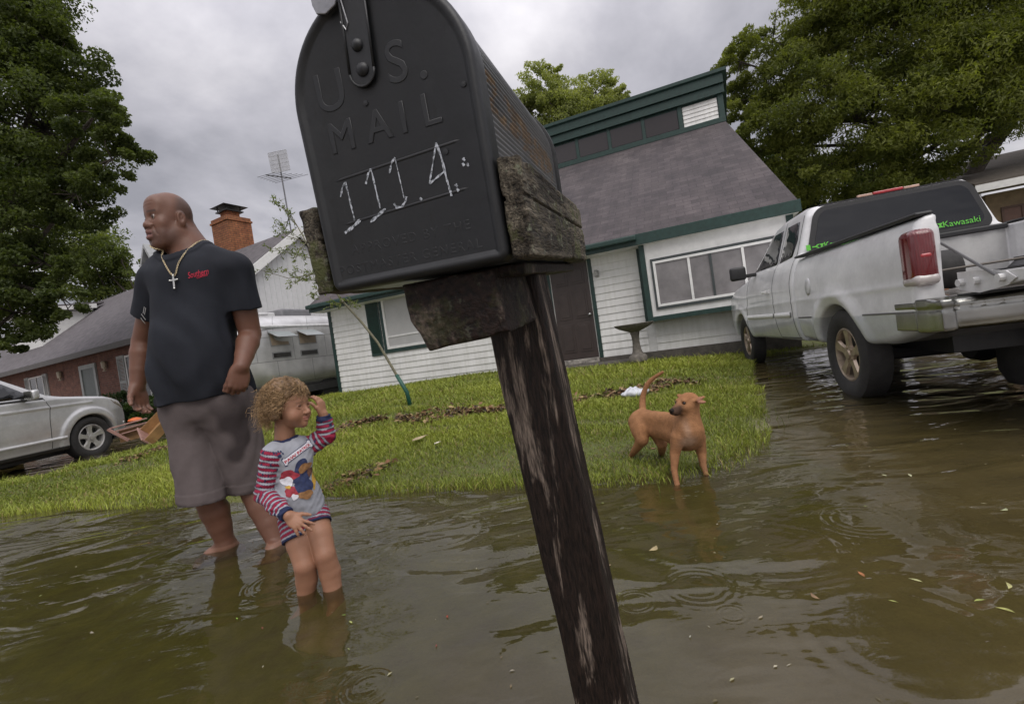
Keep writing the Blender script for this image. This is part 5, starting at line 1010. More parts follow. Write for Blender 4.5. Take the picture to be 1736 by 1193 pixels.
def build_mailbox():
    MM = Matrix.Translation((-.118, .667, .962)) @ Matrix.Rotation(-.3, 4, 'Z') @ Matrix.Rotation(.116, 4, 'X') @ Matrix.Rotation(.008, 4, 'Y')
    w, H, D = .14, .393, .54
    h = empty('mailbox', (0, 0, 0), 0, 'large black metal rural mailbox with a ribbed barrel and hand painted house number', 'mailbox'); h.matrix_basis = MM
    # painted door metal
    mp, nt, b = new_mat('black_paint'); v = tex_coord(nt)
    d1 = ramp(nt, noise(nt, v, 9, 7, .7), [(.35, (.006, .0068, .008)), (.6, (.0105, .0115, .013)), (.78, (.023, .024, .024))]); sc = ramp(nt, noise(nt, tex_coord(nt, (14, 14, 4), rot=(0, .3, 0)), 9, 3, .5, .2), [(.30, 1), (.345, 0)])
    lnk(nt, mixc(nt, math_(nt, 'MULTIPLY', sc, .8), d1, (.006, .006, .006)), b.inputs['Base Color']); lnk(nt, ramp(nt, noise(nt, v, 22, 5, .6), [(.3, .36), (.7, .58)]), b.inputs['Roughness']); b.inputs['Specular IOR Level'].default_value = .55
    bump(nt, b, math_(nt, 'ADD', noise(nt, v, 7, 3), math_(nt, 'MULTIPLY', noise(nt, v, 160, 3), .12)), .30, .006)
    # door: rolled rim + flat field
    A = arch(w, H); n = len(A); T = np.roll(A, -1, 0)-np.roll(A, 1, 0); T /= np.linalg.norm(T, axis=1, keepdims=True); Nn = np.stack([T[:, 1], -T[:, 0]], 1)
    rings = [(0, .030), (0, -.001), (.0012, -.0055), (.0045, -.0095), (.0085, -.0105), (.0125, -.0085), (.0150, -.0055), (.0175, -.0045)]
    V = []; 
    for off, y in rings: q = A+Nn*off; V += [(a, y, c) for a, c in q]
    Fc = [(i*n+k, i*n+(k+1) % n, (i+1)*n+(k+1) % n, (i+1)*n+k) for i in range(len(rings)-1) for k in range(n)]; Fc.append(tuple((len(rings)-1)*n+k for k in range(n)))
    door = MB().add(V, Fc).build('door', mp, h, smooth=50)
    yf = -.0045
    def emboss(s, cx, cz, size, name='lettering', dz=.0009, off=0.0, sp=1., par=door, mat=None, sh=0, ang=0):
        me = text_np(s, size, dz, bevel=dz*.8, offset=off, spacing=sp, shear=sh); v = get_v(me); c, s_ = math.cos(ang), math.sin(ang); x = v[:, 0]*c-v[:, 1]*s_; z = v[:, 0]*s_+v[:, 1]*c
        set_v(me, np.stack([x+cx, yf-v[:, 2]*.9+.0006, z+cz], 1)); me.flip_normals(); 
        for p in me.polygons: p.use_smooth = True
        try: me.set_sharp_from_angle(angle=R_(60))
        except Exception: pass
        return link(name, me, mat or mp, par)
    emboss('U', -.078, .272, .074); emboss('S', .030, .280, .074); emboss('.', .066, .276, .08)
    for ch, x in (('M', -.074), ('A', -.014), ('I', .025), ('L', .066)): emboss(ch, x, .211, .058, dz=.0011)
    emboss('APPROVED BY THE', -.002, .056, .0185, dz=.0005, sp=1.25); emboss('POSTMASTER GENERAL', -.010, .029, .0185, dz=.0005, sp=1.22)
    r = MB()
    for z in (.160, .098): r.tube([(-.102, yf+.003, z-.004), (-.09, yf+.0018, z-.003), (.09, yf+.0018, z+.005), (.102, yf+.003, z+.006)], .0028, 8)
    r.build('pressed_rib', mp, door, smooth='all')
    # latch strap, rivets and pull tab
    s = MB(); cx0, cx1 = -.009, -.0195; pl = [(cx0-.022, .392), (cx1-.019, .283)]+[(cx1-.019*math.cos(a), .283-.019*math.sin(a)) for a in [R_(20*k) for k in range(1, 9)]]+[(cx1+.019, .283), (cx0+.016, .392)]
    s.prism([(x, z) for x, z in pl], yf-.0055, yf-.001); st = s.build('latch_strap', mp, door, bevel=.0018)
    e = MB(); e.tube([(x, yf-.0058, z) for x, z in pl[1:-1]], .0019, 6); e.tube([(pl[0][0], yf-.0058, pl[0][1]), (pl[1][0], yf-.0058, pl[1][1])], .0019, 6); e.tube([(pl[-1][0], yf-.0058, pl[-1][1]), (pl[-2][0], yf-.0058, pl[-2][1])], .0019, 6); e.build('strap_rim', mp, st, smooth='all')
    for x, z, rr in ((-.0185, .316, .0085), (-.0175, .285, .0095)):
        MB().lathe([(rr, 0), (rr*.95, .002), (rr*.7, .0045), (rr*.3, .006), (0, .0063)], 20, (x, yf-.0055, z), 'y').build('rivet', mp, st, smooth=True)
    gal = simple('galvanised', (.30, .30, .31), .35, .85, var=.25, scale=30, bmp=.1)
    t = MB(); t.prism([(-.070, .378), (-.066, .366), (-.052, .362), (-.036, .368), (-.026, .385), (-.024, .405), (-.050, .412), (-.070, .400)], -.0175, -.014); t.build('pull_tab', gal, door, bevel=.0012)
    MB().tube([(-.036, yf-.006, .350), (-.030, yf-.006, .338), (-.026, yf-.006, .346), (-.030, yf-.0085, .39)], .0012, 6).build('catch_wire', gal, door)
    MB().lathe([(.004, 0), (.0035, .0015), (0, .002)], 12, (-.026, yf, .245), 'y').build('screw', mp, door); MB().lathe([(.0045, 0), (.004, .0012), (0, .0016)], 12, (.077, yf, .1555), 'y').build('screw', mp, door); MB().lathe([(.004, 0), (.0035, .0012), (0, .0016)], 12, (.118, yf, .23), 'y').build('screw', mp, door)
    # painted house number, dripping white paint
    wp, nt2, b2 = new_mat('white_number_paint'); b2.inputs['Roughness'].default_value = .6; lnk(nt2, ramp(nt2, noise(nt2, tex_coord(nt2), 260, 3, .6), [(.40, (.10, .11, .12)), (.56, (.52, .55, .60))]), b2.inputs['Base Color'])
    def stroke(m, pts, wd):
        pts = np.array(pts, float); q = []
        for i in range(len(pts)-1):
            for k in range(6): q.append(pts[i]+(pts[i+1]-pts[i])*k/6)
        q.append(pts[-1]); q = np.array(q); m_ = len(q); T = np.gradient(q, axis=0); T /= np.linalg.norm(T, axis=1, keepdims=True)+1e-9; Nn = np.stack([-T[:, 1], T[:, 0]], 1); ww = wd*.80*(.45+.55*np.abs(np.sin(np.arange(m_)*.55+len(m.v))))/2
        a = q+Nn*ww[:, None]; c = q-Nn*ww[:, None]; b0 = len(m.v); V = [(x, yf-.0009, z) for x, z in a]+[(x, yf-.0009, z) for x, z in c]; m.add(V, [(i, i+1, i+1+m_, i+m_) for i in range(m_-1)])
    m = MB()
    for dx, dz in ((0, 0), (.045, .008), (.085, .014)):
        stroke(m, [(-.096+dx, .134+dz), (-.089+dx, .147+dz), (-.083+dx, .152+dz)], .0042); stroke(m, [(-.083+dx, .152+dz), (-.082+dx, .125+dz), (-.081+dx, .097+dz)], .0022 if dx > .08 else .0038)
    stroke(m, [(-.102, .083), (-.088, .088), (-.072, .096)], .0065); stroke(m, [(-.056, .090), (-.044, .095), (-.028, .103)], .0062); stroke(m, [(-.012, .101), (-.002, .100), (.006, .107), (.008, .112)], .0045); stroke(m, [(-.013, .107), (-.010, .101)], .0045)
    stroke(m, [(.066, .170), (.058, .150), (.046, .121)], .0034); stroke(m, [(.066, .170), (.070, .150), (.072, .120)], .0048); stroke(m, [(.046, .121), (.060, .127), (.072, .132)], .0040); stroke(m, [(.072, .120), (.074, .104), (.0745, .098)], .0045)
    for x, z in ((.028, .106), (.083, .112), (.084, .106), (.100, .142), (.098, .136), (.104, .134)): stroke(m, [(x, z), (x+.002, z-.004)], .0050)
    m.build('house_number', wp, door)
    # ribbed barrel
    mb_, nt, b = new_mat('barrel_metal'); v = tex_coord(nt); sp_ = nt.nodes.new('ShaderNodeSeparateXYZ'); lnk(nt, v, sp_.inputs[0])
    base = ramp(nt, noise(nt, tex_coord(nt, (6, 1.2, 6)), 5, 6, .7), [(.3, (.09, .093, .10)), (.7, (.22, .22, .225))])
    # rust streak: a long stain high on the flank
    ln = math_(nt, 'ABSOLUTE', math_(nt, 'SUBTRACT', sp_.outputs[2], math_(nt, 'ADD', .237, math_(nt, 'MULTIPLY', sp_.outputs[1], -.06)))); ns = noise(nt, tex_coord(nt, (10, 4, 14)), 3, 6, .7)
    edge = math_(nt, 'SUBTRACT', math_(nt, 'ADD', .012, math_(nt, 'MULTIPLY', ns, .040)), ln); yok = math_(nt, 'MULTIPLY', math_(nt, 'GREATER_THAN', sp_.outputs[1], .035), math_(nt, 'LESS_THAN', sp_.outputs[1], .49)); side = math_(nt, 'GREATER_THAN', sp_.outputs[0], .08)
    mk = math_(nt, 'MULTIPLY', math_(nt, 'MULTIPLY', ramp(nt, math_(nt, 'MULTIPLY', edge, 60), [(.0, 0), (.35, 1)]), yok), side)
    rust = ramp(nt, noise(nt, v, 42, 5, .7), [(.35, (.05, .035, .025)), (.55, (.16, .095, .045)), (.7, (.30, .21, .11))]); hole = ramp(nt, noise(nt, tex_coord(nt, (8, 5, 8)), 5, 4, .6), [(.42, 0), (.46, 1)])
    mk = math_(nt, 'MULTIPLY', mk, hole)
    lnk(nt, mixc(nt, mk, base, rust), b.inputs['Base Color']); lnk(nt, math_(nt, 'MULTIPLY', math_(nt, 'SUBTRACT', 1, mk), .55), b.inputs['Metallic']); b.inputs['Roughness'].default_value = .38
    bump(nt, b, math_(nt, 'ADD', math_(nt, 'MULTIPLY', mk, .5), noise(nt, v, 60, 3)), .25, .002)
    B = arch(w-.003, H-.004, 60, .012); L = np.concatenate([[0], np.cumsum(np.linalg.norm(np.diff(B, axis=0), axis=1))]); s_ = np.arange(0, L[-1], .00115); bx = np.interp(s_, L, B[:, 0]); bz = np.interp(s_, L, B[:, 1]); P = np.stack([bx, bz], 1); T = np.gradient(P, axis=0); T /= np.linalg.norm(T, axis=1, keepdims=True); Nn = np.stack([-T[:, 1], T[:, 0]], 1)
    ys = [.004, .034, .042, .18, .32, .46, .505, .515, D]; V = []; n = len(P)
    for y in ys:
        am = .0011 if .04 < y < .51 else 0; q = P+Nn*(am*np.sin(2*math.pi*s_/.0085))[:, None]*np.where((s_ > .02) & (s_ < L[-1]-.02), 1, 0)[:, None]; V.append(np.stack([q[:, 0], np.full(n, y), q[:, 1]], 1))
    V = np.concatenate(V); i = np.arange(n-1); Q = np.concatenate([np.stack([r*n+i, r*n+i+1, (r+1)*n+i+1, (r+1)*n+i], 1) for r in range(len(ys)-1)]+[np.array([[r*n+n-1, r*n, (r+1)*n, (r+1)*n+n-1] for r in range(len(ys)-1)])])
    link('barrel', npmesh('barrel', V, Q), mb_, h)
    # back plate with raised rim
    A2 = arch(w+.004, H+.004); V = [(a, y, c) for y in (D-.014, D+.008) for a, c in A2]; n2 = len(A2); MB().add(V, [(k, (k+1) % n2, (k+1) % n2+n2, k+n2) for k in range(n2)]+[tuple(range(n2, 2*n2)), tuple(range(n2-1, -1, -1))]).build('back_plate', mp, h, bevel=.002, smooth=40)
    # ---------- wooden stand
    P = empty('mailbox_post', (0, 0, 0), 0, 'leaning dark weathered timber post with a wooden cradle under the black mailbox', 'post'); P.matrix_basis = MM
    mw = wood('wet_timber', (.016, .0095, .007), (.16, .125, .10), (9, 9, 1.1), (.545, .61)); mw2 = wood('mossy_board', (.03, .024, .017), (.135, .115, .085), (10, 1.3, 10), (.42, .60), moss=.85, rough=.8); mw3 = wood('dark_block', (.014, .007, .005), (.10, .075, .06), (4, 4, 4), (.55, .66), moss=.25)
    lx = lambda z: .068+(-.126-z)*.060
    def fpost(q):
        z = q[:, 2]; X = q.copy(); X[:, 0] -= lx(z); X[:, 1] -= .272+0*z
        g = q*np.array([1, 1, .07], f32)
        return rbox(X, (0, 0, -.66), (.058, .050, .655), .006)+.0020*wob(g, 190, 2)+.0035*np.maximum(wob(q*np.array([1, 1, .25], f32), 34, 6)-.35, 0)*(np.abs(X[:, 0]) > .035)
    sdf_local('post', fpost, (-.06, .19, -1.34), (.28, .36, .02), .0042, mw, P)
    def fbeam(q):
        x, y, z = q[:, 0], q[:, 1], q[:, 2]; d = poly2(x, z, [(-.047, -.004), (-.044, -.06), (-.022, -.112), (.112, -.100), (.101, -.004)]); return smax(d, np.abs(y-.125)-.095, .006)+.0012*wob(q, 90, 5)
    sdf_local('support_block', fbeam, (-.07, .01, -.13), (.13, .24, .01), .004, mw3, P)
    for nm, xc in (('side_board', .159), ('side_board', -.163)):
        def fb(q, xc=xc):
            g = q*np.array([1, .08, 1], f32); d = rbox(q, (xc, .300, .066), (.0155, .30, .066), .004)+.0018*wob(g, 150, 3)+.004*np.maximum(wob(q, 40, 8)-.3, 0)
            x = np.abs(q[:, 0]-xc); return np.maximum(d, -np.maximum(.0105-x, np.abs(q[:, 2]-.080)-.0028))
        sdf_local(nm, fb, (xc-.03, -.02, -.02), (xc+.03, .62, .15), .004, mw2, P)
    MB().box(-.045, .143, .06, .56, -.020, -.0025).build('cradle_floor', mw3, P, bevel=.003)
    MB().box(-.16, .16, .565, .585, 0, .11).build('cradle_back', mw2, P, bevel=.003)
    bx_ = MB().box(.128, .1285+.0, .5, .5, 0, 0) if False else None
def sdf_local(name, f, lo, hi, h, mat, parent):
    V, Q = sdf_mesh(f, lo, hi, h); return link(name, npmesh(name, V, Q), mat, parent)
build_mailbox()
# ================================================================== FIGURES
def vn(v): v = np.array(v, float); return v/(np.linalg.norm(v)+1e-12)
def rotv(v, ax, a):
    ax = vn(ax); v = np.array(v, float); return v*math.cos(a)+np.cross(ax, v)*math.sin(a)+ax*(ax@v)*(1-math.cos(a))
def hand_parts(wr, d, pn, th, s=1., curl=(.5, .6, .7, .8), spread=.06, thumb=(.7, .5), thumb_curl=.3, seg_curl=1.):
    """wr wrist, d direction of the fingers, pn palm normal, th thumb-side sign vector; returns finger chains, thumb chain and palm frame"""
    d = vn(d); pn = vn(np.array(pn, float)-d*(np.array(pn)@d)); t = np.cross(d, pn); t = t if t@np.array(th, float) > 0 else -t
    wr = np.array(wr, float); out = []
    for i, (o, L, b) in enumerate(((.029, .072, .088), (.010, .080, .092), (-.010, .074, .089), (-.028, .058, .081))):
        root = wr+d*b*s+t*o*s; fd = vn(d+t*spread*(1.5-i)*1.2); ax = np.cross(fd, pn); pts = [root-fd*.018*s, root]; c = curl[i]
        for k, f in enumerate((.45, .32, .23)):
            fd = rotv(fd, ax, c*(.75 if k == 0 else .9)*seg_curl); pts.append(pts[-1]+fd*L*f*s)
        out.append((pts, [.0105*s, .0100*s, .0088*s, .0080*s, .0066*s]))
    tr = wr+d*.028*s+t*.028*s+pn*.004*s; td = vn(d*thumb[0]+t*thumb[1]+pn*thumb_curl*.5); p1 = tr+td*.036*s; td2 = vn(td+pn*thumb_curl+d*.35); p2 = p1+td2*.030*s; p3 = p2+vn(td2+pn*thumb_curl*.4+d*.15)*.022*s
    out.append(([tr-td*.01*s, p1, p2, p3], [.0145*s, .0120*s, .0105*s, .0080*s]))
    return dict(f=out, wr=wr, d=d, pn=pn, t=t, s=s)
def hand_sdf(P, H):
    M = np.stack([H['t'], H['d'], H['pn']], 1); s = H['s']
    d = ell(P, H['wr']+H['d']*.050*s, (.043*s, .056*s, .0175*s), M); d = smin(d, ell(P, H['wr']+H['d']*.028*s+H['t']*.020*s+H['pn']*.006*s, (.022*s, .034*s, .017*s), M), .014*s)
    fs = None
    for pts, rs in H['f']:
        e = chain(P, pts, rs, .006*s); fs = e if fs is None else np.minimum(fs, e)
    return smin(d, fs, .010*s)
def head_sdf(P, c, M, s, child=False, st=(1, 1, 1)):
    q = ((P-np.asarray(c, f32))@np.asarray(M, f32))/(s*np.array(st, f32)); x = q[:, 0]; q = q.copy(); q[:, 0] = np.abs(x); A = q
    if not child:
        d = ell(A, (0, -.012, .048), (.077, .099, .086)); d = smin(d, ell(A, (0, .030, -.012), (.066, .068, .085)), .03)
        d = smin(d, ell(A, (0, .034, -.072), (.054, .056, .042)), .028); d = smin(d, ell(A, (0, .074, -.100), (.024, .020, .018)), .025)
        d = smin(d, cap(A, (.058, -.008, -.045), (.032, .055, -.092), .020), .03)      # jaw line
        d = smin(d, ell(A, (.040, .062, -.022), (.026, .022, .026)), .022)             # cheek
        d = smin(d, ell(A, (.034, .062, -.062), (.026, .022, .024)), .02)             # jowl
        d = smin(d, cap(A, (0, .088, .026), (.040, .074, .029), .0125, .011), .016); d = smin(d, ell(A, (0, .060, .066), (.055, .038, .040)), .03)    # brow
        d = smax(d, -ell(A, (.031, .102, .008), (.019, .018, .012)), .012)             # socket
        d = smin(d, ell(A, (.031, .079, .0085), (.0155, .0125, .0125)), .003)
        d = smin(d, cap(A, (0, .090, .012), (0, .103, -.018), .0095, .0135), .012); d = smin(d, ell(A, (0, .108, -.024), (.016, .0135, .0125)), .008); d = smin(d, ell(A, (.018, .098, -.028), (.0115, .012, .0105)), .006)
        d = smax(d, -ell(A, (.009, .108, -.040), (.006, .007, .004)), .003)
        d = smin(d, ell(A, (0, .086, -.060), (.032, .020, .026)), .015)                # muzzle
        d = smin(d, cap(A, (0, .106, -.0500), (.022, .094, -.055), .0095, .006), .005); d = smin(d, cap(A, (0, .1045, -.0750), (.018, .094, -.071), .0110, .007), .005)
        d = smax(d, -cap(A, (0, .114, -.0625), (.020, .100, -.0625), .0048, .0026), .003)
        ear = smax(ell(A, (.083, -.014, .002), (.0125, .022, .034)), -ell(A, (.097, -.008, .005), (.0105, .0125, .022)), .004); ear = smin(ear, cap(A, (.084, -.012, .0), (.090, -.018, .016), .0045, .003), .003)
        d = smin(d, ear, .008); d = smin(d, ell(A, (.074, -.004, -.024), (.009, .010, .012)), .008)
        # ruffled brow
        d = d+.0012*np.exp(-((A[:, 2]-.058)/.003)**2)*(A[:, 1] > .04)*(A[:, 0] < .04)+.0012*np.exp(-((A[:, 2]-.072)/.003)**2)*(A[:, 1] > .04)*(A[:, 0] < .045)
        d = d+.0025*np.exp(-((A[:, 0]-.030-.35*(-.03-A[:, 2]))/.004)**2)*(A[:, 1] > .05)*(A[:, 2] < -.028)*(A[:, 2] > -.07)
    else:
        d = ell(A, (0, -.012, .050), (.083, .100, .085)); d = smin(d, ell(A, (0, .034, -.012), (.070, .062, .075)), .035)
        d = smin(d, ell(A, (0, .046, -.066), (.046, .046, .034)), .03); d = smin(d, ell(A, (0, .078, -.088), (.017, .016, .014)), .022)
        d = smin(d, ell(A, (.040, .060, -.040), (.032, .028, .030)), .02)
        d = smax(d, -ell(A, (.032, .108, .000), (.020, .019, .013)), .014); d = smin(d, ell(A, (.032, .080, .000), (.0165, .0135, .0130)), .003)
        d = smin(d, cap(A, (0, .094, -.002), (0, .108, -.026), .006, .0105), .012); d = smin(d, ell(A, (0, .110, -.030), (.0105, .0105, .0085)), .006); d = smin(d, ell(A, (.012, .103, -.033), (.0075, .009, .007)), .006)
        d = smin(d, cap(A, (0, .100, -.052), (.017, .091, -.056), .0062, .004), .005); d = smin(d, cap(A, (0, .0985, -.0635), (.014, .090, -.062), .0072, .0045), .005); d = smax(d, -cap(A, (0, .107, -.0575), (.020, .094, -.0585), .0024, .0016), .003)
        ear = smax(ell(A, (.084, -.010, -.012), (.010, .021, .031)), -ell(A, (.094, -.006, -.010), (.008, .012, .020)), .006); d = smin(d, ear, .008)
    return d*s*.95
def eyes(parent, c, M, s, child=False, st=(1, 1, 1), iris=(.05, .025, .012), look=(0, 1, 0)):
    z = .0095 if not child else .0008
    for sg in (-1, 1):
        o = np.array(c)+np.array(M)@(np.array([sg*.0315, .0815, z])*np.array(st))*s; r = .0118*s; V = []; n, m = 20, 14
        lk = np.array(M)@vn(np.array(look)); up = np.array([0, 0, 1.]); a = vn(np.cross(lk, up)); b = np.cross(a, lk)
        for i in range(m+1):
            t = math.pi*i/m
            for k in range(n): p = 2*math.pi*k/n; V.append(o+r*(lk*math.cos(t)+a*math.sin(t)*math.cos(p)+b*math.sin(t)*math.sin(p)))
        Q = [(i*n+k, (i+1)*n+k, (i+1)*n+(k+1) % n, i*n+(k+1) % n) for i in range(m) for k in range(n)]
        col = np.array([(.008, .006, .005) if i <= 1 else (iris if i <= 3 else (.34, .30, .27)) for i in range(m+1) for k in range(n)])
        link('eye', npmesh('eye', V, Q, col), M_EYE, parent, True)
M_EYE = vcol('eyeball', .08, var=0)
M_SKIN = vcol('skin', .46, .55, 260, var=.06, scale=14, sub=.08, bdist=.0015)
M_CLOTH = vcol('cloth', .8, .45, 420, var=.07, scale=30, bdist=.001, spec=.2)
def seg_d(P, a, b):
    a = np.asarray(a, f32); b = np.asarray(b, f32); ba = b-a; t = ((P-a)@ba)/(ba@ba); tc = np.clip(t, 0, 1); return np.linalg.norm(P-a-tc[:, None]*ba, axis=1), t
# ------------------------------------------------------------------ the man
def build_man():
    Y = 2.35; base = np.array([-1.50, 2.36, -.09]); T = empty('person', base, 0, 'bald man in a black t-shirt and grey shorts standing shin deep, looking left', 'person')
    hc = np.array([-1.618, 2.34, 1.690]); hs = 1.09; ST = (1.0, .88, 1.07); fdir = vn([-.50, -.87, .02]); HM = frame(fdir, (-.03, 0, 1))
    sL, sR = W(273, 470, Y=2.40), W(399, 457, Y=2.32)
    eL, wL = W(243, 578, Y=2.46), W(233, 655, Y=2.40); eR, wR = W(424, 566, Y=2.37), W(409, 622, Y=2.22)
    hipL, hipR = W(318, 700, Y=2.37), W(388, 690, Y=2.36); kL, kR = W(352, 842, Y=2.34), W(430, 832, Y=2.42)
    aL = W(383, 922, Y=2.40); aR = W(471, 925, Y=2.36)
    tL, tR = W(338, 955, z=-.05), W(456, 950, z=-.05); heL = np.array([aL[0]+.02, aL[1]+.06, -.045]); heR = np.array([aR[0]+.02, aR[1]+.06, -.045])
    nb = np.array([-1.545, 2.38, 1.52]); chest = W(335, 500, Y=2.36); belly = W(326, 590, Y=2.33); pel = W(352, 680, Y=2.36)
    Hl = hand_parts(wL, W(240, 702, Y=2.36)-wL, (.75, -.25, 0), (.3, -1, 0), 1.08, curl=(.55, .50, .42, .38), spread=.03, thumb=(.85, .42), thumb_curl=.35)
    Hr = hand_parts(wR, W(401, 668, Y=2.20)-wR, (-.55, .55, .0), (-1, -.6, 0), 1.08, curl=(1.0, 1.05, 1.05, 1.0), spread=.02, thumb=(.9, .2), thumb_curl=.3)
    def body(P):
        d = head_sdf(P, hc, HM, hs, st=ST)
        d = smin(d, cap(P, hc+HM@np.array([0, -.030, -.055]), nb+np.array([-.004, 0, 0]), .080, .090), .03); d = smin(d, cap(P, hc+HM@np.array([0, -.075, -.02]), nb+np.array([.02, .03, 0]), .045, .06), .03)
        t = ell(P, chest, (.205, .125, .20)); t = smin(t, ell(P, belly, (.172, .128, .19)), .10); t = smin(t, ell(P, pel, (.185, .14, .13)), .08); t = smin(t, cap(P, sL, sR, .065), .08); d = smin(d, t, .05)
        for a, b, c, H in ((sL, eL, wL, Hl), (sR, eR, wR, Hr)):
            d2 = chain(P, [a, a*.5+b*.5, b, b*.72+c*.28, b*.35+c*.65, c], [.066, .060, .051, .053, .043, .034], .006); d2 = smin(d2, hand_sdf(P, H), .018); d = smin(d, d2, .02)
        for h, k, a, he, to in ((hipL, kL, aL, heL, tL), (hipR, kR, aR, heR, tR)):
            l = chain(P, [h, k, k*.70+a*.30+np.array([0, .012, 0]), k*.4+a*.6+np.array([0, .008, 0]), a], [.088, .062, .068, .056, .041], .008); l = smin(l, cap(P, a, he, .038, .036), .025)
            fd = vn([to[0]-a[0], to[1]-a[1], 0]); sd = np.array([-fd[1], fd[0], 0]); mid = a*.5+to*.5; mid[2] = -.020; l = smin(l, cap(P, a+np.array([0, 0, -.01]), mid, .037, .032), .03); l = smin(l, cap(P, mid, to+np.array([0, 0, .006]), .032, .022), .03)
            for k2 in range(5):
                o = (k2-2)*.019; r0 = to+sd*o-fd*.012; r0[2] = -.050; l = smin(l, cap(P, r0, r0+fd*(.034-abs(k2-1)*.004), .012 if k2 else .014, .010), .008)
            d = smin(d, l, .01)
        return d
    skin, dark = np.array([.145, .066, .041]), np.array([.135, .062, .040])
    def col(V):
        c = np.tile(skin, (len(V), 1)); q = ((V-hc.astype(f32))@HM.astype(f32))/(hs*np.array(ST, f32)); hd = np.linalg.norm(q*np.array([1, 1, .85], f32), axis=1) < .15
        def put(m, k, cc): c[:] = c*(1-(m*k)[:, None])+np.array(cc)*(m*k)[:, None]
        sm = lambda x, a, b: np.clip((x-a)/(b-a), 0, 1)
        beard = hd*sm(-q[:, 2], .030, .055)*sm(q[:, 1], -.01, .03)*sm(.12+q[:, 2], 0, .02); put(beard, .62, (.085, .045, .034))
        hair = hd*sm(q[:, 2]+.25*(-q[:, 1])*1., .018, .035)*sm(-q[:, 1]+.35*(np.abs(q[:, 0])-.03)-.25*(q[:, 2]-.05), .002, .03)*(q[:, 2] > -.035)*(q[:, 2] < .118-.2*np.abs(q[:, 0])); put(np.clip(hair, 0, 1), .62, (.055, .036, .028))
        lip = hd*np.exp(-(((q[:, 2]+.063)/.0135)**2))*(q[:, 1] > .092)*(np.abs(q[:, 0]) < .024); put(lip, .75, (.22, .095, .085)); mo = hd*np.exp(-(((q[:, 2]+.0625)/.0032)**2))*(q[:, 1] > .088)*(q[:, 1] < .106)*(np.abs(q[:, 0]) < .020); put(mo, .85, (.03, .012, .010))
        br = hd*np.exp(-(((q[:, 2]-.033+.06*(np.abs(q[:, 0])-.02))/.0045)**2))*(np.abs(q[:, 0]) > .009)*(np.abs(q[:, 0]) < .052)*(q[:, 1] > .055); put(br, .80, (.025, .015, .012))
        lid = hd*np.exp(-(((np.abs(q[:, 0])-.031)/.014)**2+((q[:, 2]-.0155)/.003)**2))*(q[:, 1] > .07); put(lid, .6, (.05, .025, .02))
        fl = V[:, 2] < .02; put(fl.astype(float), .35, (.34, .19, .13))
        for H in (Hl, Hr):
            for pts, rs in H['f']: m = np.exp(-(np.linalg.norm(V-np.array(pts[-1], f32), axis=1)/.009)**2); put(m, .5, (.40, .24, .18))
        return c*(1+.05*wob(V, 40, 3))[:, None]
    # eyeballs sit in a shallow opening
    def bodyc(P):
        d = body(P); q = ((P-hc.astype(f32))@HM.astype(f32))/(hs*np.array(ST, f32)); A = q.copy(); A[:, 0] = np.abs(A[:, 0]); e = ell(A, (.0315, .0960, .0080), (.0105, .012, .0030))*hs; return smax(d, -e, .003)
    sdf_obj('body', bodyc, (-2.12, 2.0, -.13), (-1.0, 2.75, 1.90), .0046, M_SKIN, T, col); eyes(T, hc, HM, hs, st=ST, look=(.05, 1, .02))
    # t-shirt
    hemz = lambda P: .795+.055*(P[:, 0]+1.56)*0
    slL, slR = sL*.42+eL*.58, sR*.42+eR*.58
    cuts = [(slL, vn(eL-sL)), (slR, vn(eR-sR))]
    def shirt0(P, cut=False):
        fold = .012*wob(P*np.array([1, 1, .45], f32), 20, 2)+.009*wob(P*np.array([1, 1, .6], f32), 40, 8)
        lowz = np.clip((1.25-P[:, 2])/.45, 0, 1)
        t = ell(P, chest+np.array([.01, 0, .02]), (.225, .155, .235)); t = smin(t, ell(P, belly+np.array([.020, -.01, -.01]), (.206, .165, .235)), .12); t = smin(t, ell(P, pel+np.array([0.0, 0, .02]), (.222, .170, .24)), .12); t = smin(t, cap(P, sL+np.array([.03, 0, .0]), sR+np.array([-.03, 0, .0]), .088), .09)
        t = smin(t, cap(P, sL*.6+nb*.4, nb+np.array([0, 0, -.03]), .075, .085), .07); t = smin(t, cap(P, sR*.6+nb*.4, nb+np.array([0, 0, -.03]), .070, .074), .05)
        s = np.minimum(cap(P, sL, slL, .088, .086), cap(P, sR, slR, .086, .084))
        # drapery radiating from the armpits and stomach
        dr = .012*np.sin(36*(P[:, 0]+1.5)+14*P[:, 2]+2*wob(P, 9, 1))*np.clip(lowz*1.6, 0, 1)
        F = fold*(.6+.9*lowz)+dr*.8
        if cut:
            for c, n in cuts: s = np.where(np.linalg.norm(P-c.astype(f32), axis=1) < .25, np.maximum(s, (P-c.astype(f32))@n.astype(f32)-.012), s)
        return smin(t, s, .03)+F
    def shirt(P):
        d0 = shirt0(P); neck = cap(P, hc+HM@np.array([0, -.02, -.10]), nb+np.array([-.012, -.035, .02]), .094, .104)
        cut = (.792+.035*(P[:, 0]+1.56))-P[:, 2]+.004*np.sin(P[:, 0]*30)
        d = np.maximum(shirt0(P, True), -(d0+.015)); d = smax(d, -neck, .006); d = np.maximum(d, cut)
        rim = np.abs(np.sqrt(np.maximum(0, (neck)**2))-.002); collar = smax(np.abs(d0)-.007, np.abs(neck-.012)-.012, .004)
        return smin(d, collar, .003)
    def shirt_col(V):
        c = np.tile(np.array([[.017, .019, .025]]), (len(V), 1)); return c*(1+.15*wob(V, 12, 4))[:, None]
    sh = sdf_obj('t_shirt', shirt, (-2.05, 2.02, .74), (-1.05, 2.70, 1.62), .0062, M_CLOTH, T, shirt_col)
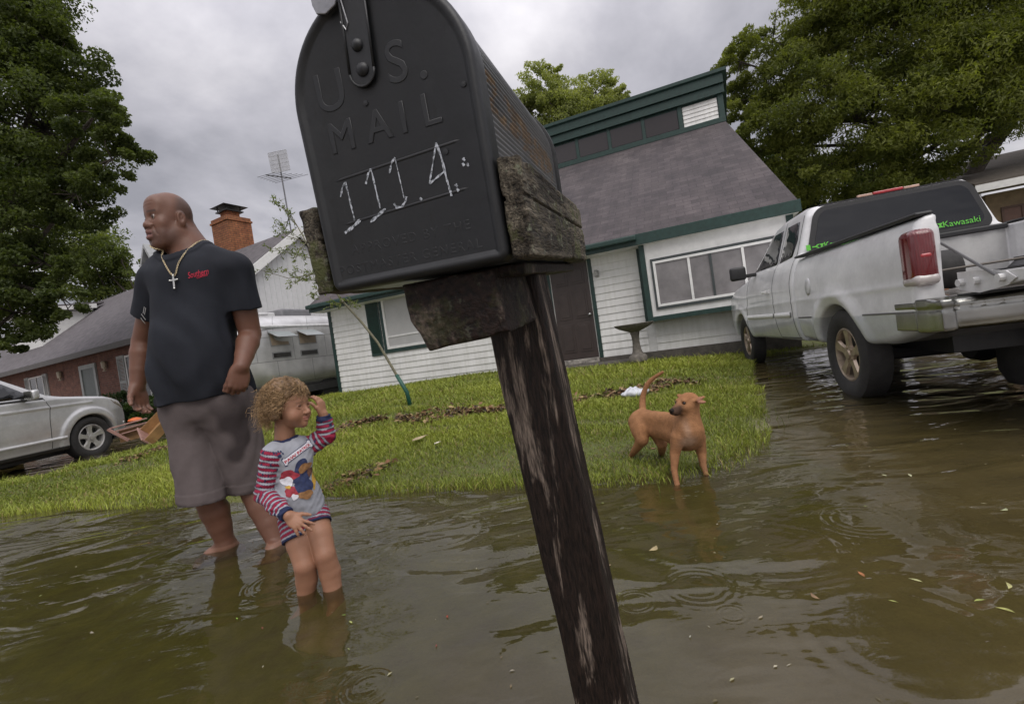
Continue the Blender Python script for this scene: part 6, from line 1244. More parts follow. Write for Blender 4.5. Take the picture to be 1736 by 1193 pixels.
    # red script print on the chest
    rp = simple('red_print', (.42, .012, .04), .7, var=.35, scale=60)
    def shirt_text(txt, px0, px1, size, shear, mat, f, parent, name='chest_print', off=.0018, bold=.0, dirn=(0, 1, 0), Y0=1.9):
        me = text_np(txt, 1, 0, shear=shear, offset=bold); v = get_v(me); x0, x1 = v[:, 0].min(), v[:, 0].max(); densify(me, .05); v = get_v(me)
        P0, P1 = W(*px0, Y=Y), W(*px1, Y=Y); ux = P1-P0; L = np.linalg.norm(ux); ux /= L; k = L/(x1-x0); uz = vn(np.cross(np.array([0, -1., 0]), ux)*-1); uz = uz if uz[2] > 0 else -uz
        Q = (P0+P1)/2+np.outer(v[:, 0]*k, ux)+np.outer(v[:, 1]*k*size, uz); r = vn((P0+P1)/2-np.array([0, 0, CAMH])); Q = Q-np.outer(np.full(len(Q), .35), [0, 1, 0]); Q[:, 0] += .35*0
        Q = drape(f, Q, dirn, off, 70); set_v(me, Q.astype(f32)); me.materials.append(mat); return link(name, me, None, parent, True)
    def at_shirt(px, py):       # where the print sits on the front of the shirt
        P = _O+np.outer([0], [0, 0, 0]); r = vn(W(px, py, Y=Y)-_O); return drape(shirt0, np.array([_O+r*1.6]), r, 0, 80)[0]
    a0, a1 = at_shirt(319, 468), at_shirt(354, 460); b0, b1 = at_shirt(334, 471), at_shirt(353, 466)
    def put_text(txt, A0, A1, hgt, shear, mat, f, par, name, off=.0018, bold=0., spacing=1.):
        me = text_np(txt, 1, 0, shear=shear, offset=bold, spacing=spacing); densify(me, .12); v = get_v(me); x0, x1 = v[:, 0].min(), v[:, 0].max(); A0, A1 = np.array(A0, float), np.array(A1, float); ux = A1-A0; k = np.linalg.norm(ux)/(x1-x0); ux = vn(ux)
        G, _ = grad(f, ((A0+A1)/2)[None].astype(f32), .02); nn = vn(G[0]); uz = vn(np.cross(nn, ux)); uz = uz if uz[2] > 0 else -uz; cen = (A0+A1)/2
        Q = cen+np.outer((v[:, 0]-(x0+x1)/2)*k, ux)+np.outer(v[:, 1]*hgt, uz)+nn*.05; Q = drape(f, Q, -nn, off, 60); set_v(me, Q); return link(name, me, mat, par, True)
    build_man.put_text = put_text
    put_text('Southern', a0, a1, .040, .35, rp, shirt0, sh, 'chest_print', .003, .008); put_text('COMPANY', b0, b1, .014, 0, rp, shirt0, sh, 'chest_print', .003, .01)
    # white mark on the right sleeve
    s0, s1 = at_shirt(243, 548), at_shirt(247, 520); put_text('//=', s0, s1, .03, .2, simple('white_print', (.45, .45, .45), .7), shirt0, sh, 'sleeve_print', .003)
    # shorts
    def shorts(P):
        f = .006*wob(P*np.array([1, 1, .35], f32), 24, 12)+.004*wob(P*np.array([1, 1, .5], f32), 55, 13); hemL, hemR = W(347, 846, Y=2.30), W(432, 838, Y=2.45)
        a = ell(P, pel+np.array([0, 0, .0]), (.215, .160, .16)); l = cap(P, hipL+np.array([.02, 0, .02]), hemL+np.array([-.002, 0, -.06]), .124, .105); r = cap(P, hipR+np.array([-.01, 0, .02]), hemR+np.array([-.012, 0, -.06]), .126, .104)
        legs = smin(l, r, .006); d0 = smin(a, legs, .06)+f; inner = d0+.015; d = np.maximum(d0, -inner); cut = .283-.06*(P[:, 0]+1.58)-P[:, 2]; d = np.maximum(d, cut)
        hem = np.maximum(d0-.0025, np.abs(P[:, 2]-(.315-.06*(P[:, 0]+1.58)))-.022); hem = np.maximum(hem, -(d0+.008)); return np.maximum(np.minimum(d, np.maximum(hem, cut)), P[:, 2]-.86)
    def shorts_col(V):
        w = wob(V, 9, 21)+.5*wob(V, 23, 22); wet = np.clip((w-.15-1.2*np.clip(V[:, 2]-.55, -.2, .3))*3.5, 0, 1)[:, None]*np.clip((.78-V[:, 2])/.1, 0, 1)[:, None]; return np.array([[.112, .092, .090]])*(1-wet)+np.array([[.050, .040, .040]])*wet
    sdf_obj('shorts', shorts, (-1.95, 2.08, .18), (-1.15, 2.66, .92), .0064, M_CLOTH, T, shorts_col)
    # chain necklace with a cross
    gold = simple('pale_gold', (.62, .52, .34), .28, 1., var=.1); silver = simple('silver_cross', (.62, .62, .58), .25, 1., var=.1)
    fs = lambda P: np.minimum(body(P), shirt0(P))
    pend = at_shirt(296, 468); left = hc+HM@np.array([0, 0, 0]); pts = []
    A_ = drape(fs, np.array([nb+np.array([.10, -.10, .065])]), (-.45, .8, -.3), 0)[0]; B_ = drape(fs, np.array([nb+np.array([-.12, -.10, .05])]), (.45, .8, -.2), 0)[0]
    A2 = nb+np.array([.075, .035, .055])
    ctrl = [A2, A_*.5+A2*.5+np.array([.015, -.01, .01]), A_, A_*.66+pend*.34, A_*.33+pend*.67, pend, pend*.6+B_*.4, pend*.25+B_*.75, B_]
    ctrl = [np.array(c, float) for c in ctrl]; P_ = []
    for i in range(len(ctrl)-1):
        p0, p1, p2, p3 = ctrl[max(i-1, 0)], ctrl[i], ctrl[i+1], ctrl[min(i+2, len(ctrl)-1)]
        for k in range(14):
            t = k/14; P_.append(.5*((2*p1)+(-p0+p2)*t+(2*p0-5*p1+4*p2-p3)*t*t+(-p0+3*p1-3*p2+p3)*t**3))
    P_ = np.array(P_, f32); G, d = grad(fs, P_, .004); P_ = P_-np.clip(d-.005, -.1, .1)[:, None]*G; G, d = grad(fs, P_, .004); P_ = P_-np.clip(d-.005, -.1, .1)[:, None]*G
    L = np.concatenate([[0], np.cumsum(np.linalg.norm(np.diff(P_, axis=0), axis=1))]); nL = int(L[-1]/.0062); m = MB()
    S = np.stack([np.interp(np.linspace(0, L[-1], nL), L, P_[:, i]) for i in range(3)], 1)
    for i in range(nL-1):
        a, b = S[i], S[i+1]; dd = vn(b-a); sd = vn(np.cross(dd, G[min(len(G)-1, int(i*len(G)/nL))])) if i % 2 else vn(G[min(len(G)-1, int(i*len(G)/nL))]); c0 = (a+b)/2; ring = [c0+dd*.0052*math.cos(t)+sd*.0032*math.sin(t) for t in np.linspace(0, 2*math.pi, 9)]; m.tube(ring, .0016, 4, caps=False)
    nk = m.build('necklace', gold, T, wc=True, smooth='all')
    G, _ = grad(shirt0, pend[None].astype(f32), .02); nn = vn(G[0]); up = vn(np.array([-.03, 0, 1])-nn*(np.array([-.03, 0, 1])@nn)); sd = np.cross(up, nn); c = pend+nn*.009-up*.026; m = MB(); m.obox(c-up*.006, sd*.0042, nn*.0022, up*.029); m.obox(c+up*.004, sd*.017, nn*.0024, up*.0042)
    for e in (c+up*.025, c-up*.037, c+up*.004+sd*.018, c+up*.004-sd*.018): m.lathe([(0, -.005), (.0045, -.003), (.0058, 0), (.0045, .003), (0, .005)], 8, tuple(e))
    m.tube([c+up*.022+nn*.0, c+up*.034], .003, 6); m.build('cross', silver, nk, wc=True, bevel=.0008)
build_man()
# ------------------------------------------------------------------ the child
def decal_px(name, poly, mat, f, parent, off=.0015, L=3.0, Yn=1.2, smooth_poly=False):
    """a flat print lying on a garment: outline points cast on to the cloth surface"""
    me = bpy.data.meshes.new(name); me.from_pydata([(a, b, 0) for a, b in poly], [], [tuple(range(len(poly)))]); densify(me, L); v = get_v(me); Q = np.zeros((len(v), 3), f32)
    R = np.array([vn(W(a, b, Y=1.)-_O) for a, b in v[:, :2]]); P = _O+R*Yn
    P = P.astype(f32); RR = R.astype(f32)
    for _ in range(90): P += RR*np.clip(f(P), -.02, .05)[:, None]*.8
    G, _ = grad(f, P, .003); bad = np.abs(f(P)) > .004; set_v(me, P+G*off)
    if bad.any(): bm = bmesh.new(); bm.from_mesh(me); bm.verts.ensure_lookup_table(); bmesh.ops.delete(bm, geom=[bm.verts[i] for i in np.nonzero(bad)[0]], context='VERTS'); bm.to_mesh(me); bm.free()
    return link(name, me, mat, parent, True)
def build_child():
    Y = 1.85; base = np.array([-.92, 1.84, -.11]); T = empty('person', base, 0, 'curly haired toddler in striped pyjamas wading in the flood water, one hand at the forehead', 'person')
    hc = np.array([-.932, 1.865, .722]); hs = .83; HM = frame(vn([.985, -.20, -.07]), (.05, 0, 1))
    nb = W(483, 752, Y=1.87); sL, sR = W(461, 772, Y=1.80), W(523, 757, Y=1.93); chest = W(493, 785, Y=1.86); belly = W(503, 838, Y=1.85); pel = W(514, 876, Y=1.86)
    eL, wL = W(448, 838, Y=1.79), W(489, 874, Y=1.70); eR, wR = W(554, 738, Y=1.94), W(548, 702, Y=1.93)
    hipL, hipR = W(500, 885, Y=1.84), W(533, 875, Y=1.87); kL, kR = W(517, 958, Y=1.77), W(551, 940, Y=1.79); aL, aR = W(519, 1012, Y=1.80), W(568, 1012, Y=1.79)
    tL, tR = aL+np.array([-.035, -.085, 0]), aR+np.array([.0, -.09, 0]); tL[2] = tR[2] = -.088; aL[2] = aR[2] = -.062
    Hl = hand_parts(wL, W(523, 902, Y=1.68)-wL, (-.35, .9, -.45), (.5, 0, 1), .60, curl=(.18, .10, .22, .30), spread=.22, thumb=(.75, .75), thumb_curl=.1)
    Hr = hand_parts(wR, W(540, 668, Y=1.93)-wR, (-.9, .2, -.2), (-.2, -1, .2), .58, curl=(.5, .55, .6, .6), spread=.04, thumb=(.8, .5))
    def head(P): return head_sdf(P, hc, HM, hs, True)
    def body(P):
        d = head(P); d = smin(d, cap(P, hc+HM@np.array([0, -.025, -.055])*hs, nb, .036, .040), .02)
        t = smin(ell(P, chest, (.075, .062, .085)), ell(P, belly, (.078, .068, .075)), .04); t = smin(t, ell(P, pel, (.078, .066, .055)), .03); t = smin(t, cap(P, sL, sR, .030), .03); d = smin(d, t, .02)
        for a, b, c, H in ((sL, eL, wL, Hl), (sR, eR, wR, Hr)): e = chain(P, [a, b, b*.6+c*.4, c], [.030, .0255, .026, .019], .004); d = smin(d, smin(e, hand_sdf(P, H), .010), .012)
        for h, k, a, to in ((hipL, kL, aL, tL), (hipR, kR, aR, tR)):
            c2 = k*.62+a*.38; l = chain(P, [h, h*.5+k*.5, k, c2+np.array([0, .008, 0]), k*.3+a*.7, a], [.054, .049, .0395, .0405, .034, .027], .006)
            fd = vn([to[0]-a[0], to[1]-a[1], 0]); sd = np.array([-fd[1], fd[0], 0]); l = smin(l, cap(P, a+fd*-.012, to, .025, .018), .02)
            for k2 in range(5): r0 = to+sd*(k2-2)*.0115-fd*.004; l = smin(l, cap(P, r0, r0+fd*.018, .0075, .0065), .005)
            d = smin(d, l, .006)
        return d
    def bodyc(P):
        q = ((P-hc.astype(f32))@HM.astype(f32))/hs; A = q.copy(); A[:, 0] = np.abs(A[:, 0]); return smax(body(P), -ell(A, (.0325, .0960, .0005), (.0125, .013, .0062))*hs, .002)
    def col(V):
        c = np.tile(np.array([.31, .155, .092]), (len(V), 1)); q = ((V-hc.astype(f32))@HM.astype(f32))/hs; hd = np.linalg.norm(q, axis=1) < .14
        def put(m, k, cc): c[:] = c*(1-(m*k)[:, None])+np.array(cc)*(m*k)[:, None]
        put(hd*np.exp(-(((q[:, 2]+.057)/.009)**2))*(q[:, 1] > .088)*(np.abs(q[:, 0]) < .02), .7, (.42, .16, .13)); put(hd*np.exp(-(((q[:, 2]+.0578)/.0025)**2))*(q[:, 1] > .088)*(np.abs(q[:, 0]) < .018), .6, (.12, .04, .03))
        put(hd*np.exp(-(((q[:, 2]-.022+.08*(np.abs(q[:, 0])-.02))/.004)**2))*(np.abs(q[:, 0]) > .010)*(np.abs(q[:, 0]) < .048)*(q[:, 1] > .055), .6, (.10, .055, .03)); put(hd*np.exp(-(((np.abs(q[:, 0])-.032)/.014)**2+((q[:, 2]-.0075)/.0035)**2))*(q[:, 1] > .07), .9, (.06, .03, .02))
        put(hd*np.exp(-((np.abs(q[:, 0])-.045)**2+(q[:, 1]-.075)**2+(q[:, 2]+.035)**2)/.02**2), .3, (.48, .20, .13))
        for k in (kL, kR): put(np.exp(-(np.linalg.norm(V-(k+np.array([0, -.03, -.01])).astype(f32), axis=1)/.026)**2), .35, (.28, .13, .085))
        for H in (Hl, Hr):
            for pts, rs in H['f']: put(np.exp(-(np.linalg.norm(V-np.array(pts[-1], f32), axis=1)/.005)**2), .5, (.58, .36, .28))
        return c*(1+.05*wob(V, 60, 3))[:, None]
    sdf_obj('body', bodyc, (-1.13, 1.55, -.13), (-.68, 2.05, .86), .0031, M_SKIN, T, col); eyes(T, hc, HM, hs, True, (.015, .009, .006), look=(.0, 1, -.05))
    NAVY, RED, GREY = (.022, .028, .070), (.26, .020, .048), (.31, .32, .355)
    arms = [(sL, eL, wL), (sR, eR, wR)]
    def shirt0(P):
        fold = .0035*wob(P*np.array([1, 1, .6], f32), 48, 31)+.002*wob(P, 110, 32); t = ell(P, chest+np.array([0, 0, .012]), (.088, .076, .10)); t = smin(t, ell(P, belly, (.088, .080, .088)), .05); t = smin(t, ell(P, pel+np.array([-.004, 0, .03]), (.092, .080, .075)), .04); t = smin(t, cap(P, sL*.85+nb*.15, sR*.85+nb*.15, .040), .04)
        s = None
        for a, b, c in arms: e = chain(P, [a, b, c], [.040, .037, .027], .006); s = e if s is None else np.minimum(s, e)
        ax = .0016*np.sin(P[:, 2]*240+3*wob(P, 30, 5)); return smin(t, s+ax, .014)+fold
    def shirt(P):
        d0 = shirt0(P); d = np.maximum(d0, -(d0+.0075)); neck = cap(P, nb+np.array([0, -.004, .05]), nb+np.array([0.002, -.006, -.004]), .046, .050); d = smax(d, -neck, .003)
        for a, b, c in arms: n = vn(c-b); d = np.maximum(d, np.where(np.linalg.norm(P-c.astype(f32), axis=1) < .05, (P-c.astype(f32))@n.astype(f32)+.004, -1))
        cut = (pel[2]+.014-.12*(P[:, 0]-pel[0])+.003*np.sin(P[:, 0]*60))-P[:, 2]; far = np.linalg.norm(P[:, :2]-wL[:2].astype(f32), axis=1); return np.maximum(d, np.where((P[:, 2] < pel[2]+.06) & (d0 > -1) & (np.minimum(seg_d(P, eL, wL)[0], 9) > .040), cut, -1))
    def sh_col(V):
        c = np.tile(np.array(GREY), (len(V), 1))*(1+.05*wob(V, 50, 3))[:, None]; nk = cap(V, nb+np.array([0, -.004, .05]), nb+np.array([0.002, -.006, -.004]), .046, .050); 
        tors = smin(ell(V, chest+np.array([0, 0, .012]), (.088, .076, .10)), ell(V, belly, (.094, .084, .088)), .05)
        for a, b, cc in arms:
            L1 = np.linalg.norm(b-a); d1, t1 = seg_d(V, a, b); d2, t2 = seg_d(V, b, cc); L2 = np.linalg.norm(cc-b); s = np.where(d1 < d2, t1*L1, L1+np.clip(t2, 0, 2)*L2); dd = np.minimum(d1, d2); m = (dd < .050) & (tors > .004) & (s > -.03)
            u = ((s+.012*0) % .0215)/.0215; st = np.where((u < .50)[:, None], np.array(RED), np.where((u < .58)[:, None] | (u > .92)[:, None], np.array(NAVY), np.array(GREY))); cuff = s > L1+L2-.024; st = np.where(cuff[:, None], np.array(NAVY), st); spot = (wob(V, 170, 41) > .62)[:, None] & (u < .5)[:, None]; st = np.where(spot, np.array(NAVY), st); c = np.where(m[:, None], st, c)
        return np.where((nk < .0115)[:, None], np.array(NAVY), c)
    sh = sdf_obj('pyjama_top', shirt, (-1.13, 1.62, .22), (-.68, 2.05, .68), .0030, M_CLOTH, T, sh_col)
    def sht0(P):
        f = .002*wob(P, 60, 51); a = ell(P, pel+np.array([0, 0, -.004]), (.090, .076, .060)); l = cap(P, hipL+np.array([0, 0, .01]), hipL*.55+kL*.45, .061, .059); r = cap(P, hipR, hipR*.68+kR*.32, .060, .059); return smin(smin(a, smin(l, r, .012), .02), a, .01)+f
    nL_, nR_ = vn(kL-hipL), vn(kR-hipR); cL, cR = hipL+(kL-hipL)*.40, hipR+(kR-hipR)*.24
    def sht(P):
        d0 = sht0(P); d = np.maximum(d0, -(d0+.0075)); dl = seg_d(P, hipL, kL)[0] < seg_d(P, hipR, kR)[0]; cut = np.where(dl, (P-cL.astype(f32))@nL_.astype(f32), (P-cR.astype(f32))@nR_.astype(f32)); return np.maximum(d, cut)
    def sht_col(V):
        dl = seg_d(V, hipL, kL)[0] < seg_d(V, hipR, kR)[0]; e = np.where(dl, (V-cL.astype(f32))@nL_.astype(f32), (V-cR.astype(f32))@nR_.astype(f32)); s = -e+.003*wob(V, 40, 2); u = (s % .0185)/.0185; c = np.where((u < .50)[:, None], np.array(RED), np.where((u < .60)[:, None] | (u > .92)[:, None], np.array(NAVY), np.array(GREY))); return np.where((e > -.008)[:, None], np.array(NAVY), c)
    sdf_obj('pyjama_shorts', sht, (-1.07, 1.70, .12), (-.78, 1.98, .36), .0030, M_CLOTH, T, sht_col)
    # print: bone banner with the words, a paw mark and plain colour patches
    nv = simple('navy_print', (.02, .03, .085), .8, var=.3, scale=90); wh = simple('white_print', (.62, .62, .66), .8, var=.1, scale=90); rd = simple('red_words', (.42, .03, .05), .8, var=.25, scale=120); tn = simple('tan_patch', (.26, .13, .05), .8, var=.35, scale=70); yl = simple('yellow_patch', (.45, .27, .04), .8, var=.3, scale=80); bn = simple('brown_patch', (.10, .045, .03), .8, var=.4, scale=60); rp = simple('red_patch', (.30, .03, .045), .8, var=.35, scale=70)
    def blob(cx, cy, rx, ry, ang=0, n=22, w=.12, seed=0): 
        r = random.Random(seed); ph = r.uniform(0, 6); o = []
        for k in range(n): a = 2*math.pi*k/n; q = 1+w*math.sin(3*a+ph)+w*.5*math.sin(5*a+2*ph); x, y = rx*q*math.cos(a), ry*q*math.sin(a); o.append((cx+x*math.cos(ang)-y*math.sin(ang), cy+x*math.sin(ang)+y*math.cos(ang)))
        return o
    def bone(x0, y0, x1, y1, w, k):
        L = math.hypot(x1-x0, y1-y0); ux, uy = (x1-x0)/L, (y1-y0)/L; pts = [(-k, -w*.2), (-k*1.4, -w*1.1), (0, -w*1.5), (k, -w*.9), (L-k, -w*.9), (L, -w*1.5), (L+k*1.4, -w*1.1), (L+k, 0), (L+k*1.4, w*1.1), (L, w*1.5), (L-k, w*.9), (k, w*.9), (0, w*1.5), (-k*1.4, w*1.1)]; return [(x0+a*ux-b*uy, y0+a*uy+b*ux) for a, b in pts]
    D = lambda poly, m, off: decal_px('chest_print', poly, m, shirt0, sh, off)
    D(bone(483, 783, 524, 752, 5.6, 2.8), nv, .0022); D(bone(483.5, 782.5, 523.5, 752.5, 4.4, 2.6), wh, .0030)
    for x, y, a, b in ((474, 773, 3.4, 2.8), (468.5, 769, 1.4, 1.9), (471.5, 765.5, 1.4, 2), (476, 765.5, 1.4, 2), (479.5, 768.5, 1.4, 1.9)): D(blob(x, y, a, b, -.4, 14, .04), nv, .0024)
    for cx, cy, rx, ry, an, m, o in ((511, 800, 14, 22, .25, nv, .0020), (490, 806, 16, 9, -.15, rp, .0024), (487, 816, 11, 8, .1, wh, .0030), (516, 792, 6, 13, .9, tn, .0030), (497, 833, 15, 8, -.2, rp, .0024), (516, 826, 15, 15, .2, nv, .0026), (518, 838, 13, 7, -.3, tn, .0034), (532, 806, 4, 22, .05, yl, .0024), (489, 826, 5, 3, 0, yl, .0034), (524, 799, 4, 8, .2, bn, .0036), (500, 842, 6, 5, 0, wh, .0036)): D(blob(cx, cy, rx, ry, an, 24, .13, int(cx*7)), m, o)
    def cast(px, py): r = vn(W(px, py, Y=1.)-_O); P = np.array([_O+r*1.2], f32); 
    def at(px, py):
        r = vn(W(px, py, Y=1.)-_O).astype(f32); P = np.array([_O+r*1.2], f32)
        for _ in range(90): P += r*np.clip(shirt0(P), -.02, .05)[:, None]*.8
        return P[0]
    build_man.put_text('PAW PATROL', at(483, 784), at(524, 753), .0150, 0, rd, shirt0, sh, 'chest_print', .0040, .03)
    # curls
    rng = np.random.default_rng(77); hb = lambda P: head(P)
    def cap_sdf(P):
        q = ((P-hc.astype(f32))@HM.astype(f32))/hs; line = q[:, 2]-(.070-.0*q[:, 1])*np.clip((q[:, 1]-.02)/.06, 0, 1)+.055*(q[:, 1] < .02); h = head(P)-.0085-.004*wob(P, 95, 61)-.0025*wob(P, 220, 62); return np.maximum(smax(h, -(line)*hs-.0, .01), -(head(P)+.004))
    hcol = lambda V: (np.array([.150, .088, .042])*(1+.35*wob(V, 160, 63))[:, None])
    M_HAIR = vcol('hair', .5, .6, 300, var=.25, scale=60, bdist=.003)
    hair = sdf_obj('hair', cap_sdf, (-1.08, 1.74, .58), (-.80, 2.0, .87), .0036, M_HAIR, T, hcol)
    Vs, Qs, Cs = [], [], []; nb_ = 0; cnt = 0
    while cnt < 2600:
        u = unit(1, rng)[0]; 
        if u[2] < -.55: continue
        front = u[1]*.8; 
        if u[1] > .45 and u[2] < .50: continue
        if abs(u[0]) > .6 and u[2] < -.05 and u[1] > -.15: continue
        p = hc+HM@(u*np.array([.085, .108, .10])+np.array([0, -.012, .045]))*hs; p = p.astype(f32); G, d = grad(hb, p[None], .003); p = p-G[0]*(d[0]-.006); n = G[0]
        L = rng.uniform(.03, .062)*(1.1 if u[1] < -.1 else .9)*(1.3 if (u[2] < .2 and u[1] < -.2) else 1); m = 16; dirv = vn(n*.35+np.array([0, 0, -1.0])*.75+(HM@np.array([0, -.30 if u[2] > .2 else -.05, 0]))+rng.normal(size=3)*.28); cr = rng.uniform(.0035, .0085); ph = rng.uniform(0, 6); tn_ = rng.uniform(1.6, 3.2)*2*math.pi
        a = vn(np.cross(dirv, [0.3, .2, 1])); b = np.cross(dirv, a); pts = []
        for k in range(m): t = k/(m-1); q = p+dirv*L*t+n*.010*math.sin(t*2.2)+np.array([0, 0, -.018*t*t])+(a*math.cos(ph+tn_*t)+b*math.sin(ph+tn_*t))*cr*1.35*min(1, t*3); pts.append(q)
        pts = np.array(pts, f32); hd = hb(pts); G2, dd = grad(hb, pts, .003); lim = .010+.016*np.clip((hc[2]-pts[:, 2])/.05+.6, 0, 1.3); pts = pts+np.clip(.004-dd, 0, .03)[:, None]*G2-np.clip(dd-lim, 0, .03)[:, None]*G2*.75
        r = rng.uniform(.0006, .0014); tdir = np.gradient(pts, axis=0); tdir /= np.linalg.norm(tdir, axis=1, keepdims=True)+1e-9; A_ = np.cross(tdir, n); A_ /= np.linalg.norm(A_, axis=1, keepdims=True)+1e-9; B_ = np.cross(tdir, A_); rr = (r*(1-.6*np.linspace(0, 1, m)**2))[:, None]
        V = np.stack([pts+A_*rr, pts-A_*rr*.5+B_*rr*.87, pts-A_*rr*.5-B_*rr*.87], 1).reshape(-1, 3); i = np.arange(m-1)[:, None]*3; Q = np.concatenate([i+np.array([[j, (j+1) % 3, (j+1) % 3+3, j+3]]) for j in range(3)])+nb_; base_c = np.array([.225, .145, .072])*rng.uniform(.6, 1.5)
        Vs.append(V); Qs.append(Q); Cs.append(np.repeat((base_c[None]*(1+.5*np.linspace(0, 1, m))[:, None]), 3, axis=0)); nb_ += len(V); cnt += 1
    link('curls', npmesh('curls', np.concatenate(Vs), np.concatenate(Qs), np.concatenate(Cs)), M_HAIR, hair, True)
build_child()
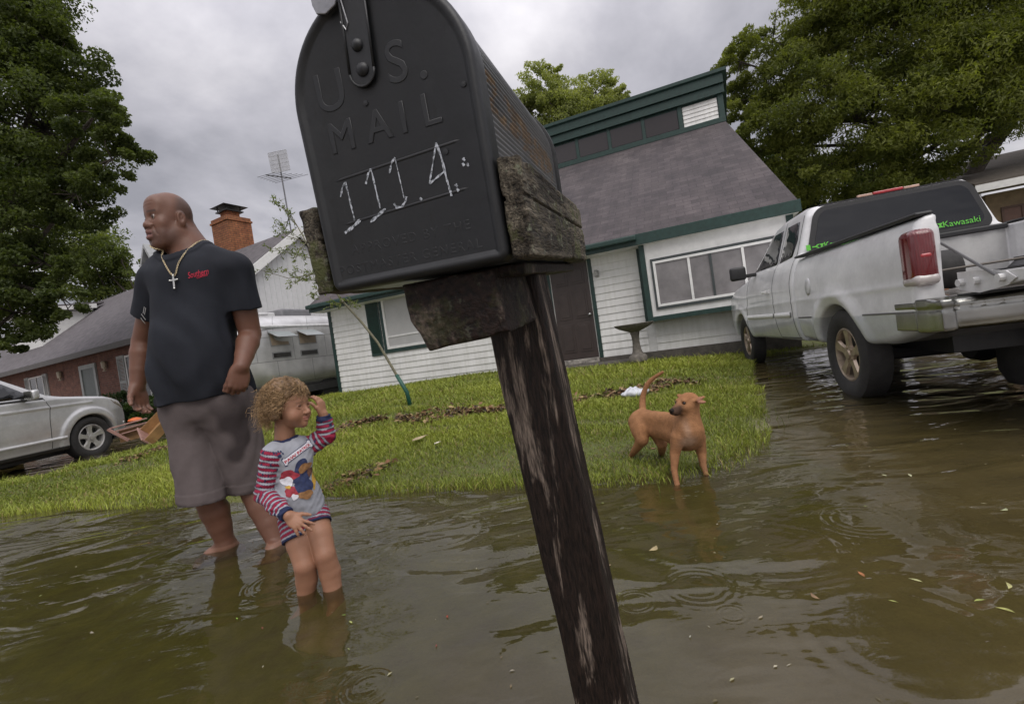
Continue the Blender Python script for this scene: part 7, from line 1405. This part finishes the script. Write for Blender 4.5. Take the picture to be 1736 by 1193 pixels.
# ------------------------------------------------------------------ the dog
def build_dog():
    T = empty('dog', (.80, 2.6, 0), 0, 'tan short haired dog with a dark muzzle standing at the water edge, tail raised', 'dog')
    hip = W(1089, 714, Y=2.84); sh = W(1163, 722, Y=2.50); hc = W(1164, 683, Y=2.46); nose = W(1120, 699, Y=2.37); f = vn(nose-hc); HM = frame(f, (.06, 0, 1)); bd = vn([sh[0]-hip[0], sh[1]-hip[1], 0]); BM = frame(bd)
    chest = W(1160, 735, Y=2.55); bel = W(1122, 728, Y=2.69)
    nk0 = W(1169, 728, Y=2.46)
    FL = [W(1149, 742, Y=2.47), W(1144, 768, Y=2.47), W(1143, 797, Y=2.43), W(1148, 822, z=-.005), W(1147, 829, z=-.02)]
    FR = [W(1184, 742, Y=2.54), W(1189, 766, Y=2.55), W(1192, 788, Y=2.51), W(1197, 804, z=-.0), W(1199, 809, z=-.02)]
    HL = [hip+np.array([-.035, -.01, 0]), W(1089, 745, Y=2.75), W(1069, 774, Y=2.90), W(1076, 796, Y=2.84), W(1080, 800, Y=2.79)]
    HR = [hip+np.array([.05, .0, -.01]), W(1122, 752, Y=2.76), W(1122, 772, Y=2.88), W(1132, 786, Y=2.84), W(1137, 790, Y=2.80)]
    tc_ = [W(1096, 712, Y=2.82), W(1090, 694, Y=2.88), W(1090, 672, Y=2.91), W(1100, 648, Y=2.90), W(1123, 631, Y=2.86), W(1140, 622, Y=2.84)]; tail = []
    for i in range(1, 4):
        for k in range(5): t = k/5; p0, p1, p2, p3 = tc_[i-1:i+3]; tail.append(.5*((2*p1)+(-p0+p2)*t+(2*p0-5*p1+4*p2-p3)*t*t+(-p0+3*p1-3*p2+p3)*t**3))
    tail.append(tc_[4]); tr_ = list(np.linspace(.021, .0095, len(tail)))
    def head(P):
        q = (P-hc.astype(f32))@HM.astype(f32); A = q.copy(); A[:, 0] = np.abs(A[:, 0]); d = ell(A, (0, -.005, .004), (.046, .056, .043)); d = smin(d, ell(A, (.024, .018, -.014), (.024, .034, .026)), .02); d = smin(d, cap(A, (0, .03, -.004), (0, .106, -.018), .031, .0200), .022); d = smin(d, cap(A, (0, .035, -.028), (0, .088, -.034), .018, .012), .012)
        d = smin(d, ell(A, (.010, .098, -.024), (.012, .020, .012)), .008); d = smin(d, ell(A, (0, .123, -.009), (.0125, .010, .0095)), .005); d = smax(d, -cap(A, (0, .112, -.0285), (.019, .060, -.0315), .0022, .002), .003); d = smin(d, ell(A, (.022, .036, .024), (.012, .014, .008)), .012); d = smax(d, -ell(A, (.0265, .049, .0135), (.009, .008, .006)), .005)
        # ears folded back and out
        e = ell(q, (.062, -.022, .020), (.040, .024, .0085), np.array(frame((.2, 1, -.15), (-.35, 0, 1)))); e = smin(e, ell(q, (.092, -.010, .010), (.020, .018, .007)), .01); e2 = ell(q, (-.052, -.024, .026), (.026, .019, .0085), np.array(frame((0, 1, 0), (.5, 0, 1)))); return smin(d, np.minimum(e, e2), .012)
    def body(P):
        d = head(P); nk = smin(cap(P, hc-HM@np.array([0, .018, .006]), nk0, .046, .068), cap(P, hc-HM@np.array([0, .035, -.005]), sh+np.array([0, .03, .015]), .038, .055), .03); d = smin(d, nk, .025)
        t = ell(P, chest, (.074, .122, .096), BM); t = smin(t, ell(P, bel, (.055, .14, .060), BM), .05); t = smin(t, ell(P, hip+np.array([0, -.02, 0]), (.062, .085, .070), BM), .04); t = smin(t, ell(P, sh+np.array([.0, -.015, -.03]), (.072, .05, .075), BM), .04); d = smin(d, t, .04)
        d = smin(d, cap(P, sh+np.array([0, .02, .02]), hip+np.array([0, 0, .028]), .045, .045), .03)
        for L, rs in ((FL, (.040, .026, .0168, .0138, .016)), (FR, (.040, .026, .0168, .0138, .016)), (HL, (.056, .034, .0150, .0130, .016)), (HR, (.053, .032, .0150, .0130, .016))):
            l = chain(P, L, rs, .004); pw = L[-1]
            for k in (-1.5, -.5, .5, 1.5): a = pw+np.array([k*.0085, 0, -.004]); l = smin(l, cap(P, a, a+np.array([.004, -.022, -.002]), .0075, .007), .004)
            d = smin(d, l, .022)
        d = smin(d, ell(P, HL[0]*.5+HL[1]*.5, (.040, .062, .075)), .03); d = smin(d, chain(P, tail, tr_, .002), .02); return d+.0012*wob(P, 60, 4)
    def col(V):
        c = np.tile(np.array([.285, .140, .064]), (len(V), 1))*(1+.10*wob(V, 26, 3)+.06*wob(V, 70, 9))[:, None]; q = (V-hc.astype(f32))@HM.astype(f32); hd = (np.linalg.norm(q, axis=1) < .14)
        def put(m, k, cc): m = np.clip(m, 0, 1)*k; c[:] = c*(1-m[:, None])+np.array(cc)*m[:, None]
        put(hd*(np.abs(q[:, 0]) < .045)*(q[:, 2] > -.055)*np.clip((q[:, 1]-.052)/.020, 0, 1)*np.clip((.020-q[:, 2])/.02, 0, 1), .88, (.035, .022, .017)); put(hd*(np.linalg.norm(q-np.array([0, .124, -.009], f32), axis=1) < .017), 1, (.010, .009, .009))
        A = q.copy(); A[:, 0] = np.abs(A[:, 0]); put(np.exp(-(np.linalg.norm(A-np.array([.0265, .047, .0135], f32), axis=1)/.0095)**4), .85, (.03, .016, .010)); put(hd*np.clip((q[:, 2]-.02)/.02, 0, 1)*(q[:, 1] < .04), .25, (.30, .11, .04)); put((q[:, 0] > .070)*hd*(q[:, 1] > -.02), .45, (.30, .15, .12))
        w = W(1165, 748, Y=2.44); put(np.exp(-(((V[:, 0]-w[0])/.036)**2+((V[:, 2]-w[2])/.030)**2))*(V[:, 1] < 2.56)*(1+.4*wob(V, 90, 5)), .75, (.50, .34, .24)); put(np.exp(-(((V[:, 0]-w[0]+.004)/.016)**2+((V[:, 2]-w[2]-.07)/.05)**2))*(V[:, 1] < 2.52), .55, (.48, .32, .22))
        put(np.clip((.075-V[:, 2])/.05, 0, 1), .45, (.15, .075, .038)); put(np.clip(wob(V, 14, 33)-.2, 0, 1), .35, (.20, .085, .035)); put(np.clip((V[:, 2]-.33)/.06, 0, 1)*(V[:, 1] > 2.55), .25, (.20, .085, .035)); return c
    dm_ = vcol('dog_coat', .7, .8, 170, var=.16, scale=45, bdist=.004, spec=.2)
    b = sdf_obj('body', body, (.42, 2.22, -.06), (1.15, 3.05, .66), .0042, dm_, T, col)
    for sg in (-1, 1):
        o = hc+HM@np.array([sg*.0262, .0455, .0130]); m = MB(); m.lathe([(0, -.0078)]+[(.0078*math.sin(math.pi*k/10), -.0078*math.cos(math.pi*k/10)) for k in range(1, 10)]+[(0, .0078)], 14, tuple(o)); m.build('eye', glassy('dog_eye', (.012, .006, .004), .08), T, wc=True, smooth='all')
build_dog()
